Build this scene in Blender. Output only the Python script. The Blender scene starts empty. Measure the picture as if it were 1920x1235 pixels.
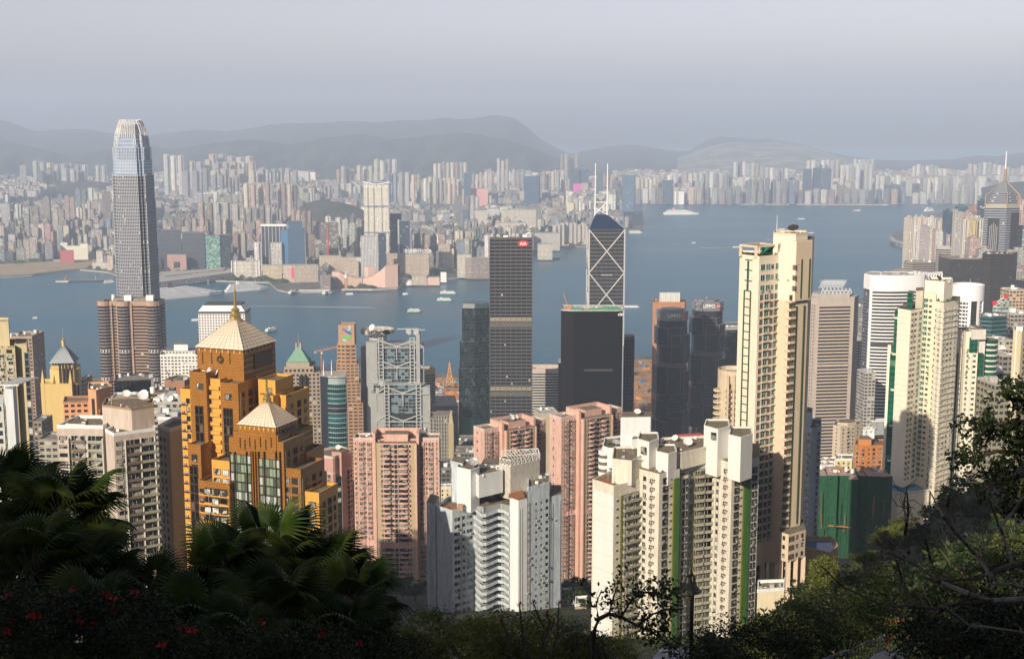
import bpy, math, random
import numpy as np
from mathutils import Matrix, Vector
sc = bpy.context.scene
COL = sc.collection
R = math.radians
rnd = random.Random(7)
# ---------------------------------------------------------------- camera
TH = math.atan((617.5-244.0)/2400.0)      # downward pitch
CT, ST = math.cos(TH), math.sin(TH)
EYE = 400.0
cam = bpy.data.cameras.new("camera"); cam.lens = 45.0; cam.sensor_width = 36.0
cam.clip_start = 0.5; cam.clip_end = 60000
camo = bpy.data.objects.new("camera", cam); COL.objects.link(camo)
camo.location = (0, 0, EYE); camo.rotation_euler = (math.pi/2-TH, 0, 0)
sc.camera = camo
# ---------------------------------------------------------------- light
SUN_EL = R(27); SX, SY = -0.50, -0.866
w = bpy.data.worlds.new("World"); sc.world = w; w.use_nodes = True
nt = w.node_tree; bg = nt.nodes["Background"]
sky = nt.nodes.new("ShaderNodeTexSky"); sky.sky_type = 'NISHITA'; sky.sun_disc = False
sky.sun_elevation = SUN_EL; sky.sun_rotation = math.atan2(SX, SY) % (2*math.pi)
sky.altitude = 0; sky.air_density = 1.3; sky.dust_density = 3.0; sky.ozone_density = 2.2
hs = nt.nodes.new("ShaderNodeHueSaturation"); hs.inputs["Saturation"].default_value = 0.45
tn = nt.nodes.new("ShaderNodeVectorMath"); tn.operation = 'MULTIPLY'; tn.inputs[1].default_value = (1.10, 1.02, 1.15)
nt.links.new(sky.outputs[0], hs.inputs["Color"]); nt.links.new(hs.outputs[0], tn.inputs[0])
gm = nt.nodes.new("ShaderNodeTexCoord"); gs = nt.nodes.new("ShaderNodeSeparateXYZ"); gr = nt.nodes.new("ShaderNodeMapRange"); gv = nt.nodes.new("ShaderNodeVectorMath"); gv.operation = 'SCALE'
nt.links.new(gm.outputs["Generated"], gs.inputs[0]); nt.links.new(gs.outputs[2], gr.inputs[0]); gr.interpolation_type = 'SMOOTHSTEP'   # bright hazy air low down, sky dimmed overhead to cut fill light
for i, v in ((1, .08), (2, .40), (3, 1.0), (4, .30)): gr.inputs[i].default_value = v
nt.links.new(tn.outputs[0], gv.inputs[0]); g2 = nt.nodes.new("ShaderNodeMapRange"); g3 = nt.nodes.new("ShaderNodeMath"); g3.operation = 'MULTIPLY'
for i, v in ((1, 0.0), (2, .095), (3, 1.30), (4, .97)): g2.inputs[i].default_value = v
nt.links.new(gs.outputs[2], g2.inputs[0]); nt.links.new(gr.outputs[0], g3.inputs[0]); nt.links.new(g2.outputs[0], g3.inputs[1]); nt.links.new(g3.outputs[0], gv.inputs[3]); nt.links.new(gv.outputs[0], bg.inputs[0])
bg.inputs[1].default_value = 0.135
sl = bpy.data.lights.new("sun", 'SUN'); sl.energy = 5.0; sl.angle = R(0.5); sl.color = (1.0, 0.875, 0.69)
so = bpy.data.objects.new("sun", sl); COL.objects.link(so)
sd = Vector((SX*math.cos(SUN_EL), SY*math.cos(SUN_EL), math.sin(SUN_EL)))
so.rotation_euler = sd.to_track_quat('Z', 'Y').to_euler(); so.location = (0, 0, 900)
sc.view_settings.view_transform = 'Standard'; sc.view_settings.look = 'None'
sc.view_settings.exposure = 0.40; sc.view_settings.gamma = 1
sc.render.engine = 'CYCLES'
cy = sc.cycles
cy.use_denoising = True
try: cy.denoiser = 'OPENIMAGEDENOISE'
except Exception: pass
cy.max_bounces = 5; cy.diffuse_bounces = 3; cy.glossy_bounces = 3; cy.transmission_bounces = 2
cy.transparent_max_bounces = 6; cy.volume_bounces = 1; cy.use_adaptive_sampling = True
cy.adaptive_threshold = 0.02; cy.sample_clamp_indirect = 6
# ---------------------------------------------------------------- pixel <-> place
def slope(py):                     # tangent of the depression below the horizontal at a picture row
    return math.tan(TH-math.atan((617.5-py)/2400.0))
def ZP(py, Y): return EYE-Y*slope(py)
def XP(px, Y, z): return (px-960.0)/2400.0*(Y*CT+(EYE-z)*ST)
def P(px, py, Y):
    z = ZP(py, Y); return Vector((XP(px, Y, z), Y, z))
def G(px, py, z=0.0):
    Y = (EYE-z)/slope(py); return Vector((XP(px, Y, z), Y, z))
def PX(x, y, z):
    zc = y*CT+(EYE-z)*ST; yc = y*ST-(EYE-z)*CT
    return 960+2400*x/zc, 617.5-2400*yc/zc
def lerp(tab, x):
    if x <= tab[0][0]: return tab[0][1]
    for (a, b), (c, d) in zip(tab, tab[1:]):
        if x <= c: return b+(d-b)*(x-a)/(c-a)
    return tab[-1][1]
def sstep(a, b, x):
    t = min(1, max(0, (x-a)/(b-a))); return t*t*(3-2*t)
# ---------------------------------------------------------------- materials
MATS = {}
def _mat(name):
    m = bpy.data.materials.new(name); m.use_nodes = True
    return m, m.node_tree, m.node_tree.nodes["Principled BSDF"]
def N(t, typ, **kw):
    n = t.nodes.new(typ)
    for k, v in kw.items(): setattr(n, k, v)
    return n
def mth(t, op, a, b=None, c=None):
    n = t.nodes.new("ShaderNodeMath"); n.operation = op
    for i, v in enumerate((a, b, c)):
        if v is None: continue
        if isinstance(v, (int, float)): n.inputs[i].default_value = v
        else: t.links.new(v, n.inputs[i])
    return n.outputs[0]
def mixc(t, f, a, b, mode='MIX'):
    n = t.nodes.new("ShaderNodeMix"); n.data_type = 'RGBA'; n.blend_type = mode
    for s, v in ((0, f), (6, a), (7, b)):
        if isinstance(v, (int, float)): n.inputs[s].default_value = v
        elif isinstance(v, tuple): n.inputs[s].default_value = (*v[:3], 1)
        else: t.links.new(v, n.inputs[s])
    return n.outputs[2]
def stain(t, scale=0.05, lo=0.8, hi=1.08, streak=6.0):
    tc = N(t, "ShaderNodeTexCoord"); mp = N(t, "ShaderNodeMapping")
    mp.inputs["Scale"].default_value = (1, 1, 1.0/streak)
    t.links.new(tc.outputs["Object"], mp.inputs[0])
    nz = N(t, "ShaderNodeTexNoise"); nz.inputs["Scale"].default_value = scale*4; nz.inputs["Detail"].default_value = 5
    nz.inputs["Roughness"].default_value = 0.65
    t.links.new(mp.outputs[0], nz.inputs["Vector"])
    mr = N(t, "ShaderNodeMapRange"); mr.inputs[1].default_value = 0.3; mr.inputs[2].default_value = 0.7
    mr.inputs[3].default_value = lo; mr.inputs[4].default_value = hi
    t.links.new(nz.outputs[0], mr.inputs[0])
    return mr.outputs[0]
def vmul(t, col, val):
    n = N(t, "ShaderNodeVectorMath"); n.operation = 'SCALE'
    if isinstance(col, tuple): n.inputs[0].default_value = col[:3]
    else: t.links.new(col, n.inputs[0])
    t.links.new(val, n.inputs[3]); return n.outputs[0]
def plain(name, col, rough=0.8, metal=0.0, st=(0.85, 1.06), scale=0.08, spec=0.5, bump=0.0):
    if name in MATS: return MATS[name]
    m, t, b = _mat(name)
    s = stain(t, scale, *st)
    t.links.new(vmul(t, col, s), b.inputs["Base Color"])
    b.inputs["Roughness"].default_value = rough; b.inputs["Metallic"].default_value = metal
    b.inputs["Specular IOR Level"].default_value = spec
    MATS[name] = m; return m
def fac(name, wall, win, x=(0.2, 0.8), z=(0.3, 0.8), var=0.5, rough=0.15, tint=False, curtain=0.12,
        ccol=(0.45, 0.43, 0.38), grid=None, metal=0.0, wrough=0.8, st=(0.82, 1.06), alt=None, bump=0.25):
    """window pattern in bay (u) and storey (v) units"""
    if name in MATS: return MATS[name]
    m, t, b = _mat(name)
    uv = N(t, "ShaderNodeUVMap"); sp = N(t, "ShaderNodeSeparateXYZ"); t.links.new(uv.outputs[0], sp.inputs[0])
    U, V = sp.outputs[0], sp.outputs[1]
    fu, fv = mth(t, 'FRACT', U), mth(t, 'FRACT', V)
    def band(f, lo, hi):
        c = (lo+hi)/2; h = (hi-lo)/2
        d = mth(t, 'ABSOLUTE', mth(t, 'SUBTRACT', f, c)); return mth(t, 'LESS_THAN', d, h)
    mk = mth(t, 'MULTIPLY', band(fu, *x), band(fv, *z))
    cb = N(t, "ShaderNodeCombineXYZ"); t.links.new(mth(t, 'FLOOR', U), cb.inputs[0]); t.links.new(mth(t, 'FLOOR', V), cb.inputs[1])
    if tint:
        at0 = N(t, "ShaderNodeAttribute", attribute_name="seed"); t.links.new(at0.outputs["Fac"], cb.inputs[2])
    wn = N(t, "ShaderNodeTexWhiteNoise"); t.links.new(cb.outputs[0], wn.inputs["Vector"])
    rv = wn.outputs["Value"]
    br = mth(t, 'MULTIPLY_ADD', rv, var, 1-var/2)
    wc = vmul(t, win, br)
    isc = mth(t, 'GREATER_THAN', mth(t, 'FRACT', mth(t, 'MULTIPLY', rv, 7.31)), 1-curtain)
    wc = mixc(t, isc, wc, ccol)
    s = stain(t, 0.03, *st)
    wl = wall
    if alt:                                   # spandrel / second wall colour on part of each storey
        wl = mixc(t, band(fv, *alt[1]), wall, alt[0])
    if tint:
        at = N(t, "ShaderNodeAttribute", attribute_name="tint")
        wl = mixc(t, 1.0, wl, at.outputs["Color"], 'MULTIPLY')
    wl = vmul(t, wl, s)
    t.links.new(mixc(t, mk, wl, wc), b.inputs["Base Color"])
    mr = N(t, "ShaderNodeMapRange"); t.links.new(mk, mr.inputs[0]); mr.inputs[3].default_value = wrough; mr.inputs[4].default_value = rough
    t.links.new(mr.outputs[0], b.inputs["Roughness"])
    if metal: t.links.new(mth(t, 'MULTIPLY', mk, metal), b.inputs["Metallic"])
    if bump:
        bp = N(t, "ShaderNodeBump"); bp.inputs["Strength"].default_value = bump; bp.inputs["Distance"].default_value = 0.15; bp.invert = True
        t.links.new(mk, bp.inputs["Height"]); t.links.new(bp.outputs[0], b.inputs["Normal"])
    MATS[name] = m; return m
# ---------------------------------------------------------------- mesh builder
class MB:
    def __init__(s): s.v = []; s.f = []; s.m = []; s.uv = []; s.tint = None; s.fc = []; s.seed = 0.0; s.fs = []
    def face(s, pts, mi=0, uv=None):
        n = len(s.v); s.v.extend([tuple(p) for p in pts]); s.f.append(tuple(range(n, n+len(pts)))); s.m.append(mi)
        s.uv.append(uv or [(0, 0)]*len(pts)); s.fc.append(s.tint); s.fs.append(s.seed)
    def prism(s, poly, z0, z1, mi=0, top=None, bay=3.5, fl=3.2, bottom=False, top_poly=None, cap=True, u0=0, v0=None, nf=None):
        n = len(poly); tp = top_poly or poly
        nf = nf or max(1, round((z1-z0)/fl)); va = 0 if v0 is None else v0
        for i in range(n):
            a, b = poly[i], poly[(i+1) % n]; c, d = tp[(i+1) % n], tp[i]
            L = math.hypot(b[0]-a[0], b[1]-a[1]); k = max(1, round(L/bay)) if bay else L
            s.face([(a[0], a[1], z0), (b[0], b[1], z0), (c[0], c[1], z1), (d[0], d[1], z1)], mi,
                   [(u0, va), (u0+k, va), (u0+k, va+nf), (u0, va+nf)])
        if cap: s.face([(p[0], p[1], z1) for p in tp], mi if top is None else top)
        if bottom: s.face([(p[0], p[1], z0) for p in reversed(poly)], mi if top is None else top)
    def box(s, cx, cy, z0, sx, sy, h, mi=0, top=None, rz=0, bottom=True, **kw):
        s.prism(rect(cx, cy, sx, sy, rz), z0, z0+h, mi, top, bottom=bottom, **kw)
    def bar(s, p, q, w=0.3, h=None, mi=0):
        p, q = Vector(p), Vector(q); d = q-p
        if d.length < 1e-6: return
        d.normalize(); up = Vector((0, 0, 1)) if abs(d.z) < 0.95 else Vector((0, 1, 0))
        a = d.cross(up).normalized()*w/2; b = a.cross(d).normalized()*(h or w)/2
        P0 = [p-a-b, p+a-b, p+a+b, p-a+b]; P1 = [x+(q-p) for x in P0]
        for i in range(4):
            j = (i+1) % 4; s.face([P0[i], P0[j], P1[j], P1[i]], mi)
        s.face(P0[::-1], mi); s.face(P1, mi)
    def tube(s, pts, rad, n=6, mi=0):
        rings = []; k = len(pts)
        for i, p in enumerate(pts):
            p = Vector(p); a = Vector(pts[max(0, i-1)]); b = Vector(pts[min(k-1, i+1)]); d = (b-a).normalized()
            up = Vector((0, 0, 1)) if abs(d.z) < 0.9 else Vector((0, 1, 0))
            e = d.cross(up).normalized(); g = e.cross(d); r = rad[i] if hasattr(rad, '__len__') else rad
            rings.append([p+(e*math.cos(2*math.pi*j/n)+g*math.sin(2*math.pi*j/n))*r for j in range(n)])
        for A, B in zip(rings, rings[1:]):
            for j in range(n):
                l = (j+1) % n; s.face([A[j], A[l], B[l], B[j]], mi)
        s.face(rings[0][::-1], mi); s.face(rings[-1], mi)
    def lathe(s, prof, n=12, mi=0, c=(0, 0), cap=True):
        for (r0, z0), (r1, z1) in zip(prof, prof[1:]):
            for j in range(n):
                a0, a1 = 2*math.pi*j/n, 2*math.pi*(j+1)/n
                q = [(c[0]+r0*math.cos(a0), c[1]+r0*math.sin(a0), z0), (c[0]+r0*math.cos(a1), c[1]+r0*math.sin(a1), z0),
                     (c[0]+r1*math.cos(a1), c[1]+r1*math.sin(a1), z1), (c[0]+r1*math.cos(a0), c[1]+r1*math.sin(a0), z1)]
                if r1 < 1e-4: q = q[:3]
                elif r0 < 1e-4: q = [q[0], q[2], q[3]]
                s.face(q, mi)
    def add(s, o, M=None, dm=0):
        n = len(s.v)
        s.v.extend([tuple(M @ Vector(p)) for p in o.v] if M else o.v)
        s.f.extend([tuple(i+n for i in f) for f in o.f]); s.m.extend([m+dm for m in o.m]); s.uv.extend(o.uv); s.fc.extend(o.fc); s.fs.extend(o.fs)
    def mesh(s, name, mats, smooth=False):
        me = bpy.data.meshes.new(name); me.from_pydata(s.v, [], s.f)
        for m in (mats if isinstance(mats, (list, tuple)) else [mats]): me.materials.append(m)
        me.polygons.foreach_set("material_index", s.m)
        uvl = me.uv_layers.new(name="UVMap")
        flat = [c for f in s.uv for p in f for c in p]
        if len(flat) == 2*len(me.loops): uvl.data.foreach_set("uv", flat)
        if any(c is not None for c in s.fc):
            at = me.attributes.new("tint", 'FLOAT_COLOR', 'FACE'); c = []
            for q in s.fc: c.extend([*(q or (1, 1, 1)), 1])
            at.data.foreach_set("color", c)
            a2 = me.attributes.new("seed", 'FLOAT', 'FACE'); a2.data.foreach_set("value", s.fs)
        if smooth: me.polygons.foreach_set("use_smooth", [True]*len(me.polygons))
        me.update(); return me
    def build(s, name, mats, parent=None, loc=None, rz=0, smooth=False):
        return link(name, s.mesh(name, mats, smooth), parent, loc, rz)
def rect(cx, cy, sx, sy, rz=0):
    c, s = math.cos(rz), math.sin(rz)
    return [(cx+x*c-y*s, cy+x*s+y*c) for x, y in ((-sx/2, -sy/2), (sx/2, -sy/2), (sx/2, sy/2), (-sx/2, sy/2))]
def ngon(cx, cy, r, n, a0=0, ry=None):
    return [(cx+r*math.cos(a0+2*math.pi*i/n), cy+(ry or r)*math.sin(a0+2*math.pi*i/n)) for i in range(n)]
def link(name, data, parent=None, loc=None, rz=0):
    o = bpy.data.objects.new(name, data); COL.objects.link(o)
    if parent: o.parent = parent
    if loc is not None: o.location = loc
    if rz: o.rotation_euler = (0, 0, rz)
    return o
def tag(o, label=None, cat=None, group=None, kind=None):
    if label: o["label"] = label
    if cat: o["category"] = cat
    if group: o["group"] = group
    if kind: o["kind"] = kind
    return o
def empty(name, loc, rz=0, label=None, cat=None, group=None):
    o = bpy.data.objects.new(name, None); COL.objects.link(o); o.location = loc; o.rotation_euler = (0, 0, rz)
    return tag(o, label, cat, group)
def dup(root, loc=None, rz=None, label=None, group=None, scale=None):
    r = root.copy(); COL.objects.link(r)
    if loc is not None: r.location = loc
    if rz is not None: r.rotation_euler = (0, 0, rz)
    if scale is not None: r.scale = (scale, scale, scale) if isinstance(scale, (int, float)) else scale
    if label: r["label"] = label
    if group: r["group"] = group
    for ch in root.children:
        c = ch.copy(); COL.objects.link(c); c.parent = r
        for g in ch.children:
            d = g.copy(); COL.objects.link(d); d.parent = c
    return r
def vis_children(o): return list(o.children)
_txt = {}
def text(name, body, size, mat, parent, loc, rot, depth=0.15, bold=0.0, sx=1.0):
    """writing as a mesh; local x right, y up before rot"""
    key = (body, size, bold)
    if key not in _txt:
        cu = bpy.data.curves.new(name, 'FONT'); cu.body = body; cu.size = size; cu.align_x = 'CENTER'; cu.align_y = 'CENTER'
        cu.extrude = depth; cu.offset = bold; cu.resolution_u = 2
        tmp = bpy.data.objects.new(name, cu); COL.objects.link(tmp)
        dg = bpy.context.evaluated_depsgraph_get(); dg.update()
        me = bpy.data.meshes.new_from_object(tmp.evaluated_get(dg)); bpy.data.objects.remove(tmp)
        _txt[key] = me
    me = _txt[key].copy(); me.materials.clear(); me.materials.append(mat)
    o = link(name, me, parent, loc); o.rotation_euler = rot; o.scale = (sx, 1, 1); return o
# ================================================================ water, land, hills
def inpoly(x, y, poly):
    r = False; j = len(poly)-1
    for i in range(len(poly)):
        xi, yi = poly[i]; xj, yj = poly[j]
        if (yi > y) != (yj > y) and x < (xj-xi)*(y-yi)/(yj-yi)+xi: r = not r
        j = i
    return r
def noise_mat(name, cols, scale=0.01, rough=0.9, detail=6, spec=0.3, coord="Object", bump=0.0, bscale=None):
    m, t, b = _mat(name)
    tc = N(t, "ShaderNodeTexCoord"); nz = N(t, "ShaderNodeTexNoise"); nz.inputs["Scale"].default_value = scale
    nz.inputs["Detail"].default_value = detail; nz.inputs["Roughness"].default_value = 0.65
    t.links.new(tc.outputs[coord], nz.inputs["Vector"])
    cr = N(t, "ShaderNodeValToRGB"); t.links.new(nz.outputs[0], cr.inputs[0])
    while len(cr.color_ramp.elements) < len(cols): cr.color_ramp.elements.new(0.5)
    for i, c in enumerate(cols):
        e = cr.color_ramp.elements[i]; e.position = 0.34+0.32*i/(len(cols)-1); e.color = (*c, 1)
    t.links.new(cr.outputs[0], b.inputs["Base Color"]); b.inputs["Roughness"].default_value = rough
    b.inputs["Specular IOR Level"].default_value = spec
    if bump:
        n2 = N(t, "ShaderNodeTexNoise"); n2.inputs["Scale"].default_value = bscale or scale*5; n2.inputs["Detail"].default_value = 8
        t.links.new(tc.outputs[coord], n2.inputs["Vector"])
        bp = N(t, "ShaderNodeBump"); bp.inputs["Strength"].default_value = bump; bp.inputs["Distance"].default_value = 1.0
        t.links.new(n2.outputs[0], bp.inputs["Height"]); t.links.new(bp.outputs[0], b.inputs["Normal"])
    MATS[name] = m; return m
m_water, t, b = _mat("harbour_water")
b.inputs["Roughness"].default_value = 0.22; b.inputs["IOR"].default_value = 1.33; b.inputs["Specular IOR Level"].default_value = 0.3
tc = N(t, "ShaderNodeTexCoord"); mp = N(t, "ShaderNodeMapping"); mp.inputs["Scale"].default_value = (0.35, 1, 1); mp.inputs["Rotation"].default_value = (0, 0, 0.35)
t.links.new(tc.outputs["Object"], mp.inputs[0])
n1 = N(t, "ShaderNodeTexNoise"); n1.inputs["Scale"].default_value = 0.0035; n1.inputs["Detail"].default_value = 5; t.links.new(mp.outputs[0], n1.inputs["Vector"])
n2 = N(t, "ShaderNodeTexNoise"); n2.inputs["Scale"].default_value = 0.06; n2.inputs["Detail"].default_value = 6; t.links.new(mp.outputs[0], n2.inputs["Vector"])
cr = N(t, "ShaderNodeValToRGB"); cr.color_ramp.elements[0].position = 0.34; cr.color_ramp.elements[1].position = 0.66
cr.color_ramp.elements[0].color = (0.003, 0.068, 0.110, 1); cr.color_ramp.elements[1].color = (0.005, 0.105, 0.180, 1)
t.links.new(n1.outputs[0], cr.inputs[0]); t.links.new(cr.outputs[0], b.inputs["Base Color"])
mr = N(t, "ShaderNodeMapRange"); mr.inputs[3].default_value = 0.22; mr.inputs[4].default_value = 0.42; t.links.new(n1.outputs[0], mr.inputs[0]); t.links.new(mr.outputs[0], b.inputs["Roughness"])
bp = N(t, "ShaderNodeBump"); bp.inputs["Strength"].default_value = 0.6; bp.inputs["Distance"].default_value = 1.2
t.links.new(n2.outputs[0], bp.inputs["Height"]); t.links.new(bp.outputs[0], b.inputs["Normal"])
M = MB(); M.face([(-16000, -3000, 0), (16000, -3000, 0), (16000, 30000, 0), (-16000, 30000, 0)])
tag(M.build("harbour_water", m_water), "blue green harbour water with fine ripples", kind='structure')

m_city = noise_mat("city_ground", [(0.10, 0.10, 0.095), (0.17, 0.16, 0.14), (0.06, 0.075, 0.045), (0.2, 0.18, 0.16)], 0.012)
m_sand = noise_mat("sandy_ground", [(0.30, 0.23, 0.15), (0.38, 0.30, 0.20), (0.24, 0.19, 0.13)], 0.02)
m_quay = plain("quay_concrete", (0.35, 0.33, 0.30))
# Kowloon coast, walked in picture points on the water level
COASTK = [(-500, 560), (-60, 526), (60, 518), (100, 512), (150, 507), (204, 512), (290, 545), (300, 522), (345, 521), (400, 528),
          (505, 531), (520, 545), (538, 549), (622, 549), (640, 545), (655, 546), (700, 546), (745, 541), (800, 532), (832, 525), (920, 517),
          (985, 492), (1010, 466), (1060, 465), (1105, 463), (1130, 450), (1160, 437), (1205, 433), (1208, 406), (1186, 399), (1160, 392), (1140, 388),
          (1150, 381), (1200, 377), (1500, 373), (1720, 369), (1900, 368), (2100, 367), (2300, 366)]
KPOLY = [tuple(G(*p)[:2]) for p in COASTK]
KPOLY = KPOLY+[(9000, 16000), (-9000, 16000)]
M = MB(); M.prism(KPOLY, -2, 3.5, 1, 0, bay=0)
tag(M.build("far_shore_ground", [m_city, m_quay]), "built up land of the far shore behind the harbour", kind='structure')
RUN = [tuple(G(*p)[:2]) for p in [(1120, 379.5), (1195, 382), (1400, 384), (1660, 385), (1692, 383), (1690, 380), (1500, 379), (1250, 377), (1150, 376.5)]]
M = MB(); M.prism(RUN, -2, 5.0, 1, 0, bay=0)
tag(M.build("old_runway_ground", [noise_mat("runway_ground", [(0.16, 0.16, 0.13), (0.26, 0.24, 0.20), (0.12, 0.13, 0.10)], 0.01), m_quay]), "long flat strip of reclaimed land", kind='structure')
SANDP = [tuple(G(*p)[:2]) for p in [(-60, 524), (60, 516), (100, 510.5), (150, 505.5), (205, 500), (205, 488), (150, 489), (60, 495), (-60, 500)]]
M = MB(); M.prism(SANDP, 3.0, 4.1, 0, 0, bay=0)
tag(M.build("sandy_waterfront_ground", [m_sand]), "bare sandy reclaimed ground at the water's edge", kind='structure')

# hills behind the city: each ridge line is given in picture points and stands at its own distance
m_hill = noise_mat("hill_vegetation", [(0.025, 0.034, 0.024), (0.04, 0.05, 0.034), (0.065, 0.065, 0.052), (0.045, 0.055, 0.038)], 0.0025, bump=0.6, bscale=0.01)
m_quarry, t, b = _mat("quarry_slope")
tc = N(t, "ShaderNodeTexCoord"); sp = N(t, "ShaderNodeSeparateXYZ"); t.links.new(tc.outputs["Object"], sp.inputs[0])
wv = mth(t, 'FRACT', mth(t, 'MULTIPLY', sp.outputs[2], 0.05)); nz = N(t, "ShaderNodeTexNoise"); nz.inputs["Scale"].default_value = 0.004; t.links.new(tc.outputs["Object"], nz.inputs[0])
c1 = mixc(t, mth(t, 'GREATER_THAN', wv, 0.55), (0.34, 0.32, 0.28), (0.24, 0.235, 0.20))
t.links.new(mixc(t, mth(t, 'GREATER_THAN', nz.outputs[0], 0.5), c1, (0.16, 0.17, 0.12)), b.inputs["Base Color"]); b.inputs["Roughness"].default_value = .9
def hills(name, ridge, Yr, Yf, mat, label, amp=14, back=1500, step=14):
    rr = random.Random(name); px0, px1 = ridge[0][0], ridge[-1][0]
    n = int((px1-px0)/step)+1; K = 16; grid = []
    ph = [rr.uniform(0, 6.28) for _ in range(12)]
    for i in range(n+1):
        px = px0+(px1-px0)*i/n; py = lerp(ridge, px); col = []
        zr = ZP(py, Yr)
        for k in range(K+3):
            if k <= K:
                f = k/K; Y = Yf+(Yr-Yf)*f
                z = zr*(f**1.25)
                z += amp*(1-abs(2*f-1))*(math.sin(px*0.05+ph[0]+f*5)+math.sin(px*0.11+ph[1]-f*9)+0.6*math.sin(px*0.23+ph[2]+f*17))*f
                z += rr.uniform(-1, 1)*amp*0.15
            else:
                Y = Yr+back*(k-K)/2; z = zr*(1-0.6*(k-K)/2)
            col.append((XP(px, Y, z)if k <= K else XP(px, Y, zr), Y, z))
        grid.append(col)
    M = MB(); v = [p for c in grid for p in c]; w_ = K+3
    M.v = v
    for i in range(n):
        for k in range(w_-1):
            M.f.append((i*w_+k, (i+1)*w_+k, (i+1)*w_+k+1, i*w_+k+1)); M.m.append(0); M.uv.append([(0, 0)]*4); M.fc.append(None); M.fs.append(0)
    return tag(M.build(name, mat, smooth=True), label, kind='structure')
hills("mountain_range", [(-400, 250), (-150, 215), (-20, 222), (20, 229), (55, 243), (75, 247), (110, 243), (165, 243), (200, 249), (260, 256), (320, 250), (372, 243), (425, 247), (475, 240), (520, 232),
      (600, 231), (660, 227), (710, 230), (760, 225), (800, 226), (832, 221), (880, 224), (920, 217), (945, 217), (965, 223), (990, 240), (1015, 262), (1040, 277), (1075, 290), (1120, 300), (1200, 305)], 14200, 8600, m_hill,
      "long hazy mountain range rising behind the far city", 26)
hills("foothills", [(-300, 290), (-60, 268), (0, 262), (60, 276), (130, 292), (190, 282), (260, 274), (330, 281), (400, 268), (470, 262), (540, 271), (610, 259), (680, 252), (740, 262), (800, 256), (870, 249), (930, 258), (980, 272), (1040, 296), (1080, 306)], 10800, 8300, m_hill, "lower hazy foothills in front of the mountain range", 34, back=900, step=9)
hills("distant_hills", [(1000, 296), (1060, 292), (1090, 284), (1140, 275), (1190, 271), (1230, 279), (1290, 285), (1320, 266), (1350, 256), (1380, 258), (1400, 262), (1440, 261), (1480, 267), (1530, 280), (1580, 291),
      (1640, 300), (1700, 303), (1750, 300), (1790, 299), (1830, 291), (1870, 293), (1905, 288), (1960, 283), (2100, 270), (2300, 260)], 15000, 9600, m_hill, "low hazy hills closing the far side of the bay", 16)
hills("quarried_hillside", [(1270, 296), (1320, 277), (1370, 266), (1420, 269), (1450, 266), (1500, 270), (1545, 284), (1590, 300), (1640, 308)], 13400, 9500, m_quarry, "pale terraced quarry slope among the hills", 8, back=500)
hills("wooded_spur", [(30, 352), (90, 344), (130, 338), (180, 340), (230, 346), (280, 352)], 7300, 6700, m_hill, "dark wooded spur among the far towers", 6, back=500, step=8)
hills("wooded_knoll", [(528, 420), (548, 400), (570, 382), (600, 374), (640, 379), (668, 388), (690, 398), (715, 416)], 5300, 4800, m_hill, "dark wooded knoll in the middle of the far city", 5, back=260, step=6)
hills("wooded_rise", [(690, 345), (740, 331), (800, 336), (860, 348), (900, 356)], 7700, 7100, m_hill, "green rise behind the far towers", 5, back=400, step=8)
hills("headland", [(1840, 352), (1880, 343), (1950, 338), (2100, 335)], 7300, 6300, m_hill, "dark wooded headland on the right", 5, back=500, step=8)
# ================================================================ the far city
DK = (0.035, 0.045, 0.06)
FK = [fac("far_facade_grid", (1, 1, 1), (0.10, 0.12, 0.15), (0.18, 0.82), (0.3, 0.78), tint=True, bump=0),
      fac("far_facade_strip", (1, 1, 1), (0.09, 0.11, 0.13), (0.0, 1.0), (0.42, 0.85), tint=True, bump=0),
      fac("far_facade_column", (1, 1, 1), (0.09, 0.10, 0.12), (0.3, 0.75), (0.08, 0.9), tint=True, bump=0),
      fac("far_facade_glass", (0.5, 0.55, 0.6), (0.05, 0.09, 0.13), (0.05, 0.95), (0.1, 0.92), tint=True, curtain=0.02, bump=0, rough=0.2)]
m_roof = plain("roof_concrete", (0.22, 0.20, 0.18), st=(0.6, 1.2), scale=0.1)
m_roofl = plain("roof_light_concrete", (0.42, 0.40, 0.37), st=(0.7, 1.1), scale=0.1)
KM = FK+[m_roof]
def far_shape(M, w_, d, h, form, rr, rz=0, c=(0, 0), z0=3.5):
    fi = M.fi; kw = dict(bay=4.5, fl=3.4, rz=rz, bottom=False)
    def bx(x, y, sx, sy, hh, zz=0, f=None):
        cc, ss = math.cos(rz), math.sin(rz)
        M.box(c[0]+x*cc-y*ss, c[1]+x*ss+y*cc, z0+zz, sx, sy, hh, fi if f is None else f, 4, **kw)
    if form == 'cross':
        bx(0, 0, w_, d*0.36, h); bx(0, 0, w_*0.36, d, h-1); bx(0, 0, w_*0.55, d*0.55, h-2); bx(0, 0, w_*0.3, d*0.3, 6, h, 4)
    elif form == 'slab':
        bx(0, 0, w_, d, h)
        k = max(2, int(w_/16))
        for i in range(k): bx(-w_/2+w_*(i+.5)/k, 0, w_/k*0.6, d+3, h-1.5)
        bx(w_*rr.uniform(-.2, .2), 0, w_*0.25, d*0.6, 5, h, 4)
    elif form == 'podium':
        bx(0, 0, w_, d, h*0.25); bx(w_*rr.uniform(-.12, .12), 0, w_*0.62, d*0.7, h*0.75, h*0.25); bx(0, 0, w_*0.3, d*0.3, 5, h, 4)
    else:
        bx(0, 0, w_, d, h)
        if h > 30: bx(rr.uniform(-.2, .2)*w_, rr.uniform(-.2, .2)*d, w_*0.4, d*0.4, rr.uniform(3, 7), h, 4)
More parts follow.
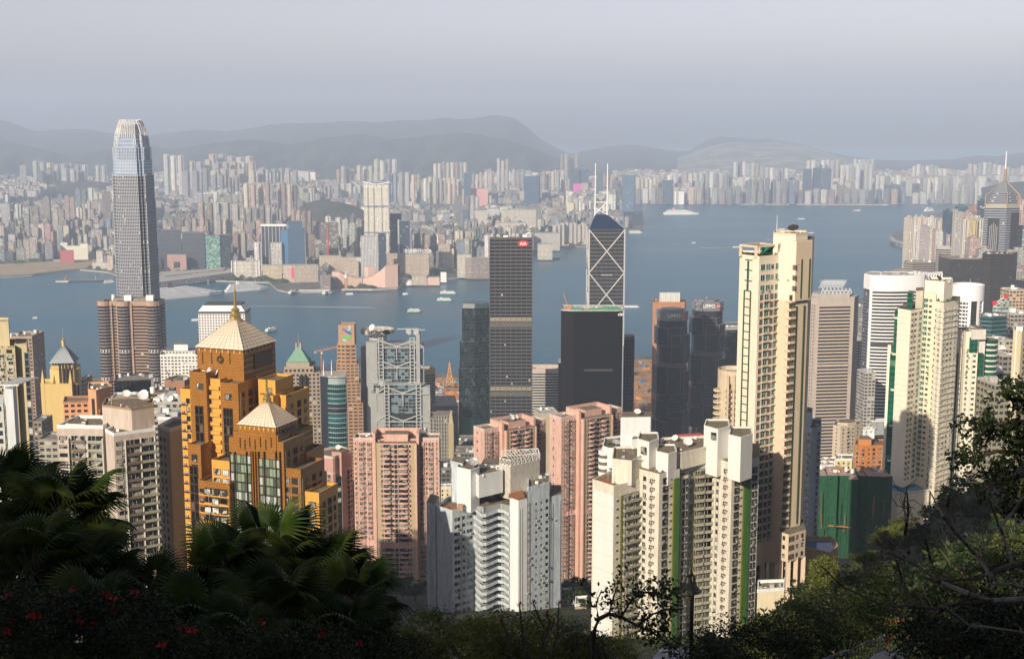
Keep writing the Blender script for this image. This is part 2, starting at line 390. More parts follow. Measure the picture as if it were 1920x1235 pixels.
TONES = [("cream", (0.68, 0.60, 0.47)), ("beige", (0.47, 0.41, 0.33)), ("pale grey", (0.48, 0.48, 0.47)), ("white", (0.80, 0.78, 0.73)),
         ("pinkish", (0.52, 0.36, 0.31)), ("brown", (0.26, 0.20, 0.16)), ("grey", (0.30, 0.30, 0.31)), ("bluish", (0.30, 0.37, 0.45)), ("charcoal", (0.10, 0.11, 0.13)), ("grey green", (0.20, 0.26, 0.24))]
FORMN = {'cross': ("apartment_tower", "cross-plan tower"), 'slab': ("slab_block", "long slab"),
         'podium': ("podium_tower", "podium tower"), 'box': ("city_block", "plain block")}
KB = []          # every far building: dict
def kadd(x, y, w_, d, h, form, tone, fi, rz, dist, z0=3.5, force=False):
    px, py = PX(x, y, z0+h)
    KB.append(dict(x=x, y=y, w=w_, d=d, h=h, form=form, tone=tone, fi=fi, rz=rz, dist=dist, px=px, py=py, z0=z0,
                   a=(1e12 if force else 1)*w_*h/(y*y)))
# landmark keep-outs in (px0, px1, Ynear, Yfar)
KEEP = [(280, 436, 3000, 3790), (428, 600, 3000, 3600), (540, 575, 3480, 3700), (618, 760, 3000, 3600), (600, 640, 3500, 3900), (672, 732, 3380, 3800), (740, 860, 3100, 3700), (850, 922, 3250, 3700),
        (1160, 1215, 5000, 6200), (486, 545, 3500, 3900), (-100, 204, 3000, 3860), (620, 690, 3300, 3560), (525, 720, 4700, 5600), (100, 285, 6700, 7350), (770, 1000, 6100, 6900), (1180, 1700, 6600, 6950),
        (95, 165, 3300, 4150), (1020, 1100, 4300, 4650), (740, 780, 3550, 3900)]
rk = random.Random(11)
def cellr(i, j, s=0): return random.Random(i*7919+j*104729+s).random()
cx_, sx_ = math.cos(0.18), math.sin(0.18)
gx = -3200
while gx < 4200:
    gy = 2600
    while gy < 9300:
        i, j = int(gx//300), int(gy//330)
        st_ = 30 if gy < 4700 else 40 if gy < 6500 else 56
        bx_, by_ = gx*cx_-gy*sx_*0.3+rk.uniform(-5, 5), gy+gx*sx_*0.3+rk.uniform(-5, 5)
        gy += st_
        if (i*3+int(gy/30)) % 6 == 0: continue             # streets
        px, py = PX(bx_, by_, 3.5)
        if px < -60 or px > 1990: continue
        if not inpoly(bx_, by_-22, KPOLY) or not inpoly(bx_, by_+10, KPOLY): continue
        if inpoly(bx_, by_, SANDP) or inpoly(bx_, by_, RUN): continue
        if any(a <= px <= b and c <= by_ <= d for a, b, c, d in KEEP): continue
        if by_ > 6400 and 760 < px < 1130 and by_ < 7000: continue
        if cellr(i, j, 9) < 0.10 and by_ > 3600: continue           # open ground, parks
        q = cellr(i, j, 1); r = rk.random()
        old = px < 720 and by_ < 5200
        if q < 0.55 or old: h = rk.uniform(14, 36) if r < .72 else rk.uniform(38, 66)
        elif q < 0.82: h = rk.uniform(22, 52)
        else: h = rk.uniform(55, 105)
        if old and rk.random() < 0.10: h = rk.uniform(60, 105)
        if by_ > 6300 and cellr(i, j, 3) < .22: h = rk.uniform(80, 120)
        if 900 < px < 1200 and by_ < 5600: h = rk.uniform(15, 45) if r < .7 else rk.uniform(60, 95)
        if px > 1150: h = rk.uniform(20, 60) if by_ < 7100 else rk.uniform(60, 120)
        if by_ < 3600 and px > 600: h = min(h, rk.uniform(20, 50))
        form = 'cross' if h > 75 and rk.random() < .6 else 'slab' if rk.random() < .22 else 'podium' if h > 45 and rk.random() < .4 else 'box'
        ww = st_*rk.uniform(.55, .86); dd = st_*rk.uniform(.5, .8)
        if form == 'slab': ww *= 1.5
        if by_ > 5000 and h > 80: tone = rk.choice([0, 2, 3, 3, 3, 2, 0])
        else: tone = rk.choices(range(10), [14, 13, 19, 14, 4, 9, 16, 9, 12, 6])[0]
        kadd(bx_, by_, ww, dd, h, form, tone, rk.choices([0, 1, 2, 3], [5, 2, 3, .5 if h > 60 else .1])[0], 0.18*0.3+rk.choice([0, 0, .3, -.4]), 'city')
    gx += 29
# estates: rows of towers whose tops and distances are read off the picture
def row(px0, px1, pytop, Y, n, tone, form='cross', wd=None, jit=3, fi=0, dist='estate', rz=0.2):
    for k in range(n):
        px = px0+(px1-px0)*(k+.5)/n; py = pytop+rk.uniform(-jit, jit); Yk = Y+rk.uniform(-60, 60)
        z = ZP(py, Yk); w_ = wd or (px1-px0)/n/2400*Yk*0.8
        kadd(XP(px, Yk, z), Yk, w_, w_*(0.9 if form == 'cross' else .5), z-3.5, form, tone if isinstance(tone, int) else rk.choice(tone), fi, rz+rk.uniform(-.1, .1), dist, force=False)
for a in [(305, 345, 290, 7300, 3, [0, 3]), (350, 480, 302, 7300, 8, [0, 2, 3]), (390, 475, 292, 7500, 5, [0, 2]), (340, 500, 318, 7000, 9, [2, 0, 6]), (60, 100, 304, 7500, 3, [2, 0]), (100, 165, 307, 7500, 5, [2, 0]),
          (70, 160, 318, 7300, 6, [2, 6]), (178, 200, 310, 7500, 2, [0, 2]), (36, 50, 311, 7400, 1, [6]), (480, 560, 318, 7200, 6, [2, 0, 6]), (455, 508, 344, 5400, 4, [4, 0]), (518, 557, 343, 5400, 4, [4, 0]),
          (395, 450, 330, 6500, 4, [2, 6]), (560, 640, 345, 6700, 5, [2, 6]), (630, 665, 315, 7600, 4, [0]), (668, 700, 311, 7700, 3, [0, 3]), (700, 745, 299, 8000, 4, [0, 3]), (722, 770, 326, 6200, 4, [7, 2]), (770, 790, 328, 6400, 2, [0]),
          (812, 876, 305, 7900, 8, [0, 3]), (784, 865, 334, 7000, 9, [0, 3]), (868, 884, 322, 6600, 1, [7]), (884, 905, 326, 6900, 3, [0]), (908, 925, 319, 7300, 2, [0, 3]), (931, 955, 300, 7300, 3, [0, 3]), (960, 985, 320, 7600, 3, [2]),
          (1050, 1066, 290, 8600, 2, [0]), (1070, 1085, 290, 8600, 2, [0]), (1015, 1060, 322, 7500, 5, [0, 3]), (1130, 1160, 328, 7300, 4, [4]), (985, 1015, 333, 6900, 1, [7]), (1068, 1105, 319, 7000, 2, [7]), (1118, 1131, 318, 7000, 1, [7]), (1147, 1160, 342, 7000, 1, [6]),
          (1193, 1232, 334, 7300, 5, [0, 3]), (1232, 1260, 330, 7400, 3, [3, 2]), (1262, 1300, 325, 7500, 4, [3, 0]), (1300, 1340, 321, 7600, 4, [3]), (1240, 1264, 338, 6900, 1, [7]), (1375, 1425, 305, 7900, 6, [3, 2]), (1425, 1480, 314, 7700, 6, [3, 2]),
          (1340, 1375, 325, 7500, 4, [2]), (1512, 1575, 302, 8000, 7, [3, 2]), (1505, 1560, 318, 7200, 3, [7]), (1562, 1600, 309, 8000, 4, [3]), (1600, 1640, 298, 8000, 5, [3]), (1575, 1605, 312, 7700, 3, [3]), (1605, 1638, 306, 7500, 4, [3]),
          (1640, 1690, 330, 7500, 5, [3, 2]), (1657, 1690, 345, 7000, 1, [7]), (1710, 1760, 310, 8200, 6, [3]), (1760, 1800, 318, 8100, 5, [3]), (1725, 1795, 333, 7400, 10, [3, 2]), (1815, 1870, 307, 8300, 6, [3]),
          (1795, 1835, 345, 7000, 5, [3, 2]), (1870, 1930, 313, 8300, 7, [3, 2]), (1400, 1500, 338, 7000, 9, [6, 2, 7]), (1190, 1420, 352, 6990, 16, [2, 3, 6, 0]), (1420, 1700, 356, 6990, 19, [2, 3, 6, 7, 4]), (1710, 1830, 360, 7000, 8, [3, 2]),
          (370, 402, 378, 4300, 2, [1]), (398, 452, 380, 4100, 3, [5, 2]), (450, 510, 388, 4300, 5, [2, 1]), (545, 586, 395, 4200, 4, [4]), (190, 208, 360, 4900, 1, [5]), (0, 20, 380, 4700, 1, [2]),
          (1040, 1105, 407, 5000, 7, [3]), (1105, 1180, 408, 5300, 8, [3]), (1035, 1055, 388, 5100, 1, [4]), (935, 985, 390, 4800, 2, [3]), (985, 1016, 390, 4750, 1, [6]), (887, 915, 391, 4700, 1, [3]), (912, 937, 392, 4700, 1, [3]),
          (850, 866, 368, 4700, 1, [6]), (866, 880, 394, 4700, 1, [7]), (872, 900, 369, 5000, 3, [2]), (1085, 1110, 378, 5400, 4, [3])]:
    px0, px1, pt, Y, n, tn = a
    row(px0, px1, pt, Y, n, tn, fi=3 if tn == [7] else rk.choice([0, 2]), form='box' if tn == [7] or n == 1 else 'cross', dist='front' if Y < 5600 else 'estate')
# mid-distance blocks of the near side of the far city (their own heights)
for a in [(0, 30, 440, 4050, 2, [2]), (40, 75, 396, 4300, 2, [5, 1]), (75, 100, 365, 4900, 1, [5]), (98, 120, 398, 4200, 2, [1]), (140, 152, 353, 5300, 1, [7]), (152, 170, 380, 4700, 2, [0]),
          (170, 200, 372, 5000, 2, [6, 1]), (120, 140, 372, 4800, 2, [4, 0]), (60, 130, 425, 4100, 6, [0, 1, 4, 6]), (130, 204, 440, 4080, 6, [0, 1, 2]), (0, 100, 455, 3990, 7, [4, 0, 6, 1]), (760, 850, 440, 3800, 6, [1, 6, 4]),
          (600, 680, 420, 3900, 6, [2, 1, 0]), (300, 430, 408, 4100, 9, [1, 5, 0, 4]), (435, 490, 420, 3950, 5, [2, 4, 0])]:
    px0, px1, pt, Y, n, tn = a
    row(px0, px1, pt, Y, n, tn, jit=9, form=rk.choice(['box', 'podium', 'box']), fi=rk.choice([0, 1, 2]), dist='front', rz=0.05)
KB.sort(key=lambda k: -k['a'])
inv = [k for k in KB if 0 <= k['px'] <= 1920]
big = inv[:270]; bigset = set(id(k) for k in big)
AREAS = [(0, 204, "left of the tallest tower"), (204, 440, "right of the tallest tower"), (440, 600, "above the docked white ships"), (600, 780, "around the tall white hotel"), (780, 920, "left of the grey slab tower"),
         (920, 1110, "between the slab and braced towers"), (1110, 1400, "behind the moored liner"), (1400, 1640, "behind the open bay"), (1640, 2000, "beyond the far right shore")]
ORD = ["first", "second", "third", "fourth", "fifth", "sixth", "seventh", "eighth", "ninth", "tenth", "eleventh", "twelfth", "thirteenth", "fourteenth", "fifteenth", "sixteenth", "seventeenth", "eighteenth", "nineteenth", "twentieth"]
cnt = {}
for k in sorted(big, key=lambda k: k['px']):
    ar = next(a for x0, x1, a in AREAS if x0 <= k['px'] < x1 or a == AREAS[-1][2])
    dep = "far" if k['y'] > 5600 else "near"
    key = (k['tone'], k['form'], ar, dep); i = cnt[key] = cnt.get(key, 0)+1
    nm, words = FORMN[k['form']]
    M = MB(); M.fi = k['fi']; c = TONES[k['tone']][1]; v = rk.uniform(.62, 1.12); M.tint = tuple(q*v*rk.uniform(.95, 1.05) for q in c); M.seed = rk.random()*100
    far_shape(M, k['w'], k['d'], k['h'], k['form'], rk, z0=0)
    o = M.build(nm, KM, loc=(k['x'], k['y'], k['z0']), rz=k['rz'])
    tag(o, f"{ORD[(i-1) % 20]} {TONES[k['tone']][0]} {words} from left, {dep} rows {ar}", "building", f"{dep} rows of city buildings {ar}")
M = MB()
for k in KB:
    if id(k) in bigset: continue
    M.fi = k['fi']; c = TONES[k['tone']][1]; v = rk.uniform(.5, 1.15); M.tint = tuple(q*v*rk.uniform(.93, 1.07) for q in c); M.seed = rk.random()*100
    far_shape(M, k['w'], k['d'], k['h'], k['form'], rk, rz=k['rz'], c=(k['x'], k['y']), z0=k['z0'])
tag(M.build("far_city_blocks", KM), "mass of small hazy city blocks filling the far shore", "city", kind='stuff')
rf = random.Random(5); M = MB(); k = 0
while k < 2600:
    x, y = rf.uniform(-2600, 2600), 3150+rf.random()**1.4*3600
    if not inpoly(x, y-10, KPOLY) or inpoly(x, y, SANDP) or (cellr(int(x//300), int(y//330), 4) > .35 and rf.random() < .8): continue
    k += 1; r = rf.uniform(8, 20); h = rf.uniform(6, 13); a0 = rf.uniform(0, 6); p0 = ngon(x, y, r, 6, a0, r*.7); M.prism(p0, 3, 3+h*.6, 0, bay=0, cap=False, top_poly=[(x+(a-x)*.9, y+(b_-y)*.9) for a, b_ in p0]); M.prism([(x+(a-x)*.9, y+(b_-y)*.9) for a, b_ in p0], 3+h*.6, 3+h, 0, bay=0, top_poly=[(x+(a-x)*.4, y+(b_-y)*.4) for a, b_ in p0])
tag(M.build("far_street_greenery", noise_mat("far_greenery", [(.018, .03, .012), (.035, .05, .02), (.05, .06, .03)], .05)), "clumps of dark street trees between the far city blocks", kind='stuff')
# ================================================================ near shore: ground
COASTI = [(-400, 760), (-100, 728), (60, 722), (110, 713), (230, 704), (310, 700), (600, 696), (800, 708), (822, 704), (875, 706), (990, 690), (1180, 672), (1310, 670), (1400, 640), (1500, 600), (1560, 575), (1625, 560), (1690, 515),
          (1752, 493), (1762, 476), (1740, 466), (1705, 458), (1680, 452), (1671, 445), (1676, 438), (1700, 431), (1712, 418), (1740, 404), (1790, 396), (1860, 391), (2050, 386), (2400, 382)]
IPOLY = [tuple(G(*p)[:2]) for p in COASTI][::-1]
IPOLY = [(-2600, 700), (3600, 700)]+[p for p in IPOLY if p[0] < 3600]
M = MB(); M.prism(IPOLY, -2, 3.5, 1, 0, bay=0)
tag(M.build("near_shore_ground", [m_city, m_quay]), "built up land of the near shore", kind='structure')
BASEZ = [(-600, 640), (-300, 580), (-140, 488.5), (-60, 432), (-14, 401), (0, 396.3), (10, 393), (30, 382), (60, 366), (100, 342), (200, 296), (435, 220), (550, 192), (650, 160), (800, 108), (1000, 60), (1300, 14), (1450, 3), (1600, -3)]
RIDGE = [(1180, 1290), (1330, 1215), (1400, 1162), (1447, 1122), (1571, 1022), (1642, 975), (1700, 962), (1743, 918), (1766, 885), (1843, 852), (1900, 830), (1980, 790), (2200, 700), (2600, 600)]
def hz(x, y):
    z = lerp(BASEZ, y)
    if y > 0 and x > 10:
        px, _ = PX(x, y, z)
        if px > 1180:
            Yr = 330; s1 = slope(lerp(RIDGE, px)+46)
            if y <= Yr:
                f = min(1, y/Yr); s = 0.47+(s1-0.47)*f**0.8
                zr = EYE-y*max(s, s1)-1.5*(1-f)
                if y < 25: zr = min(zr, EYE-3.5-y*0.4)
            else: zr = (EYE-Yr*s1)-(y-Yr)*0.62
            k = sstep(1180, 1420, px); zz = max(z, zr)
            z = z+(zz-z)*k
    if y < 260 and (x < -90 or y < -40):       # knoll added behind the camera, unseen, to shade the right hillside
        s_, t_ = x*.866-y*.5, -(x*.5+y*.866)
        w1 = math.exp(-((t_-170)/90)**2)
        z = max(z, z+(592-z)*w1*(1-sstep(5, 34, abs(s_+56))))
    z += 2.2*math.sin(x*0.021+1.3)*math.sin(y*0.017)*sstep(60, 200, y)*(1-sstep(900, 1400, y))
    return z
def zg(x, y): return max(3.5, hz(x, y))
m_slope = noise_mat("hillside_soil", [(0.012, 0.018, 0.008), (0.022, 0.030, 0.012), (0.045, 0.042, 0.028), (0.018, 0.028, 0.012)], 0.06, bump=0.5, bscale=0.8)
ys = [-600, -450, -300, -260]+[-240+20*i for i in range(9)]+[-60, -40, -25, -14, -7, -2, 2, 6, 10, 15, 22, 30, 40]+[40+12*i for i in range(1, 45)]+[580+25*i for i in range(1, 37)]
V = []; nx = 90
for y in ys:
    nx = 90; wd = max(160, 0.62*abs(y)+160) if y < 600 else 0.55*y+200
    wd = wd if y > 130 else max(wd, 560)
    for i in range(nx+1):
        x = -wd*1.15+(2.4*wd)*i/nx; V.append((x, y, hz(x, y)))
F = [(j*(nx+1)+i, j*(nx+1)+i+1, (j+1)*(nx+1)+i+1, (j+1)*(nx+1)+i) for j in range(len(ys)-1) for i in range(nx)]
M = MB(); M.v = V; M.f = F; M.m = [0]*len(F); M.uv = [[(0, 0)]*4]*len(F); M.fc = [None]*len(F); M.fs = [0]*len(F)
tag(M.build("hillside", m_slope, smooth=True), "steep dark hillside falling from the lookout to the city", kind='structure')

# ================================================================ near shore: building kit
class B:
    """one building: parts are given in picture columns at their own distances, then stand in metres"""
    def __init__(s, name, label, px, py, Y, zb=None, cat="building", group=None):
        s.Y = Y; z = ZP(py, Y); s.z = z; x = XP(px, Y, z); s.zb = zg(x, Y)-2 if zb is None else zb
        s.o = Vector((x, Y, s.zb)); s.r = empty(name, s.o, 0, label, cat, group); s.det = {}; s.k = (Y*CT+(EYE-z)*ST)/2400
        s.M = MB(); s.H = z-s.zb
    def c(s, px, dY=0.0, z=None):                     # plan corner, local
        z = s.z if z is None else z+s.zb
        return (XP(px, s.Y+dY, z)-s.o.x, dY)
    def h(s, py, dY=0.0): return ZP(py, s.Y+dY)-s.zb  # local height
    def poly(s, pts, z=None): return [s.c(*p, z=z) for p in pts]
    def vol(s, pts, zt, zb=0, mi=0, top=None, bay=3.5, fl=3.1, M=None, par=0, pmi=None, bottom=None, **kw):
        M = M or s.M; pl = s.poly(pts, zt) if len(pts[0]) == 2 and not kw.pop('loc', False) else pts
        M.prism(pl, zb, zt, mi, top, bay=bay, fl=fl, bottom=(zb > 0.1) if bottom is None else bottom, **kw)
        if par: parapet(M, pl, zt, par, mi if pmi is None else pmi)
        return pl
    def part(s, name, M, mats, **kw): return M.build(name, mats, s.r, **kw)
    def fin(s, mats, name="walls"):
        o = s.M.build(name, mats, s.r); s.M = MB(); return o
    def add(s, kind, x, y, z, ang): s.det.setdefault(kind, []).append((x, y, z, ang))
    def wall(s, A, Bp, zt, n, fh, items, skip=None, off=0.0):
        dx, dy = Bp[0]-A[0], Bp[1]-A[1]; L = math.hypot(dx, dy); an = math.atan2(dy, dx)
        for i in range(n):
            if skip and skip(i): continue
            if i == 0 and s.Y < 900 and n > 8:
                rp_ = random.Random(L*7+s.Y); PB = MB()
                for _ in range(2 if L > 6 else 1): u = rp_.uniform(.03, .97); PB.tube([(A[0]+dx*u+dy/L*.12, A[1]+dy*u-dx/L*.12, max(0, zt-n*fh)), (A[0]+dx*u+dy/L*.12, A[1]+dy*u-dx/L*.12, zt-.3)], .09, 5)
                PB.build("drain_pipe", [m_steel], s.r)
            for it in items:
                u, kd = it[0], it[1]
                if len(it) > 2 and not it[2](i): continue
                s.add(kd, A[0]+dx*u+dy/L*off, A[1]+dy*u-dx/L*off, zt-(i+1)*fh, an)
    def flush(s, T, cap=100, ac=.22):
        if ac and s.Y < 900:
            ra = random.Random(s.Y)
            for kd in list(s.det):
                if T[kd][2] != "window": continue
                for (x, y, z, a) in s.det[kd]:
                    if ra.random() < ac: q = ra.choice([-.55, .5, .8]); s.det.setdefault('_ac', []).append((x+q*math.cos(a), y+q*math.sin(a), z-.25-.15*ra.random(), a))
            T = {**T, '_ac': (k_ac(), [m_roofl, m_roofl, m_glass, m_dark], "air_conditioner")}
        for kd, lst in s.det.items():
            tm, mats, nm = T[kd]
            if kd == '_ac': cap = 30
            lst.sort(key=lambda q: (q[0]+s.o.x)**2+(q[1]+s.o.y)**2+(q[2]+s.zb-EYE)**2)
            fr_, gl = MB(), MB()
            for f, m, u in zip(tm.f, tm.m, tm.uv): (gl if m == 2 else fr_).face([tm.v[i] for i in f], m, u)
            me = (fr_ if fr_.f else tm).mesh(nm, mats); mg = gl.mesh("pane", mats) if gl.f and fr_.f else None
            for (x, y, z, a) in lst[:cap]:
                o = link(nm, me, s.r, (x, y, z), a)
                if mg: link("pane", mg, o)
            rest = lst[cap:]
            if rest: tag(bulk(nm+"s_lower", tm, mats, rest, s.r), kind='stuff')
def bulk(name, tm, mats, lst, parent):
    v = np.array(tm.v, dtype=np.float64); nv = len(v); k = len(lst)
    out = np.empty((k*nv, 3)); 
    for i, (x, y, z, a) in enumerate(lst):
        c, s_ = math.cos(a), math.sin(a); o = out[i*nv:(i+1)*nv]
        o[:, 0] = v[:, 0]*c-v[:, 1]*s_+x; o[:, 1] = v[:, 0]*s_+v[:, 1]*c+y; o[:, 2] = v[:, 2]+z
    me = bpy.data.meshes.new(name); lt = np.array([len(f) for f in tm.f]); li = np.concatenate([np.array(f) for f in tm.f])
    LI = np.concatenate([li+i*nv for i in range(k)]); LT = np.tile(lt, k); LS = np.concatenate([[0], np.cumsum(LT)[:-1]])
    me.vertices.add(k*nv); me.vertices.foreach_set("co", out.ravel()); me.loops.add(len(LI)); me.loops.foreach_set("vertex_index", LI.astype(np.int32))
    me.polygons.add(len(LT)); me.polygons.foreach_set("loop_start", LS.astype(np.int32)); me.polygons.foreach_set("loop_total", LT.astype(np.int32))
    for m in mats: me.materials.append(m)
    me.polygons.foreach_set("material_index", np.tile(np.array(tm.m, dtype=np.int32), k))
    uvl = me.uv_layers.new(name="UVMap"); flat = np.array([c for f in tm.uv for p in f for c in p]); uvl.data.foreach_set("uv", np.tile(flat, k))
    me.update(calc_edges=True); return link(name, me, parent)
def parapet(M, pl, z, h, mi=0, t=0.35):
    n = len(pl); cx = sum(p[0] for p in pl)/n; cy = sum(p[1] for p in pl)/n
    for i in range(n):
        a, b = pl[i], pl[(i+1) % n]; L = math.hypot(b[0]-a[0], b[1]-a[1])
        if L < 0.6: continue
        nx_, ny_ = (b[1]-a[1])/L, -(b[0]-a[0])/L; tx, ty = (b[0]-a[0])/L, (b[1]-a[1])/L; o = 0.04
        q = [(a[0]+nx_*o, a[1]+ny_*o), (b[0]+nx_*o, b[1]+ny_*o), (b[0]-nx_*t-tx*t*0, b[1]-ny_*t), (a[0]-nx_*t, a[1]-ny_*t)]
        M.prism(q, z-0.15+0.003*i, z+h+0.004*(i % 5), mi, bay=0, fl=99)
# ---- window, balcony and other kits: origin on the wall face at floor level, -y outward
def k_win(w_=1.5, h=1.4, sill=0.9, mull=1, fr=0.08, dp=0.14, hood=0.0):
    M = MB(); M.face([(-w_/2, -0.05, sill), (w_/2, -0.05, sill), (w_/2, -0.05, sill+h), (-w_/2, -0.05, sill+h)], 2)
    for x in (-w_/2-fr/2, w_/2+fr/2): M.box(x, -dp/2, sill-fr, fr, dp, h+2*fr, 1)
    for z in (sill-fr, sill+h): M.box(0, -dp/2-0.01, z, w_+2*fr+0.02, dp, fr, 1)
    for i in range(mull): M.box(-w_/2+w_*(i+1)/(mull+1), -0.07, sill+0.01, 0.06, 0.06, h-0.02, 1)
    if hood: M.box(0, -hood/2, sill+h+fr+0.02, w_+0.5, hood, 0.12, 0)
    return M
def k_bay(w_=2.2, h=1.9, sill=0.5, d=0.7, slab=0.22, pmi=0):
    M = MB(); M.box(0, -d/2-0.04, sill-slab, w_+0.2, d+0.12, slab, pmi); M.box(0, -d/2-0.04, sill+h, w_+0.2, d+0.12, slab, pmi)
    M.prism([(-w_/2, 0.1), (-w_/2+0.25, -d), (w_/2-0.25, -d), (w_/2, 0.1)], sill, sill+h, 2, bay=0, cap=False)
    for x, y in ((-w_/2+0.25, -d), (w_/2-0.25, -d), (0, -d)): M.box(x, y-0.02, sill, 0.09, 0.09, h, 1)
    M.bar((-w_/2+0.2, -d-0.03, sill+h*0.68), (w_/2-0.2, -d-0.03, sill+h*0.68), 0.07, mi=1)
    return M
def k_balc(w_=3.4, d=1.3, ph=1.0, gh=2.3, curve=0, pmi=0, back=3):
    M = MB()
    M.face([(-w_/2+0.1, -0.05, 0.12), (w_/2-0.1, -0.05, 0.12), (w_/2-0.1, -0.05, gh), (-w_/2+0.1, -0.05, gh)], 2)
    M.box(0, -0.08, 0.12, 0.09, 0.08, gh-0.12, 1); M.box(-w_*.27, -0.08, 0.12, 0.07, 0.08, gh-0.12, 1); M.box(0, -0.08, gh, w_, 0.1, 0.1, 1)
    if curve:
        pts = [(-w_/2, 0.0)]+[(-w_/2*math.cos(math.pi*i/8), -d*(0.35+0.65*math.sin(math.pi*i/8))) for i in range(9)]+[(w_/2, 0.0)]
        M.prism(pts, -0.12, 0.12, pmi, bay=0, bottom=True)
        inn = [(x*0.95, y*0.93) for x, y in pts]
        for i in range(len(pts)-1):
            M.prism([pts[i], pts[i+1], inn[i+1], inn[i]], 0.12, ph, pmi, bay=0)
    else:
        M.box(0, -d/2, -0.12, w_, d, 0.24, pmi)
        M.box(0, -d+0.06, 0.12, w_, 0.12, ph-0.12, pmi); M.box(-w_/2+0.06, -d/2, 0.12, 0.12, d-0.3, ph-0.14, pmi); M.box(w_/2-0.06, -d/2, 0.12, 0.12, d-0.3, ph-0.14, pmi)
    return M
def k_ac():
    M = MB(); M.box(0, -0.3, 0.5, 0.85, 0.5, 0.62, 1); M.prism([(x*1, z) for x, z in ngon(0, 0, 0.2, 8)], 0, 0, 3, bay=0, cap=False)
    M.face([(-0.12+0.22*math.cos(a), -0.56, 0.81+0.22*math.sin(a)) for a in [2*math.pi*i/10 for i in range(10)]][::-1], 3)
    M.box(0, -0.28, 0.4, 0.95, 0.55, 0.07, 3); return M
def k_panel(w_=1.4, h=1.9, sill=0.5, d=0.12, mi=3, n=8):
    M = MB(); M.box(0, -d/4, sill, w_, d/2, h, mi)
    for i in range(n): M.box(0, -d*0.6, sill+h*(i+0.3)/n, w_, d*0.5, h/n*0.45, mi)
    for x in (-w_/2, 0, w_/2): M.box(x, -d*0.6, sill-0.05, 0.09, d*1.1, h+0.1, mi if x == 0 else 1)
    return M
def k_band(w_, h=0.35, d=0.5, z=0.0, mi=0):
    M = MB(); M.box(0, -d/2, z, w_, d, h, mi); return M
def glassmat(name, dark=(0.02, 0.025, 0.03), cur=(0.32, 0.30, 0.27), cf=0.42, sc=0.45, rough=0.08):
    if name in MATS: return MATS[name]
    m, t, b = _mat(name); g = N(t, "ShaderNodeNewGeometry"); v = N(t, "ShaderNodeTexVoronoi"); v.inputs["Scale"].default_value = sc
    t.links.new(g.outputs["Position"], v.inputs["Vector"]); sp = N(t, "ShaderNodeSeparateColor"); t.links.new(v.outputs["Color"], sp.inputs[0])
    c = mixc(t, mth(t, 'GREATER_THAN', sp.outputs[0], 1-cf), dark, cur); c = vmul(t, c, mth(t, 'MULTIPLY_ADD', sp.outputs[1], 0.9, 0.4))
    t.links.new(c, b.inputs["Base Color"]); b.inputs["Roughness"].default_value = rough; b.inputs["Specular IOR Level"].default_value = 0.7
    MATS[name] = m; return m
m_frame = plain("white_frame", (0.62, 0.62, 0.60), 0.5); m_dframe = plain("dark_frame", (0.05, 0.045, 0.04), 0.5)
m_glass = glassmat("window_glass"); m_ggreen = glassmat("green_window_glass", (0.0, 0.07, 0.05), (0.01, 0.16, 0.11), 0.5, 0.5)
m_dark = plain("dark_recess", (0.02, 0.02, 0.02), 0.9); m_dish = plain("dish_white", (0.72, 0.71, 0.68), 0.5, st=(0.9, 1.0))
m_steel = plain("galvanised_steel", (0.45, 0.46, 0.47), 0.45, 0.3); m_white = plain("white_paint", (0.78, 0.78, 0.76), 0.6, st=(0.86, 1.02))
m_red = plain("red_paint", (0.6, 0.03, 0.04), 0.5); m_terra = plain("terracotta_floor", (0.30, 0.11, 0.05)); m_leafr = noise_mat("roof_plants", [(0.02, 0.04, 0.01), (0.06, 0.10, 0.02), (0.03, 0.05, 0.015)], 1.2)
m_roofd = noise_mat("weathered_roof", [(0.10, 0.085, 0.06), (0.20, 0.165, 0.12), (0.13, 0.11, 0.08), (0.26, 0.23, 0.18)], 0.25)
def dish(Bd, x, y, z, r=1.6, az=0.0, el=0.7, mat=None, name="satellite_dish"):
    M = MB(); M.lathe([(0.0, 0.0), (r*0.35, r*0.05), (r*0.7, r*0.18), (r, r*0.38)], 18, 0); M.lathe([(r, r*0.38), (r*0.7, r*0.14), (r*0.35, 0.0), (0, -0.06)], 18, 0)
    for a in (0, 2.1, 4.2): M.bar((r*.9*math.cos(a), r*.9*math.sin(a), r*.33), (0, 0, r*0.8), 0.07, mi=0)
    M.box(0, 0, r*0.75, 0.25, 0.25, 0.25, 0)
    o = M.build(name, [mat or m_dish], Bd.r, (x, y, z+r*0.9)); o.rotation_euler = (math.pi/2-el, 0, az)
    P_ = MB(); P_.tube([(0, 0, 0), (0, 0, r*0.9)], 0.13, 6); P_.build("mount", [m_steel], Bd.r, (x, y, z)); return o
def mast(Bd, x, y, z, h, r=0.12, mat=None, name="mast"):
    M = MB(); M.tube([(0, 0, 0), (0, 0, h*.5), (0, 0, h)], [r, r*.8, r*.4], 6); return M.build(name, [mat or m_white], Bd.r, (x, y, z))
def plants(Bd, pts, r=0.8, seed=1, name="roof_plants"):
    rr = random.Random(seed); M = MB()
    for (x, y, z) in pts:
        for _ in range(int(26*r)+14):
            a = rr.uniform(0, 6.3); q = r*rr.random()**.5; c = Vector((x+q*math.cos(a), y+q*math.sin(a), z+rr.uniform(0.1, 1.5)*r)); s_ = r*0.35
            d = Vector((rr.uniform(-1, 1), rr.uniform(-1, 1), rr.uniform(-.6, .6))).normalized()*s_; e = d.cross(Vector((rr.uniform(-1, 1), rr.uniform(-1, 1), 1))).normalized()*s_*.7
            M.face([c-d, c-e, c+d, c+e])
    return M.build(name, [m_leafr], Bd.r)
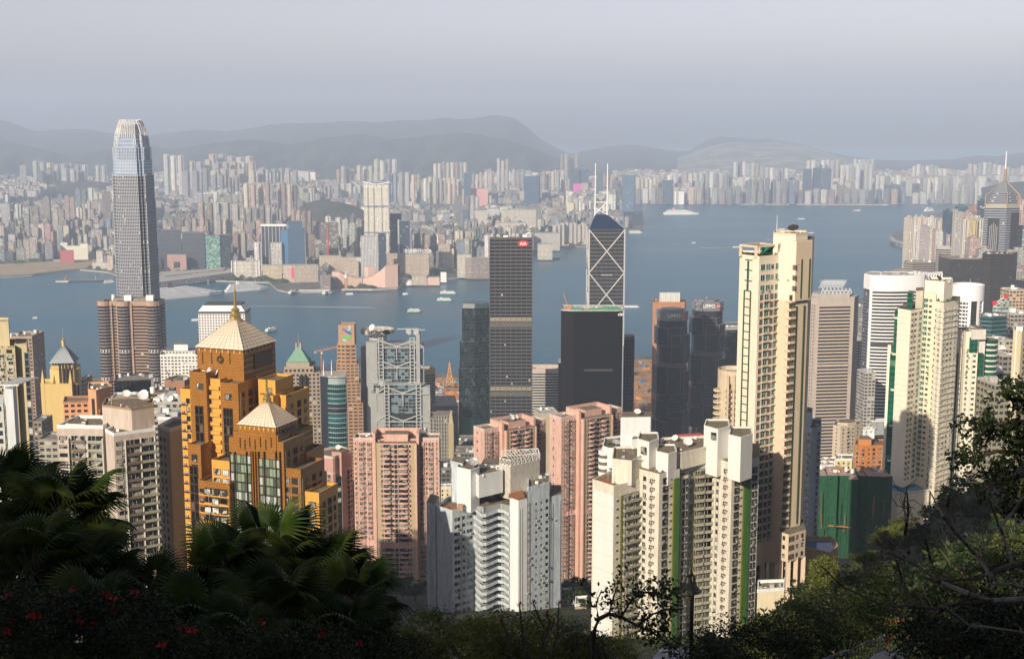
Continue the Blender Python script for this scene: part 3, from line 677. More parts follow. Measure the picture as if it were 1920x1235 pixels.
def clutter(Bd, pl, z, n=8, seed=3, smax=2.2, mats=None):
    """tanks, ducts and plant boxes on a roof"""
    rr = random.Random(seed); x0, x1 = min(p[0] for p in pl)+1, max(p[0] for p in pl)-1; y0, y1 = min(p[1] for p in pl)+1, max(p[1] for p in pl)-1
    k = 0; mats = mats or [m_steel, m_white, m_roofl]
    while k < n:
        M = MB(); nm = "plant_box"
        x, y = rr.uniform(x0, x1), rr.uniform(y0, y1); k += 1
        if not inpoly(x, y, pl): continue
        t_ = rr.random(); s_ = rr.uniform(.5, 1)*smax
        if t_ < .5: M.box(x, y, z, s_, s_*rr.uniform(.5, 1.2), s_*rr.uniform(.4, .9), rr.choice([0, 1, 1, 2]), rz=rr.uniform(-.3, .3))
        elif t_ < .75: M.lathe([(0.01, z+s_), (s_*.45, z+s_*.95), (s_*.45, z)][::-1], 10, rr.choice([0, 1]), (x, y)); nm = "water_tank"
        else: nm = "duct"; M.tube([(x, y, z+.3), (x+rr.uniform(1, 3), y+rr.uniform(-1, 1), z+.35)], 0.16, 5, 1)
        M.build(nm, mats, Bd.r)
def quad(s, a, da, b, db, depth, z=None):
    A, Q = s.c(a, da, z), s.c(b, db, z); dx, dy = Q[0]-A[0], Q[1]-A[1]; L = math.hypot(dx, dy); nx_, ny_ = -dy/L*depth, dx/L*depth
    return [A, Q, (Q[0]+nx_, Q[1]+ny_), (A[0]+nx_, A[1]+ny_)]
B.quad = quad
def arc(s, a, b, bulge, n=10, dY=0.0, db=0.0, z=None):   # curved front: columns a..b, nearest point 'bulge' metres nearer
    return [s.c(a+(b-a)*i/n, dY+(db-dY)*i/n-bulge*math.sin(math.pi*i/n)**0.7, z) for i in range(n+1)]
B.arc = arc
# ================================================================ towers by the water on the near shore
def simple(name, label, a, da, b, db, py, Y, depth, mats, zb=3.5, par=1.2, bay=3.5, fl=3.4, roof=True, seed=1, group=None, n=5, **kw):
    Bd = B(name, label, a if abs(da) <= abs(db) else b, py, Y, zb, group=group)
    pl = Bd.quad(a, da, b, db, depth); Bd.M.prism(pl, 0, Bd.H, 0, 1, bay=bay, fl=fl)
    if par: parapet(Bd.M, pl, Bd.H, par, 2 if len(mats) > 2 else 1)
    Bd.fin(mats)
    if roof: clutter(Bd, pl, Bd.H+0.02, n, seed, 4.5)
    return Bd, pl
def inset(pl, f):
    cx = sum(p[0] for p in pl)/len(pl); cy = sum(p[1] for p in pl)/len(pl)
    return [(cx+(x-cx)*f, cy+(y-cy)*f) for x, y in pl]
def shift(pl, dx, dy): return [(x+dx, y+dy) for x, y in pl]

# --- tallest tower with the claw crown
Bd = B("skyscraper", "tallest silver tower tapering to a white claw crown at the left waterfront", 233, 228, 1750, 3.5); Bd.r.scale = (.84, .84, 1); Bd.r.rotation_euler = (0, 0, R(-6.4))
m_t1 = fac("silver_banded_glass", (0.19, 0.20, 0.225), (0.035, 0.04, 0.05), (0.0, 1.0), (0.30, 0.86), var=.8, curtain=0.03, grid=1, st=(.92, 1.04), wrough=.4, bump=.4)
m_t2 = fac("sky_reflection_glass", (0.34, 0.39, 0.47), (0.19, 0.27, 0.38), (0.12, 0.88), (0.18, 0.9), var=.3, curtain=0.0, st=(.95, 1.03), metal=.4, rough=.12)  # sky reflection put into the bluer colour of the upper glass
m_fin = plain("aluminium_fins", (0.50, 0.52, 0.56), 0.35, 0.3, st=(.95, 1.02))
def notched(w_, n_=0.16, c=(0, 26)):
    h = w_/2; k = w_*n_; q = [(-h+k, -h), (h-k, -h), (h-k, -h+k*.55), (h-k*.55, -h+k*.55), (h-k*.55, -h+k), (h, -h+k), (h, h-k), (h-k, h-k), (h-k, h), (-h+k, h), (-h+k, h-k), (-h, h-k), (-h, -h+k), (-h+k*.55, -h+k), (-h+k*.55, -h+k*.55), (-h+k, -h+k*.55)]
    return [(c[0]+x, c[1]+y) for x, y in q]
lev = [(0, 57), (238, 56), (300, 54.5), (335, 51.5), (356, 48), (373, 44.5), (384, 42), (391, 39)]
for (z0, w0), (z1, w1) in zip(lev, lev[1:]):
    Bd.M.prism(notched(w0), z0, z1, 1 if z0 >= 335 else 0, 2, bay=1.6, fl=4.5)
for z in (70, 150, 232, 300): Bd.M.prism(notched(56.6 if z < 238 else 55.2), z, z+5, 3, 3, bay=0)
for z0, z1, w_ in ((0, 238, 57), (238, 300, 56), (300, 338, 54.5), (338, 374, 50.8)):    # fine vertical mullions on every side
    for i in range(14):
        o = -w_*.34+w_*.68*i/13
        for (x, y) in ((o, -w_/2-.15), (w_/2+.15, o), (-w_/2-.15, o)): Bd.M.box(x, 26+y, z0, .45, .45, z1-z0-.3, 2)
Bd.fin([m_t1, m_t2, m_fin, plain("dark_louvre_band", (0.10, 0.10, 0.105), .5)])
for s_ in range(4):
    for i in range(-5, 6):
        M = MB(); pts = []
        for t_ in range(7):
            f = t_/6; rr_ = 23-9.5*f**2.2; pts.append((i*3.4*(1-.30*f), -rr_, 374+36*f if abs(i) > 3 else 386+24.5*f))
        M.tube(pts, [.6]*6+[.5], 4); M.build("crown_fin", [m_white], Bd.r, (0, 26, 0), rz=s_*math.pi/2)
M = MB(); M.prism(ngon(0, 26, 16, 16), 386, 404, 0, bay=0); M.build("crown_core", [plain("crown_inner", (0.25, 0.27, 0.30), .4)], Bd.r)

# --- twin rounded granite towers in front of it
Bd = B("office_tower", "broad brown granite office tower with rounded bays in front of the tallest tower", 240, 566, 1590, 3.5)
m_gr = fac("granite_strips", (0.36, 0.23, 0.15), (0.018, 0.018, 0.02), (0, 1), (0.34, 0.9), var=.6, curtain=.02, bump=.5)
m_gd = fac("dark_glass_granite_lines", (0.34, 0.28, 0.26), (0.02, 0.018, 0.018), (0, 1), (0.22, 0.98), var=.6, curtain=.04, bump=.5)
m_gp = plain("granite_plain", (0.38, 0.25, 0.17))
H = Bd.H
def cylp(px, r, dY, n=14):
    x, y = Bd.c(px, dY); return ngon(x, y, r, n, 0.1)
body = Bd.vol([(194, 2), (296, 0), (303, 26), (196, 30)], H-5, 0, 0, 3, fl=4.0)
for px, r, dY in ((195.5, 8.6, 6), (232, 8.8, 3), (286.5, 8.8, 4), (296, 8.6, 22)):
    pl = cylp(px, r, dY); Bd.M.prism(pl, 0, H-5, 1, 3, bay=2.0, fl=4.0)
    Bd.M.prism(inset(pl, 1.03), H-5, H+1, 2, 3, bay=0)
Bd.vol([(194, 1.5), (297, -.5), (304, 27), (195, 31)], H+1, H-5, 2, 3, bay=0)
for px in (208, 218, 244, 245.8, 275.5): 
    x, y = Bd.c(px, -.2); Bd.M.box(x, y, 0, 1.1, 1.4, H-2, 2)
Bd.vol([(212, 6), (288, 5), (290, 22), (214, 24)], H+4, H+1, 3, 3, bay=0)
Bd.fin([m_gr, m_gd, m_gp, m_roof])
for px in (241, 282): 
    x, y = Bd.c(px, 6); M = MB(); M.box(0, 0, 0, 9, 7, 6.5, 0); M.box(0, 0, 6.5, 9.5, 7.5, .4, 0); M.build("plant_room", [m_white], Bd.r, (x, y, H+1))
x, y = Bd.c(213, 12); M = MB(); M.lathe([(0.01, 7), (2.2, 6.6), (2.4, 0)][::-1], 12, 0); M.build("water_tank", [m_white], Bd.r, (x, y, H+1))

# --- white porthole tower
Bd = B("office_tower", "white tower with rows of round porthole windows behind the gold tower spire", 372, 588, 1620, 3.5)
m_port, t, b = _mat("porthole_facade")
uv = N(t, "ShaderNodeUVMap"); fr_ = N(t, "ShaderNodeVectorMath", operation='FRACTION'); t.links.new(uv.outputs[0], fr_.inputs[0])
ds = N(t, "ShaderNodeVectorMath", operation='DISTANCE'); t.links.new(fr_.outputs[0], ds.inputs[0]); ds.inputs[1].default_value = (.5, .5, 0)
mk = mth(t, 'LESS_THAN', ds.outputs["Value"], 0.29); t.links.new(mixc(t, mk, (0.62, 0.61, 0.60), (0.06, 0.065, 0.07)), b.inputs[0]); b.inputs["Roughness"].default_value = .6
pl = Bd.quad(371.5, 0, 459, 0, 36); Bd.M.prism(pl, 0, Bd.H, 0, 1, bay=3.5, fl=3.5)
Bd.M.prism(inset(pl, 1.012), Bd.H, Bd.H+3.0, 2, 1, bay=0); Bd.M.prism(inset(pl, .99), Bd.H+3.0, Bd.H+10, 1, 1, bay=0, top_poly=inset(pl, .82))
Bd.M.prism(inset(pl, .80), Bd.H+10, Bd.H+11.5, 2, 2, bay=0)
Bd.fin([m_port, m_white, plain("roof_edge_painted_shadow", (0.06, 0.055, 0.05))])  # dark colour on solid bands stands in for a shadow gap

# --- low white grid block, two steps
m_wg = fac("white_grid_facade", (0.66, 0.65, 0.61), (0.03, 0.03, 0.035), (0.2, 0.8), (0.25, 0.7), curtain=.05)
Bd = B("office_block", "white block with a grid of small windows left of the gold tower", 300, 667, 1300, 3.5)
pl = Bd.vol([(300, 0), (372, 0), (374, 26), (303, 26)], Bd.H, 0, 0, 1, bay=3.6, fl=3.4, par=1.2, pmi=2)
pl2 = Bd.quad(340, -9, 392, -9, 20); Bd.M.prism(pl2, 0, Bd.h(684, -9), 0, 1, bay=3.6, fl=3.4); parapet(Bd.M, pl2, Bd.h(684, -9), 1, 2)
Bd.vol([(326, 6), (352, 6), (352, 18), (326, 18)], Bd.h(646, 6), 0, 2, 1, bay=0); Bd.vol([(310, 3), (366, 3), (366, 22), (312, 22)], Bd.h(658, 3), 0, 0, 1, bay=3.4)
Bd.fin([m_wg, m_roof, m_white]); clutter(Bd, pl, Bd.H, 8, 5, 4)

# --- left edge group
m_olive = fac("olive_cream_facade", (0.42, 0.36, 0.20), (0.03, 0.035, 0.03), (0.25, 0.75), (0.25, 0.8))
m_olp = plain("olive_cream_plain", (0.47, 0.40, 0.24))
Bd = B("apartment_tower", "olive cream stepped tower at the left edge of the view", 0, 652, 560, 60)
Bd.vol([(-60, 0), (28, -1), (30, 18), (-58, 20)], Bd.H, 0, 0, 1, bay=5, fl=3.1, par=1)
Bd.vol([(-60, 4), (16, 3), (17, 16), (-58, 18)], Bd.h(606, 4), 0, 1, 1, bay=0, par=.8)
Bd.vol([(28.5, 2), (50, 2), (52, 16), (30, 17)], Bd.h(648, 2), 0, 1, 1, bay=0, par=.8)
Bd.vol([(45, 1), (53.5, 0.5), (54.5, 12), (47, 13)], Bd.h(660, 2), 0, 2, 1, bay=1.6, fl=3.1)
zt = Bd.H
for u in (0.72, 0.9): Bd.wall(Bd.c(-60, 0), Bd.c(28, -1), zt-2, 24, 3.1, [(u, 'w')])
Bd.fin([m_olive, m_olp, fac("green_black_glazing", (0.10, 0.12, 0.12), (0.012, 0.02, 0.02), (0.1, .9), (.1, .9))]); 
KT = {'w': (k_win(2.2, 1.6, .8, 2, .12, .3), [m_olp, m_frame, m_glass, m_dark], "window")}
Bd.flush(KT)
Bd = B("apartment_tower", "pale grey tower with a slatted white roof canopy low at the left edge", -4, 758, 470, 110)
Bd.vol([(-30, 0), (6, -1), (7, 14), (-30, 15)], Bd.H, 0, 0, 1, bay=4, fl=3.1)
Bd.vol([(7, 0), (24, -1.5), (30, 12), (9, 14)], Bd.h(728, 0), 0, 1, 1, bay=0)
Bd.fin([fac("pale_grey_windows", (0.46, 0.48, 0.47), (0.03, 0.035, 0.04), (.2, .8), (.2, .8)), plain("pale_grey_render", (0.50, 0.53, 0.55))])
M = MB(); A = Bd.c(2, -2); Q = Bd.c(36, -3)
zc_ = Bd.h(722, 0)
for i in range(18):
    f = i/17; M.bar((A[0]+(Q[0]-A[0])*f, -3, zc_+.8), (A[0]+(Q[0]-A[0])*f+2.2, 11, zc_+.8), .14, .25)
M.bar((A[0]-.3, -3, zc_+.6), (Q[0]+.3, -3, zc_+.6), .2, .4); M.bar((A[0]+2, 11, zc_+.6), (Q[0]+2.5, 11, zc_+.6), .2, .4)
for f in (.1, .5): M.bar((A[0]+(Q[0]-A[0])*f, 1, zc_-4), (A[0]+(Q[0]-A[0])*f, 1, zc_+.7), .3)
M.build("roof_canopy", [m_white], Bd.r)
Bd, pl = simple("office_block", "pinkish brown block behind the olive cream tower", 16, 0, 60, 0, 634, 1150, 30, [fac("brown_small_windows", (0.32, 0.22, 0.17), (0.03, 0.03, 0.035)), m_roof, plain("brown_render", (0.34, 0.24, 0.18))], 3.5, 2)
M = MB(); x, y = Bd.c(26, 8); M.box(x, y, Bd.H, 9, 6, 3, 0); M.build("plant_room", [m_white], Bd.r)
# yellow tower with grey pyramid
m_yel = plain("yellow_render", (0.55, 0.40, 0.15), st=(.9, 1.03)); m_yw = fac("yellow_arcade", (0.50, 0.37, 0.16), (0.03, 0.03, 0.03), (0.3, 0.7), (0.0, 1.0), bump=.4)
Bd = B("office_tower", "yellow tower with a grey pyramid roof and two slim pinnacles on the left", 100, 692, 1000, 20)
k = Bd.k
Bd.vol([(76, -12), (134, -12), (136, 8), (79, 8)], Bd.h(723, -12), 0, 0, 0, bay=0, par=1.6)
up = Bd.vol([(93, 0), (109, -3), (148, 0), (151, 24), (96, 26)], Bd.H, 0, 0, 0, bay=0)
Bd.vol([(136, -4), (150, -2), (152, 14), (138, 14)], Bd.h(720, -2), 0, 1, 0, bay=3.2, fl=5)
for i, px in enumerate((113, 119, 125, 131, 141)):
    x, y = Bd.c(px, -2.2); Bd.M.box(x, y-0.4, Bd.h(722, -12), 1.5, 1.2, 15, 3)
x, y = Bd.c(121, 11); sq = rect(x, y, 17.5, 17.5, .12)
Bd.M.prism(inset(sq, .98), Bd.H-1, Bd.H+2.2, 0, 0, bay=0); Bd.M.prism(inset(sq, .9), Bd.H+2.2, Bd.H+4.6, 4, 0, bay=2, fl=2.4)
for px, dY in ((79.5, -11), (131.5, -11)):
    q = Bd.c(px, dY); b_ = rect(q[0], q[1], 2.4, 2.4); Bd.M.prism(b_, 10, Bd.h(716, -12), 0, bay=0); Bd.M.prism(b_, Bd.h(716, -12), Bd.h(694, -12), 0, 0, bay=0, top_poly=inset(b_, .08))
Bd.fin([m_yel, m_yw, m_roof, m_dark, fac("lantern_glazing", (.3, .25, .15), (.04, .05, .06), (.15, .85), (.1, .9))])
m_pyr = plain("grey_standing_seam", (0.30, 0.33, 0.36), .5, st=(.9, 1.04))
M = MB(); M.prism(inset(sq, 1.12), Bd.H+4.6, Bd.H+17.5, 0, 0, bay=0, top_poly=inset(sq, .10))
for i in range(4):
    a, b_ = inset(sq, 1.125)[i], inset(sq, 1.125)[(i+1) % 4]; a2, b2 = inset(sq, .11)[i], inset(sq, .11)[(i+1) % 4]
    for j in range(13):
        f = j/12; M.bar((a[0]+(b_[0]-a[0])*f, a[1]+(b_[1]-a[1])*f, Bd.H+4.65), (a2[0]+(b2[0]-a2[0])*f, a2[1]+(b2[1]-a2[1])*f, Bd.H+17.6), .14, mi=0)
M.build("pyramid_roof", [m_pyr], Bd.r)
M = MB(); M.lathe([(1.6, 0), (1.3, 2), (2.0, 2.4), (1.8, 4), (.6, 5.4), (.25, 6), (.15, 14), (0.01, 15)], 10, 0, (x, y)); M.build("finial", [plain("gilded_metal", (.55, .38, .12), .35, .6)], Bd.r, (0, 0, Bd.H+17))
Bd, pl = simple("office_block", "white banded block with a red sign on its roof beside the yellow tower", 54, 0, 80, 0, 738, 1250, 24, [fac("white_bands", (.62, .62, .58), (.05, .05, .05), (0.1, .9), (.3, .75)), m_roof, m_white], 3.5, 1, n=2)
t_ = text("roof_sign", "\u8fdc\u4e1c", 6.5, m_red, Bd.r, (Bd.c(66, -1)[0], -1, Bd.H+3.5), (math.pi/2, 0, 0), .3, .12)
Bd, pl = simple("office_block", "grey brown block with square windows low behind the palms on the left", 55, 0, 78, 0, 792, 900, 22, [fac("grey_brown_windows", (.20, .17, .14), (.03, .03, .03)), m_roof], 20, .8, n=2)
Bd, pl = simple("office_block", "low grey block with a band of windows under the yellow tower", 72, 0, 108, 0, 825, 640, 16, [fac("grey_sq_windows", (.34, .32, .27), (.05, .05, .05), (.15, .85), (.3, .75)), m_roof], 60, .8, n=2)
Bd, pl = simple("office_block", "slim grey tower right of the yellow tower", 149, 0, 158, 0, 712, 1050, 20, [fac("slim_grey", (.30, .29, .27), (.04, .04, .05)), m_roof], 3.5, .8, n=1)
# orange terracotta block
m_or = plain("orange_render", (0.58, 0.28, 0.14), st=(.92, 1.04)); m_orw = fac("orange_windows", (0.58, 0.28, 0.14), (0.03, 0.025, 0.02), (0.2, 0.8), (0.3, 0.78), curtain=.03)
Bd = B("apartment_block", "orange rendered block with a tall stair tower behind the cream apartments", 120, 756, 760, 60)
Bd.vol([(118, 0), (166, 2), (168, 18), (121, 17)], Bd.H, 0, 1, 2, bay=3.5, fl=3.4, par=1)
tw = Bd.vol([(165, -1), (180, -4), (186, -2), (207, 6), (204, 22), (166, 20)], Bd.h(733, -2), 0, 0, 2, bay=0, par=1.2)
Bd.vol([(187, -6), (215, 4), (222, 18), (190, 14)], Bd.h(772, -6), 0, 1, 2, bay=3.2, fl=3.4, par=.8)
x, y = Bd.c(174.5, -3.4); Bd.M.box(x, y, Bd.h(790, -4), 1.6, .5, 14, 3, rz=-.3)
Bd.fin([m_or, m_orw, m_roofd, m_dark]); clutter(Bd, tw, Bd.h(733, -2), 7, 6, 2)
# black box and roofs around it
Bd, pl = simple("office_block", "black glass box with a cluttered white roof right of the yellow tower", 214, 0, 283, 6, 716, 1080, 30, [fac("black_curtain_wall", (.02, .02, .022), (.012, .013, .016), (.05, .95), (.05, .95), curtain=0), m_roof, plain("black_panel", (.02, .02, .022), .4)], 40, 1, n=9)
Bd, pl = simple("low_block", "low white roofed arcade block below the black glass box", 208, 0, 272, 3, 748, 860, 18, [fac("white_arcade", (.50, .50, .48), (.03, .03, .03), (.3, .7), (.1, .8)), m_roofl, m_white], 60, 1, n=5)
dish(Bd, *Bd.c(237, 3), Bd.H, 3.0, .2, .9); dish(Bd, *Bd.c(269.5, -2), Bd.H, 3.6, -.3, .8)
Bd, pl = simple("low_block", "brown banded block beside the black glass box", 282, 0, 318, 0, 737, 900, 18, [fac("brown_bands", (.24, .17, .12), (.03, .03, .03), (0, 1), (.3, .7)), m_roofd], 60, 1, n=4)
Bd, pl = simple("low_block", "terracotta brick box with roof crane left of the gold tower", 308, 0, 346, -5, 713, 940, 18, [plain("brick_red", (.28, .13, .08)), m_roofd], 60, 1, n=3)
M = MB(); x, y = Bd.c(322, -3); M.bar((x, y, 0), (x-4, y, 9), .5); M.bar((x, y, 0), (x+1, y, 7), .4); M.build("roof_crane", [m_dframe], Bd.r, (0, 0, Bd.H))
Bd, pl = simple("low_block", "grey cluttered low block with white dishes left of the gold tower", 286, 0, 345, 0, 756, 720, 20, [fac("grey_mixed", (.34, .33, .30), (.04, .04, .04)), m_roofl], 80, 1, n=16, seed=8)
for px, dy in ((318, 2), (328, 7), (306, 6)): dish(Bd, *Bd.c(px, dy), Bd.H, 2.2, .1, .8)
Bd, pl = simple("low_block", "pale low block with white parapets behind the cream slab", 296, 0, 350, 0, 786, 620, 14, [plain("cream_grey_render", (.46, .42, .36)), m_roofd, m_white], 100, 1.2, n=10, seed=9)
plants(Bd, [(Bd.c(p, 5)[0], 5+p % 3, Bd.H) for p in range(298, 345, 5)], .7, 4)

# --- green pyramid roof stone tower
Bd = B("office_tower", "grey stone tower with a green copper pyramid roof right of the gold tower", 533, 700, 1050, 20)
m_st = fac("stone_grid_windows", (0.33, 0.27, 0.20), (0.03, 0.03, 0.035), (0.22, 0.78), (0.2, 0.72), curtain=.08); m_stp = plain("stone_plain", (0.36, 0.30, 0.23))
pl = Bd.quad(531, 0, 600, 4, 28); Bd.M.prism(pl, 0, Bd.H, 0, 1, bay=3.4, fl=3.4)
pl2 = Bd.quad(533, 2, 588, 4, 24); Bd.M.prism(pl2, Bd.H, Bd.h(690, 2), 0, 1, bay=3.4, fl=3.4); parapet(Bd.M, pl2, Bd.h(690, 2), 1.2, 1)
pl3 = Bd.quad(537, 5, 580, 6, 18); Bd.M.prism(pl3, Bd.H, Bd.h(680, 5), 1, 1, bay=0)
for px in (563, 571): x, y = Bd.c(px, -.3); Bd.M.box(x, y+1, Bd.H-22, 2.3, 2.6, 20, 2)
Bd.fin([m_st, m_stp, m_dark])
m_cop = plain("green_copper", (0.16, 0.30, 0.22), .6, st=(.8, 1.1), scale=.3)
M = MB(); z0 = Bd.h(677, 6); M.prism(inset(pl3, .95), z0-1, z0, 0, 0, bay=0); M.prism(inset(pl3, .92), z0, Bd.h(652, 10), 0, 0, bay=0, top_poly=inset(pl3, .16)); M.build("pyramid_roof", [m_cop], Bd.r)
cx0 = sum(p[0] for p in pl3)/4; cy0 = sum(p[1] for p in pl3)/4
M = MB()
for sx_1 in (-1, 1): M.box(cx0+sx_1*1.8, cy0, 0, 1.4, 3, 4.5, 0)
M.tube([(cx0, cy0, 1), (cx0, cy0, 6), (cx0, cy0, 13)], [.4, .25, .1], 6); M.build("finial", [m_stp], Bd.r, (0, 0, Bd.h(654, 10)))
# --- teal glass tower
Bd = B("office_tower", "teal glass tower with a curved banded front and dark flank", 605, 706, 900, 60)
m_teal = fac("teal_curved_glass", (0.16, 0.24, 0.24), (0.01, 0.06, 0.07), (0.04, 0.96), (0.22, 0.95), curtain=.10, ccol=(.12, .22, .22), var=1.0)
Bd.vol([(600, 2), (614, -1), (616, 22), (603, 24)], Bd.H, 0, 1, 3, bay=0)
fr_ = [Bd.c(614+34*i/8, -1.5-2.2*math.sin(math.pi*i/8)) for i in range(9)]; pl = fr_+[Bd.c(650, 18), Bd.c(616, 20)]
Bd.M.prism(pl, 0, Bd.H-5, 0, 3, bay=2.4, fl=3.6)
for z in (Bd.H-26, Bd.H-74): Bd.M.prism(shift(inset(pl, 1.004), 0, -.05), z, z+6, 1, 1, bay=0)
pl2 = shift(inset(pl, .95), 0, .5); Bd.M.prism(pl2, Bd.H-5, Bd.H-1, 2, 3, bay=0)
nfl_ = int((Bd.H-6)/3.6)
for i in range(26):
    z = Bd.H-8-3.6*i
    for a, b_ in zip(fr_, fr_[1:]): Bd.M.bar((a[0], a[1]-.25, z), (b_[0], b_[1]-.25, z), .5, .35, 2)
Bd.fin([m_teal, plain("dark_navy_panel", (.02, .025, .04), .4), plain("pale_teal_metal", (.30, .38, .38), .4), m_roofl])
for px in (607, 622): mast(Bd, *Bd.c(px, 5), Bd.H-1, 12, .45)
M = MB(); M.prism(inset(pl, 1.0), 0, .8, 0, 0, bay=0); M.build("roof_canopy", [m_roofl], Bd.r, (0, 0, Bd.H-.2))
# --- stepped brown tower with the swirl emblem
Bd = B("office_tower", "slim stepped brown stone tower with a blue and green swirl emblem", 634, 610, 1420, 3.5)
m_br = fac("brown_stone_windows", (0.36, 0.22, 0.13), (0.03, 0.025, 0.02), (0.15, 0.85), (0.35, 0.75), curtain=0.02); m_brp = plain("brown_stone", (0.40, 0.25, 0.15))
top = Bd.quad(634, 0, 664, 0, 18); Bd.M.prism(top, Bd.h(646), Bd.H, 1, 1, bay=0, par=0) if False else Bd.M.prism(top, Bd.h(646), Bd.H, 1, 1, bay=0)
parapet(Bd.M, top, Bd.H, .8, 1)
for a, b_, pa, pb, o in ((631, 667, 646, 682, -1.2), (629, 671, 682, 718, -2.4), (628, 674, 718, 755, -3.6), (627, 678, 755, 1000, -4.8)):
    pl = [Bd.c(a, o+2), Bd.c((a+b_)/2-3, o), Bd.c(b_, o+1.5), Bd.c(b_, 20-o), Bd.c(a, 20-o)]
    z0 = 0 if pb > 900 else Bd.h(pb); Bd.M.prism(pl, z0, Bd.h(pa), 0, 1, bay=5.0, fl=4.0)
Bd.fin([m_br, m_brp])
def emblem(parent, x, y, z, s_):
    for col, pts in (((.02, .12, .42), [(-.5, .35), (-.35, .55), (.05, .25), (.35, .2), (.5, .0), (.25, -.1), (-.1, .1), (-.3, .35)]), ((.10, .45, .10), [(-.5, -.45), (-.45, -.15), (-.2, -.25), (.15, -.3), (.42, -.1), (.5, -.4), (.2, -.6), (-.2, -.5)]),
                     ((.30, .50, .60), [(.1, .75), (.35, .8), (.48, .55), (.3, .3), (.05, .3), (.25, .5)]), ((.30, .50, .60), [(-.5, -.55), (-.2, -.6), (.05, -.75), (-.2, -.85), (-.4, -.75)])):
        M = MB(); P_ = [(x+a*s_, z+b_*s_) for a, b_ in pts]
        M.face([(a, y-.4, b_) for a, b_ in P_]); 
        for i in range(len(P_)): a, b_ = P_[i], P_[(i+1) % len(P_)]; M.face([(a[0], y-.4, a[1]), (a[0], y, a[1]), (b_[0], y, b_[1]), (b_[0], y-.4, b_[1])])
        M.build("emblem_stroke", [plain("emblem_%d" % int(col[0]*100+col[1]*1000), col, .5, st=(1, 1))], parent)
x, y = Bd.c(650, -.05); emblem(Bd.r, x, y, Bd.h(625), 11)
# tower crane near the shore
def tower_crane(px, py, Y, jib, ang, mat, label, r=.5):
    z = ZP(py, Y); x = XP(px, Y, z); o = empty("tower_crane", (x, Y, 3.5), 0, label, "crane"); h = z-3.5
    M = MB(); 
    for sx1 in (-1, 1):
        for sy1 in (-1, 1): M.bar((sx1*r, sy1*r, 0), (sx1*r, sy1*r, h), .22)
    for i in range(int(h/3)): M.bar((-r, -r, i*3), (r, -r, i*3+3), .14); M.bar((r, -r, i*3), (r, r, i*3+3), .14)
    M.build("mast", [mat], o)
    M = MB(); M.bar((-jib*.3, 0, -3), (jib, 0, -3+jib*math.sin(ang)), .5); M.bar((-jib*.3, 0, -2), (jib, 0, -2.2+jib*math.sin(ang)), .3)
    for i in range(14): f = i/14; M.bar((jib*f, 0, -3+jib*f*math.sin(ang)), (jib*(f+.035), 0, -2.2+jib*f*math.sin(ang)), .15)
    M.bar((-jib*.3, 0, -2), (0, 0, 2.5), .12); M.bar((jib*.8, 0, -2.2+jib*.8*math.sin(ang)), (0, 0, 2.5), .12); M.build("jib", [mat], o, (0, 0, h))
    M = MB(); M.box(-jib*.27, 0, -4.6, 2.6, 1.6, 2, 0); M.build("counterweight", [m_steel], o, (0, 0, h)); M = MB(); M.box(.9, -1, -5, 1.5, 1.5, 2, 0); M.build("cab", [m_white], o, (0, 0, h)); return o
m_cro = plain("crane_orange", (.55, .20, .06), .5)
tower_crane(602, 655, 1500, 26, .28, m_cro, "orange tower crane between the green pyramid roof and the brown tower")

# --- bank tower with exposed suspension trusses
Bd = B("bank_tower", "grey steel bank tower with suspension trusses and ladder masts", 720, 640, 1430, 3.5)
m_al = plain("grey_cladding", (0.36, 0.37, 0.36), .5, .2, st=(.88, 1.05)); m_al2 = plain("truss_grey", (0.44, 0.45, 0.45), .45, .2, st=(.92, 1.03))
m_bg = fac("recessed_blue_glass", (0.20, 0.23, 0.25), (0.025, 0.04, 0.05), (.05, .95), (.15, .95), var=1.0, curtain=.28, ccol=(.13, .20, .23)); m_pn = fac("panelled_cladding", (.38, .39, .39), (.30, .31, .31), (.03, .97), (.03, .97), bump=.2, curtain=0, rough=.5, var=.1)
y0 = 0
cb = Bd.quad(694, 3, 790, 3, 40); Bd.M.prism(cb, 0, Bd.h(648, 3), 2, 1, bay=4, fl=3.9)
for a, b_, pt, d0 in ((686, 707, 641, 0), (780, 787, 626, 0), (691, 700, 631, 14), (676, 688, 650, 22)):
    pl = Bd.quad(a, d0, b_, d0, 14); Bd.M.prism(pl, 0, Bd.h(pt, d0), 3, 1, bay=3.5, fl=3.9)
Bd.vol([(700, -12), (792, -12), (800, 4), (700, 4)], Bd.h(722, -12), 0, 2, 1, bay=4, fl=3.9)
for a, b_, pt in ((703, 710, 727), (791, 805, 725)):
    pl = Bd.quad(a, -13, b_, -13, 12); Bd.M.prism(pl, 0, Bd.h(pt, -13), 3, 1, bay=3.5, fl=3.9)
Bd.M.prism(Bd.quad(693, -14, 718, -14, 12), 0, Bd.h(737, -14), 1, 1, bay=0)
Bd.M.prism(Bd.quad(710, -8, 780, -8, 6), Bd.h(733, -8), Bd.h(720, -8), 0, 1, bay=0)
Bd.fin([m_al2, m_al, m_bg, m_pn])
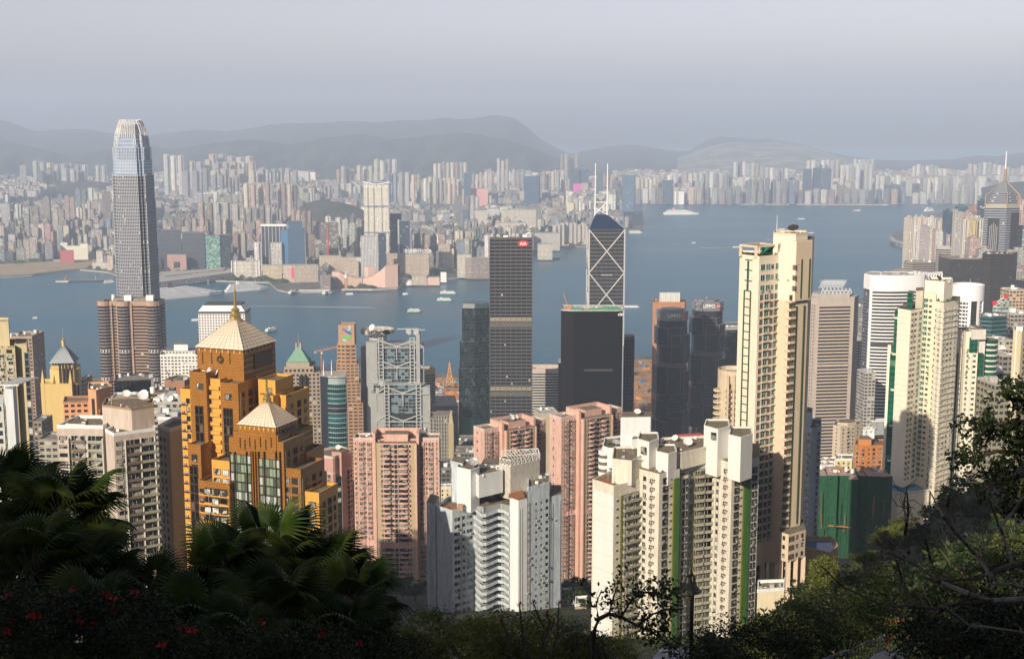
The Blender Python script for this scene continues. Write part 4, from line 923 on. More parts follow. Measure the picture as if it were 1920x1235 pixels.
def trussface(xL, xR, xl0, xr0, yy, tops, bot, nm):
    """ladder masts at xL and xR, V trusses at the given rows"""
    for (a, b_) in (xL, xR):
        M = MB(); A = Bd.c(a, yy)[0]; Q = Bd.c(b_, yy)[0]; zt_ = Bd.h(tops[0]-8, yy)
        M.tube([(A, yy, 0), (A, yy, zt_)], .85, 6); M.tube([(Q, yy, 0), (Q, yy, zt_)], .85, 6)
        n = int(zt_/3.9)
        for i in range(n): M.bar((A, yy, zt_-i*3.9-1), (Q, yy, zt_-i*3.9-1), .9, .9)
        M.build("ladder_mast", [m_al2], Bd.r)
    mid = (Bd.c(xL[1], yy)[0]+Bd.c(xR[0], yy)[0])/2
    L_, R_ = Bd.c(xL[1], yy)[0], Bd.c(xR[0], yy)[0]; L0, R0 = Bd.c(xL[0], yy)[0], Bd.c(xR[1], yy)[0]; EL, ER = Bd.c(xl0, yy)[0], Bd.c(xr0, yy)[0]
    for t_ in tops:
        M = MB(); zt_ = Bd.h(t_, yy); zl = Bd.h(t_+9.5, yy)
        for (p, q) in (((L_, zt_), (mid, zl)), ((mid, zl), (R_, zt_)), ((L_, zl-1), (R_, zl-1)), ((L0, zt_), (EL, zl-.5)), ((L0, zl-1), (EL, zl-1)), ((R0, zt_), (ER, zl-.5)), ((R0, zl-1), (ER, zl-1))):
            M.bar((p[0], yy, p[1]), (q[0], yy, q[1]), 1.1, 1.3)
        M.bar((mid, yy, zl), (mid, yy, Bd.h(t_+35, yy)), .9); M.bar((EL, yy, zl), (EL, yy, Bd.h(t_+46, yy)), .7); M.bar((ER, yy, zl), (ER, yy, Bd.h(t_+46, yy)), .7)
        M.build("truss", [m_al2], Bd.r)
        M = MB(); M.box((L_+R_)/2, yy+2.2, Bd.h(t_+52, yy)+.2 if False else zl-8-(Bd.h(t_, yy)-Bd.h(t_+37, yy))+zl-zl, R_-L_, .5, 6.5, 0); M.build("refuge_recess", [m_dark], Bd.r)
trussface((710, 718), (769, 777), 694, 794, 1.2, (640, 678, 716), 0, "upper")
trussface((720, 728), (780, 788), 704, 805, -14.5, (727, 779), 0, "lower")
x, y = Bd.c(708, 22); M = MB(); M.lathe([(14, 0), (19.5, 1.5), (19.5, 6.2), (18.6, 6.2), (18.6, 3), (0.01, 3)], 26, 0, (x, y)); M.build("helipad", [plain("helipad_concrete", (.42, .39, .34))], Bd.r, (0, 0, Bd.h(626, 22)))
M = MB(); M.lathe([(11, 0), (10, 12)], 12, 0, (x, y)); M.build("helipad_support", [m_al], Bd.r, (0, 0, Bd.h(643, 22)))
text("sign_lettering", "HSBC", 7.2, m_dframe, Bd.r, (Bd.c(703, -2)[0], y-20.2, Bd.h(623.5, 5)), (math.pi/2, 0, 0), .2, .16)
hx, hz_ = Bd.c(725, 4)[0], Bd.h(622, 4)-3.0; yy = y-20.2
M = MB()
for q in ([(0, 3), (-2.2, 5.2), (-2.2, .8)], [(0, 3), (2.2, .8), (2.2, 5.2)]): M.face([(hx+a, yy-.55, hz_+b_) for a, b_ in q]); M.face([(hx+a, yy-.55, hz_+b_) for a, b_ in q][::-1])
M.build("sign_bow_tie", [m_white], Bd.r)
M = MB()
for q in ([(-4.8, 3), (-2.2, .4), (2.2, .4), (4.8, 3), (2.2, 5.6), (-2.2, 5.6)],):
    M.face([(hx+a, yy-.3, hz_+b_) for a, b_ in q]); M.face([(hx+a, yy-.3, hz_+b_) for a, b_ in q][::-1])
    for i in range(6): a, b_ = q[i], q[(i+1) % 6]; M.face([(hx+a[0], yy-.3, hz_+a[1]), (hx+a[0], yy-.1, hz_+a[1]), (hx+b_[0], yy-.1, hz_+b_[1]), (hx+b_[0], yy-.3, hz_+b_[1])])
M.build("sign_emblem", [m_red], Bd.r)
dish(Bd, x-5, y-6, Bd.h(622, 22)+2, 4, -.6, .5); 
M = MB(); M.box(x+6, y-4, 0, 12, 6, 5, 0); M.box(x+9, y-2, 5, 6, 4, 3, 0); M.build("plant_room", [m_roofl], Bd.r, (0, 0, Bd.h(624, 22)))
for px, py, l in ((768, 620, 20), (782, 622, 18), (715, 717, 22)):
    x, y = Bd.c(px, 4 if px > 720 else -13); M = MB(); M.bar((-l*.7, 0, 2), (l*.5, 3, 2), 1.2, 1.2); M.box(0, 0, -4, 4, 4, 6, 0); M.box(-3, 1, -3, 2, 2, 4, 0); M.build("maintenance_crane", [m_al2], Bd.r, (x, y, Bd.h(py, 4 if px > 720 else -13)))

# --- low blocks between the bank tower and the slab
Bd, pl = simple("office_block", "yellowish rounded block with dark bands right of the steel bank tower", 794, 0, 816, 3, 702, 1560, 18, [fac("cream_dark_bands", (.46, .38, .24), (.03, .03, .03), (0, 1), (.3, .7)), m_roofl, plain("cream_band", (.5, .42, .28))], 3.5, 7, n=2)
Bd, pl = simple("low_block", "low flat roofed hall beside the building site", 812, 0, 858, 3, 762, 1540, 60, [fac("hall_windows", (.36, .32, .26), (.1, .1, .1), (.3, .7), (.3, .6)), m_roofl], 3.5, 1, n=6)
Bd = B("office_tower", "old grey stone tower with pale vertical ribs below the dark slab tower", 806, 785, 1180, 3.5)
m_rib = fac("grey_rib_facade", (.27, .26, .23), (.03, .03, .03), (.3, .72), (.15, .85), curtain=.03)
Bd.vol([(806, 0), (850, 2), (852, 24), (808, 24)], Bd.H, 0, 0, 1, bay=3, fl=3.6, par=1.5)
Bd.vol([(817, -2), (848, 0), (850, 20), (818, 20)], Bd.h(778), 0, 0, 1, bay=2.6, fl=3.6); q = Bd.c(845.5, -5); b_ = rect(*q, 5, 5)
Bd.M.prism(b_, 0, Bd.h(795, -5), 2, 2, bay=0); Bd.M.prism(b_, Bd.h(795, -5), Bd.h(768, -5), 2, 2, bay=0, top_poly=inset(b_, .1))
Bd.fin([m_rib, m_roof, plain("buff_stone", (.38, .32, .20))])

# --- dark teal tower and grey slab tower
m_dk = fac("dark_teal_glass", (.03, .045, .045), (.012, .022, .026), (.04, .96), (.08, .95), curtain=.06, ccol=(.06, .07, .07), var=1.2)
Bd = B("office_tower", "dark teal glass tower with chamfered crown left of the grey slab tower", 866, 580, 1500, 3.5)
Bd.vol([(866, 2), (891, -1), (918, 8), (917, 30), (868, 32)], Bd.h(578), 0, 0, 1, bay=2, fl=4)
Bd.vol([(862, 0), (890, -3), (918, 6), (917, 34), (864, 34)], Bd.h(640), 0, 0, 1, bay=2, fl=4)
Bd.vol([(860, -2), (890, -5), (918, 4), (917, 36), (861, 36)], Bd.h(690), 0, 0, 1, bay=2, fl=4)
Bd.M.prism(Bd.poly([(867, 3), (890, 0), (917, 9), (917, 29), (868, 31)]), Bd.h(578), Bd.h(570), 1, 1, bay=0, top_poly=inset(Bd.poly([(867, 3), (890, 0), (917, 9), (917, 29), (868, 31)]), .93))
Bd.M.prism(Bd.quad(864, -5.5, 886, -5.5, 3), 0, Bd.h(783, -5.5), 2, 2, bay=0) 
Bd.fin([m_dk, plain("teal_grey_crown", (.06, .09, .09), .4), plain("green_brown_hoarding", (.03, .14, .10))])
Bd = B("skyscraper", "tall grey slab tower with fine grid facade and a small red roof sign", 918, 448, 1400, 3.5)
m_ck = fac("steel_grid_facade", (0.085, 0.085, 0.09), (0.012, 0.014, 0.018), (0.0, 1.0), (0.26, 0.78), curtain=.004, st=(.95, 1.03), bump=.4, wrough=.4)
H = Bd.H; pl = Bd.quad(918, 0, 998, 0, 46)
Bd.M.prism(pl, 0, H, 0, 1, bay=1.8, fl=4.0)
for i in range(9):
    x = pl[0][0]+(pl[1][0]-pl[0][0])*i/8; Bd.M.box(x, -.2, 0, 1.0 if i in (0, 8) else .55, .5, H, 2)
    y = 46*i/8; Bd.M.box(pl[1][0]+.2, y, 0, .5, .55, H, 2)
for py in (598, 728):
    z = Bd.h(py+4); W_ = pl[1][0]-pl[0][0]; Bd.M.box((pl[0][0]+pl[1][0])/2, -.15, z, W_, .4, 4.4, 3)
    Bd.M.box((pl[0][0]+pl[1][0])/2, -.1, z-7, W_, .35, 6.2, 2)
    for i in range(14):
        x = pl[0][0]+W_*(i+.5)/14; Bd.M.bar((x-1.4, -.45, z-6), (x, -.45, z-1.5), .35, mi=3); Bd.M.bar((x, -.45, z-1.5), (x+1.4, -.45, z-6), .35, mi=3)
parapet(Bd.M, pl, H, 2.0, 2)
Bd.fin([m_ck, m_roof, plain("slab_steel", (.11, .11, .115), .4, .3), plain("pale_gold_band", (.26, .23, .17), .4)])
clutter(Bd, pl, H, 16, 12, 6); 
M = MB(); M.prism([(a, b_) for a, b_ in ngon(0, 0, 6, 24, 0, 3.4)], 0, .4, 0, 0, bay=0); o = M.build("sign_plate", [m_red], Bd.r, (Bd.c(981, 0)[0], -.5, Bd.h(456.5))); o.rotation_euler = (math.pi/2, 0, 0)
text("sign_lettering", "AIA", 4.6, m_white, Bd.r, (Bd.c(981, 0)[0], -1.0, Bd.h(457)), (math.pi/2, 0, 0), .1, .1)
# --- striped low block behind and its roof sign
Bd, pl = simple("office_block", "low white striped block with cluttered roof between the slab and the black tower", 994, 0, 1052, 0, 700, 1560, 30, [fac("white_black_stripes", (.62, .60, .56), (.03, .03, .03), (0, 1), (.42, 1.0), curtain=0), m_roofl, plain("pastel_parapet", (.50, .42, .38))], 3.5, 6, n=16, seed=15)
Bd, pl = simple("office_block", "cream low block with roof plant behind the pink towers", 1012, 0, 1048, 3, 778, 1000, 22, [plain("cream_low", (.45, .40, .28)), m_roofl], 40, 1.5, n=5)

# --- black tower
Bd = B("skyscraper", "broad black glass tower with green netting on its roof", 1055, 583, 1180, 3.5)
m_bk = fac("black_glass", (.010, .009, .010), (.006, .006, .008), (0, 1), (.3, .9), curtain=.0, st=(.95, 1.05), bump=0, wrough=.5, rough=.4)
for m_ in (m_bk, m_ck): m_.node_tree.nodes['Principled BSDF'].inputs['Specular IOR Level'].default_value = .15
H = Bd.H; pl = Bd.vol([(1052, 4), (1076, -1), (1168, 0), (1169, 34), (1054, 36)], H, 0, 0, 1, bay=1.8, fl=3.9)
Bd.vol([(1047, 8), (1056, 4), (1056, 30), (1047, 30)], Bd.h(683), 0, 0, 1, bay=1.8, fl=3.9)
x, y = Bd.c(1168.6, 0); Bd.M.box(x, y-.1, 0, .7, .7, H, 2)
x, y = Bd.c(1112, -1); Bd.M.box((Bd.c(1096, 0)[0]+Bd.c(1150, 0)[0])/2, -.9, Bd.h(695), Bd.c(1150, 0)[0]-Bd.c(1096, 0)[0], .3, 1.6, 3)
parapet(Bd.M, pl, H, 1.0, 2)
Bd.fin([m_bk, m_roofl, m_steel, plain("dark_louvre_line", (.06, .055, .05))])
M = MB(); 
for i in range(22): a = Bd.c(1075+i*3, 10); M.box(a[0], a[1], 0, .6, .6, 3.4, 0)
a, b_ = Bd.c(1075, 10), Bd.c(1138, 10); M.bar((a[0], 10, 3.4), (b_[0], 10, 3.4), .8, .6); M.bar((a[0], 10, 1.6), (b_[0], 10, 1.6), .5, .4); M.build("roof_screen", [m_roofl], Bd.r, (0, 0, H))
m_net = plain("green_netting", (.07, .30, .17), .8, st=(.7, 1.15), scale=.5)
M = MB(); 
for i, (px, w_, h_) in enumerate(((1080, 14, 2.2), (1120, 20, 1.8), (1140, 12, 3.2), (1152, 9, 2.5))): a = Bd.c(px, 5+i % 2); M.box(a[0], a[1], 0, w_*.8, 5, h_, 0, rz=.05*i)
a = Bd.c(1130, 6); M.bar((a[0], 5, 3.4), (Bd.c(1166, 0)[0], 1, .8), 4, 1.0); M.build("roof_netting", [m_net], Bd.r, (0, 0, H))
clutter(Bd, pl, H, 12, 21, 3.5)
M = MB(); a = Bd.c(1066, 6); M.bar((a[0], 6, 0), (a[0]-5, 6, 16), .5); M.box(a[0]+1, 6, 0, 5, 3, 4, 0); M.build("roof_crane", [m_cro], Bd.r, (0, 0, H))
text("sign_lettering", "citi", 4.2, m_white, Bd.r, (Bd.c(1163.5, 0)[0], -.5, Bd.h(589)), (math.pi/2, 0, 0), .15, .08)

# --- triangular-braced tower with twin masts
Bd = B("skyscraper", "dark glass tower with white diagonal bracing and twin masts", 1138, 430, 1311, 3.5)
m_bc = fac("braced_dark_glass", (.11, .115, .125), (.018, .02, .026), (.12, .88), (.14, .86), curtain=0, st=(.97, 1.03), bump=.3, wrough=.35, rough=.12)
m_bc2 = plain("sloped_blue_glass", (.02, .035, .075), .12, spec=.8, st=(.95, 1.03)); m_cross = plain("aluminium_brace", (.52, .52, .53), .4, .2, st=(.97, 1.02))
H = Bd.H; sq = [Bd.c(1105, 0), Bd.c(1171.5, 0), Bd.c(1171.5, 37), Bd.c(1105, 37)]
Bd.M.prism(sq, 0, H, 0, 1, bay=1.3, fl=3.9)
apx = Bd.h(402, 12); a1, a2 = Bd.c(1116, 13), Bd.c(1138, 13)
Bd.M.face([(*sq[0], H), (*sq[1], H), (*a2, apx), (*a1, apx)], 1); Bd.M.face([(*sq[1], H), (*sq[2], H), (*a2, apx)], 1); Bd.M.face([(*sq[2], H), (*sq[3], H), (*a1, apx), (*a2, apx)], 1); Bd.M.face([(*sq[3], H), (*sq[0], H), (*a1, apx)], 1)
Bd.fin([m_bc, m_bc2])
x0, x1 = sq[0][0], sq[1][0]; zs = [H-.5, Bd.h(511.5), Bd.h(593), Bd.h(675)]
for k_, (za, zb_) in enumerate(zip(zs, zs[1:])):
    for (xa, xb) in ((x0, x1), (x1, x0)):
        M = MB(); e = .003*(xa > xb); M.bar((xa, -.35-e, za), (xb, -.35-e, zb_), .9, 1.15); o = M.build("diagonal_brace", [m_cross], Bd.r)
    for (ya, yb) in ((0, 37), (37, 0)):
        for X_ in (x1+.35, x0-.35): M = MB(); M.bar((X_+.004*(ya > 0), ya, za), (X_+.004*(ya > 0), yb, zb_), .9, 1.5); M.build("diagonal_brace", [m_cross], Bd.r)
for x, y in ((x0, 0), (x1, 0), (x1, 37), (x0, 37)): M = MB(); M.box(x, y, 0, 1.3, 1.3, H, 0); M.build("corner_column", [m_cross], Bd.r)
M = MB(); M.box((Bd.c(1128, 0)[0]+Bd.c(1149, 0)[0])/2, -.15, Bd.h(516.5), Bd.c(1149, 0)[0]-Bd.c(1128, 0)[0], .35, 1.0, 0); M.build("louvre_line", [m_steel], Bd.r)
mz = Bd.h(306.5, 13)
A, Q = Bd.c(1115.5, 13), Bd.c(1138, 13)
for p in (A, Q): M = MB(); M.tube([(p[0], 13, apx-8), (p[0], 13, apx+12), (p[0], 13, mz)], [.75, .7, .4], 8); M.build("mast", [m_white], Bd.r)
M = MB(); zc_ = Bd.h(379, 13)
M.bar((A[0], 13, zc_), (Q[0], 13, zc_), .8); M.bar((A[0], 13, apx+1), (Q[0], 13, zc_), .8); M.bar((A[0], 13.1, (apx+zc_)/2), (Q[0], 13.1, apx), .7); M.bar((A[0], 13, apx-1.5), (Q[0], 13, apx-1.5), 1.6, 1); M.build("mast_bracing", [m_white], Bd.r)
# dark ribbed round tower peeking out to the right
Bd = B("office_tower", "slim dark ribbed round tower peeking out behind the black tower", 1180, 636, 1420, 3.5)
x, y = Bd.c(1172, 10); pl = ngon(x, y, 10.5, 20, ry=12); Bd.M.prism(pl, 0, Bd.H, 0, 1, bay=1.2, fl=4); Bd.M.prism(inset(pl, 1.02), Bd.H, Bd.H+3, 1, 1, bay=0)
for i in range(20):
    a = 2*math.pi*i/20; Bd.M.box(x+10.6*math.cos(a), y+12.1*math.sin(a), 0, .5, .5, Bd.H, 1)
Bd.fin([fac("ribbed_dark", (.05, .05, .055), (.015, .017, .02), (.1, .9), (.1, .9), curtain=0), plain("dark_rib", (.07, .07, .08), .5)])

# --- building site on the reclaimed waterfront
SITE = [(1175, 676), (1310, 671), (1320, 700), (1330, 770), (1180, 835)]
m_site = noise_mat("orange_soil", [(.42, .20, .08), (.30, .14, .07), (.48, .30, .15), (.20, .12, .08), (.40, .17, .07)], .02, bump=.8, bscale=.06)
M = MB(); M.prism([tuple(G(*p, 3.5)[:2]) for p in SITE][::-1] and [tuple(G(*p, 3.5)[:2]) for p in [(1180, 835), (1330, 770), (1320, 700), (1310, 672.5), (1180, 675)]], 3.4, 3.9, 0, bay=0)
M.prism([tuple(G(*p, 3.5)[:2]) for p in [(806, 760), (870, 760), (880, 709), (823, 707), (800, 712)]], 3.4, 3.9, 0, bay=0)
tag(M.build("building_site_ground", [m_site]), "orange earth of the reclaimed building site", kind='structure')
rs = random.Random(5)
mc = [plain("site_orange", (.60, .24, .06)), plain("site_grey", (.35, .34, .33)), plain("site_rust", (.30, .12, .07)), plain("site_blue", (.08, .22, .36)), plain("site_white", (.6, .6, .58))]
sheds = []
for i in range(110):
    px, py = (rs.uniform(1184, 1312), rs.uniform(678, 800)) if i < 84 else (rs.uniform(815, 868), rs.uniform(712, 756))
    p = G(px, py, 3.9); M = MB(); q = rs.random(); mi = mc[rs.choice([0, 0, 2, 2, 1, 3, 4])]
    if q < .45: M.box(0, 0, 0, rs.uniform(5, 14), rs.uniform(2.6, 5), rs.uniform(2.6, 5), 0); M.prism(rect(0, 0, 3, 2.4), 5.0, 5.4, 0, bay=0) if False else None; nm, lb = "site_cabin", "site cabin or container on the orange building site"
    elif q < .8:
        M.lathe([(rs.uniform(5, 12), 0), (rs.uniform(2, 5), rs.uniform(1, 3)), (0.01, rs.uniform(3, 5))], 9, 0); nm, lb = "spoil_heap", "heap of earth on the orange building site"
    else:
        h = rs.uniform(8, 20); M.bar((0, 0, 1.5), (rs.uniform(-5, 5), 2, h), .6); M.box(0, 0, 0, 4, 2.8, 2.6, 0); nm, lb = "crawler_crane", "small crawler crane on the orange building site"
    sheds.append((nm, lb)); tag(M.build(nm, [mi], loc=p, rz=rs.uniform(0, 3)), lb, nm.replace("_", " "), nm.replace("_", " ")+"s scattered over the building site")
# piling rigs: yellow A-frame
p = P(843, 702, 1960); o = empty("piling_rig", (p.x, p.y, 3.5), 0, "yellow pyramid shaped piling rig by the water beside the dark teal tower", "rig")
M = MB(); h = ZP(678, 1960)-3.5
for sx1, sy1 in ((-1, -1), (1, -1), (1, 1), (-1, 1)): M.bar((sx1*6, sy1*5, 2), (0, 0, h), .7)
for f in (.2, .4, .6, .8): r_ = 6*(1-f); M.prism(rect(0, 0, 2*r_, 1.7*r_), 2+(h-2)*f, 2.6+(h-2)*f, 0, bay=0)
for f in (0, .2, .4, .6): r_, r2 = 6*(1-f), 6*(.8-f); M.bar((-r_, -r_*.83, 2+(h-2)*f), (r2, -r2*.83, 2+(h-2)*(f+.2)), .5); M.bar((r_, -r_*.83, 2+(h-2)*f), (-r2, -r2*.83, 2+(h-2)*(f+.2)), .5)
M.build("frame", [plain("rig_yellow", (.70, .32, .03), .5)], o); M = MB(); M.box(2, 0, 0, 20, 8, 2.2, 0); M.build("barge", [m_dframe], o); M = MB(); M.bar((-7, 0, 2), (-11, 0, 18), .5); M.build("boom", [m_dframe], o)

# --- twin faceted towers and their orange neighbour
Bd = B("office_tower", "orange brown tower with white roof billboard frame behind the faceted towers", 1224, 570, 1700, 3.5)
Bd.vol([(1224, 0), (1284, 0), (1286, 26), (1226, 26)], Bd.H, 0, 0, 1, bay=40, fl=3.7, par=3); Bd.vol([(1233, -.6), (1278, -.6), (1278, 5), (1233, 5)], Bd.h(578), 0, 2, 1, bay=3, fl=3.7)
Bd.fin([plain("orange_stone", (.42, .20, .10)), m_roofl, m_dk]); clutter(Bd, Bd.poly([(1230, 4), (1278, 4), (1278, 20), (1230, 20)]), Bd.H+.1, 12, 33, 4, [m_steel, m_dframe, m_white])
M = MB(); a, b_ = Bd.c(1237, 4), Bd.c(1274, 4); z0, z1 = Bd.h(566, 4), Bd.h(548.5, 4)
for i in range(9): x = a[0]+(b_[0]-a[0])*i/8; M.bar((x, 4, z0-5), (x, 4, z1), .6)
for i in range(5): z = z0+(z1-z0)*i/4; M.bar((a[0], 3.9, z), (b_[0], 3.9, z), .55)
M.box((a[0]+b_[0])/2, 4.6, z0, b_[0]-a[0], .4, z1-z0, 1); M.build("billboard", [m_white, plain("billboard_panel", (.52, .52, .50))], Bd.r)
m_lp = fac("faceted_dark_glass", (.05, .052, .06), (.025, .028, .036), (.03, .97), (.06, .94), curtain=.03, ccol=(.08, .08, .09), var=.7, rough=.1); m_ll = plain("facet_edge", (.17, .18, .20), .4, .3); m_lc = plain("grey_crown_panel", (.24, .25, .27), .4, .2)
def facet(label, px, py, Y, w_, H_, rz):
    Bd = B("office_tower", label, px, py, Y, 3.5, group="pair of faceted dark glass towers"); H = Bd.H; x, y = 0, w_/2
    def oc(s_, k_=.30, dx=0, dy=0): h = s_/2; q = h*(1-2*k_); pts = [(-q, -h), (q, -h), (h, -q), (h, q), (q, h), (-q, h), (-h, q), (-h, -q)]; return [(x+dx+a*math.cos(rz)-b_*math.sin(rz), y+dy+a*math.sin(rz)+b_*math.cos(rz)) for a, b_ in pts]
    M = Bd.M; M.prism(oc(w_*.93), 32, H-8, 0, 1, bay=1.6, fl=3.9); M.prism(oc(w_*.94, .2), H-11, H, 2, 1, bay=0); M.prism(oc(w_*.7), H, H+2, 2, 1, bay=0)
    for z0, z1, dx, s_ in ((H-40, H-19, -1.5, 1.0), (H-62, H-28, 2.5, .98), (H-100, H-66, -1.5, 1.03), (H-112, H-72, 2.6, .97), (H-128, H-108, -1, 1.06), (32, H-120, 1.5, 1.06), (30, H-132, -1.5, 1.05)):
        pl = oc(w_*s_, .28, dx); M.prism(pl, z0, z1, 0, 1, bay=1.6, fl=3.9, bottom=True); ring(M, pl, z1-.3, 1); ring(M, pl, z0-.2, 1)
        for q in pl: M.bar((q[0], q[1], z0), (q[0], q[1], z1), .7, mi=1)
    for z in (H-66, H-132): M.prism(oc(w_*.95, .3), z, z+4.5, 3, 3, bay=0)
    for q in oc(w_*.72): M.tube([(q[0], q[1], 0), (q[0], q[1], 34)], 1.3, 10, 2)
    M.box(x, y, 0, w_*.4, w_*.4, 32, 3)
    Bd.fin([m_lp, m_ll, m_lc, plain("sky_lobby_band", (.14, .13, .11), .5)]); clutter(Bd, oc(w_*.85), H+.05, 9, int(px), 3)
    q = oc(w_*.945, .2); A_, C_ = q[0], q[1]; an = math.atan2(C_[1]-A_[1], C_[0]-A_[0]); mx, my = (A_[0]*.62+C_[0]*.38), (A_[1]*.62+C_[1]*.38)
    text("sign_lettering", "LIPPO", 6.0, m_white, Bd.r, (mx+.2*math.sin(an), my-.4*math.cos(an), H-5), (math.pi/2, 0, an), .15, .2)
    ex, ey = A_[0]*.07+C_[0]*.93, A_[1]*.07+C_[1]*.93
    M = MB(); M.prism(ngon(0, 0, 2.9, 18, 0, 2.1), 0, .4, 0, 0, bay=0); 
    for s_ in (-1.1, .6): M.bar((s_-.6, -1.2, .5), (s_+.9, 1.3, .5), .5, .2, 1)
    o = M.build("sign_emblem", [m_red, m_white], Bd.r, (ex, ey-.35, H-5)); o.rotation_euler = (math.pi/2, 0, an); return Bd
def ring(M, pl, z, mi):
    for i in range(len(pl)): a, b_ = pl[i], pl[(i+1) % len(pl)]; M.bar((a[0], a[1], z), (b_[0], b_[1], z), .8, .8, mi)
facet("left faceted dark glass tower with grey crown and white lettering, shorter of the pair", 1264, 585, 1500, 36, 0, .15)
facet("right faceted dark glass tower with grey crown and white lettering, taller of the pair", 1331, 567, 1560, 38, 0, .10)
Bd, pl = simple("office_block", "dark glass block right of the faceted towers", 1360, 0, 1400, 2, 618, 1700, 30, [m_dk, m_roofl], 3.5, 1.2)
Bd, pl = simple("low_block", "low podium hall with a red tennis roof below the faceted towers", 1282, 0, 1330, 6, 826, 1250, 24, [plain("buff_wall", (.32, .28, .2)), plain("red_court", (.45, .06, .07))], 3.5, .8, roof=False)
rj = random.Random(77)
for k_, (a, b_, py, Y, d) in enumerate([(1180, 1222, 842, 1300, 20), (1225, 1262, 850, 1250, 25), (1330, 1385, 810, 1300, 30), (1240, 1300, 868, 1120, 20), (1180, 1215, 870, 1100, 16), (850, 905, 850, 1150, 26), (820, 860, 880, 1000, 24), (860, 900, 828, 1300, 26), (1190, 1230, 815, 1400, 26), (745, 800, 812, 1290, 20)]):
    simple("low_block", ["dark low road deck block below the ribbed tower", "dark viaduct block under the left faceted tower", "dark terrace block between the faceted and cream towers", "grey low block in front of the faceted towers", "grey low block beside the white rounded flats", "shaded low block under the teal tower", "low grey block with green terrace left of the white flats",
            "shaded court block under the slab tower", "shaded service block beside the site", "shaded block at the foot of the steel tower"][k_], a, 0, b_, rj.uniform(-3, 3), py, Y, d, [fac("shaded_mix%d" % (k_ % 3), [(.12, .12, .12), (.20, .19, .17), (.15, .16, .15)][k_ % 3], (.03, .03, .03), (.15, .85), (.25, .8)), m_roof], 3.5, 1, n=5, seed=k_)  # dark facade tones put shade into these low blocks

# --- striped tower with white roof lattice
Bd = B("office_tower", "beige tower with fine dark stripes and a white lattice ornament on its roof", 1520, 556, 1350, 3.5)
m_pp = fac("beige_black_stripes", (.45, .38, .32), (.03, .028, .03), (0, 1), (.05, .55), curtain=0, bump=.6, st=(.93, 1.03)); m_ppl = plain("beige_panel", (.46, .40, .35)); m_pps = fac("beige_side_slots", (.46, .40, .35), (.06, .055, .05), (.35, .65), (.25, .8), curtain=0)
H = Bd.H; pl = Bd.vol([(1512, 14), (1532, -3), (1602, 3), (1610, 24), (1528, 34)], H-4, 0, 1, 2, bay=3, fl=3.8)
A, Q = Bd.c(1532, -3), Bd.c(1602, 3)
def seg(p, q, f): return (p[0]+(q[0]-p[0])*f, p[1]+(q[1]-p[1])*f)
pa, pb = seg(A, Q, .07), seg(A, Q, .90)
Bd.M.prism([(pa[0], pa[1]-.5), (pb[0], pb[1]-.5), (pb[0], pb[1]+1), (pa[0], pa[1]+1)], 3, H-9, 0, 1, bay=99, fl=3.6)
C0 = Bd.c(1512, 14); pa, pb = seg(C0, A, .1), seg(C0, A, .9); Bd.M.prism([(pa[0]-.3, pa[1]-.3), (pb[0]-.3, pb[1]-.3), (pb[0]+1, pb[1]+1), (pa[0]+1, pa[1]+1)], 3, H-8, 3, 1, bay=3.3, fl=3.8)
for z in (H*.38, H*.66): pa, pb = seg(A, Q, .06), seg(A, Q, .91); Bd.M.prism([(pa[0], pa[1]-.8), (pb[0], pb[1]-.8), (pb[0], pb[1]), (pa[0], pa[1])], z, z+2.2, 1, 1, bay=0)
Bd.M.prism(inset(pl, 1.01), H-4, H-1, 1, 2, bay=0); Bd.M.prism(inset(pl, .8), H-1, H+2.5, 2, 2, bay=0)
Bd.fin([m_pp, m_ppl, m_roofl, m_pps]); clutter(Bd, inset(pl, .95), H-.9, 8, 4, 3)
rl = random.Random(3); a, b_ = Bd.c(1540, 6), Bd.c(1590, 6)
for i in range(8):
    x = a[0]+(b_[0]-a[0])*i/7; M = MB(); x2 = a[0]+(b_[0]-a[0])*(i+1)/7
    M.bar((x, 6, 0), (x+1.5, 6, 6), .45); M.bar((x+1.5, 6, 6), (x2, 6, 0), .45); M.bar((x, 6, 3), (x2, 6, 3), .45); M.bar((x, 6, 0), (x2, 6, 0), .4)
    for j in range(4): M.bar((x*.8+1.2*j-1, 6, 6+j*2.0), (x*.8+3+1.2*j, 6, 8+j*2.4), .35); M.bar((x*.8+3+1.2*j, 6, 6+j*2), (x*.8+.5, 6, 8.5+j*2), .3)
    M.build("roof_lattice", [m_white], Bd.r, (0, 0, H+2.5))

# --- white curved tower, white drum tower
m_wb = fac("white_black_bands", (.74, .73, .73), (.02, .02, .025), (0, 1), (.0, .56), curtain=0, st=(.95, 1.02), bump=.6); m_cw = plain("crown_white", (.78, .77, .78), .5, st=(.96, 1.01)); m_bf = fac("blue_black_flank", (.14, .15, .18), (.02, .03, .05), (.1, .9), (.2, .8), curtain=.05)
Bd = B("hotel_tower", "white curved tower with dark horizontal bands and a tall plain white crown", 1622, 516, 1300, 3.5)
H = Bd.H; fr_ = Bd.arc(1633, 1733, 7, 14, 0, 4); pl = [Bd.c(1621, 14)]+fr_+[Bd.c(1740, 30), Bd.c(1630, 34)]
zt_ = Bd.h(543)
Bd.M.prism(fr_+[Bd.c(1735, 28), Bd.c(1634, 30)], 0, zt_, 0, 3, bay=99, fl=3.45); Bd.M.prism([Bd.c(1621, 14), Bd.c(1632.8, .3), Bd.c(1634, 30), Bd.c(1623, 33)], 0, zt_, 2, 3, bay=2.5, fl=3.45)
Bd.M.prism(inset(pl, 1.015), zt_, H, 1, 3, bay=0); parapet(Bd.M, inset(pl, 1.0), H, .3, 1, 1.2)
x, y = Bd.c(1634.5, -1.0); Bd.M.box(x, y, 0, 2.6, 2.0, zt_, 1)
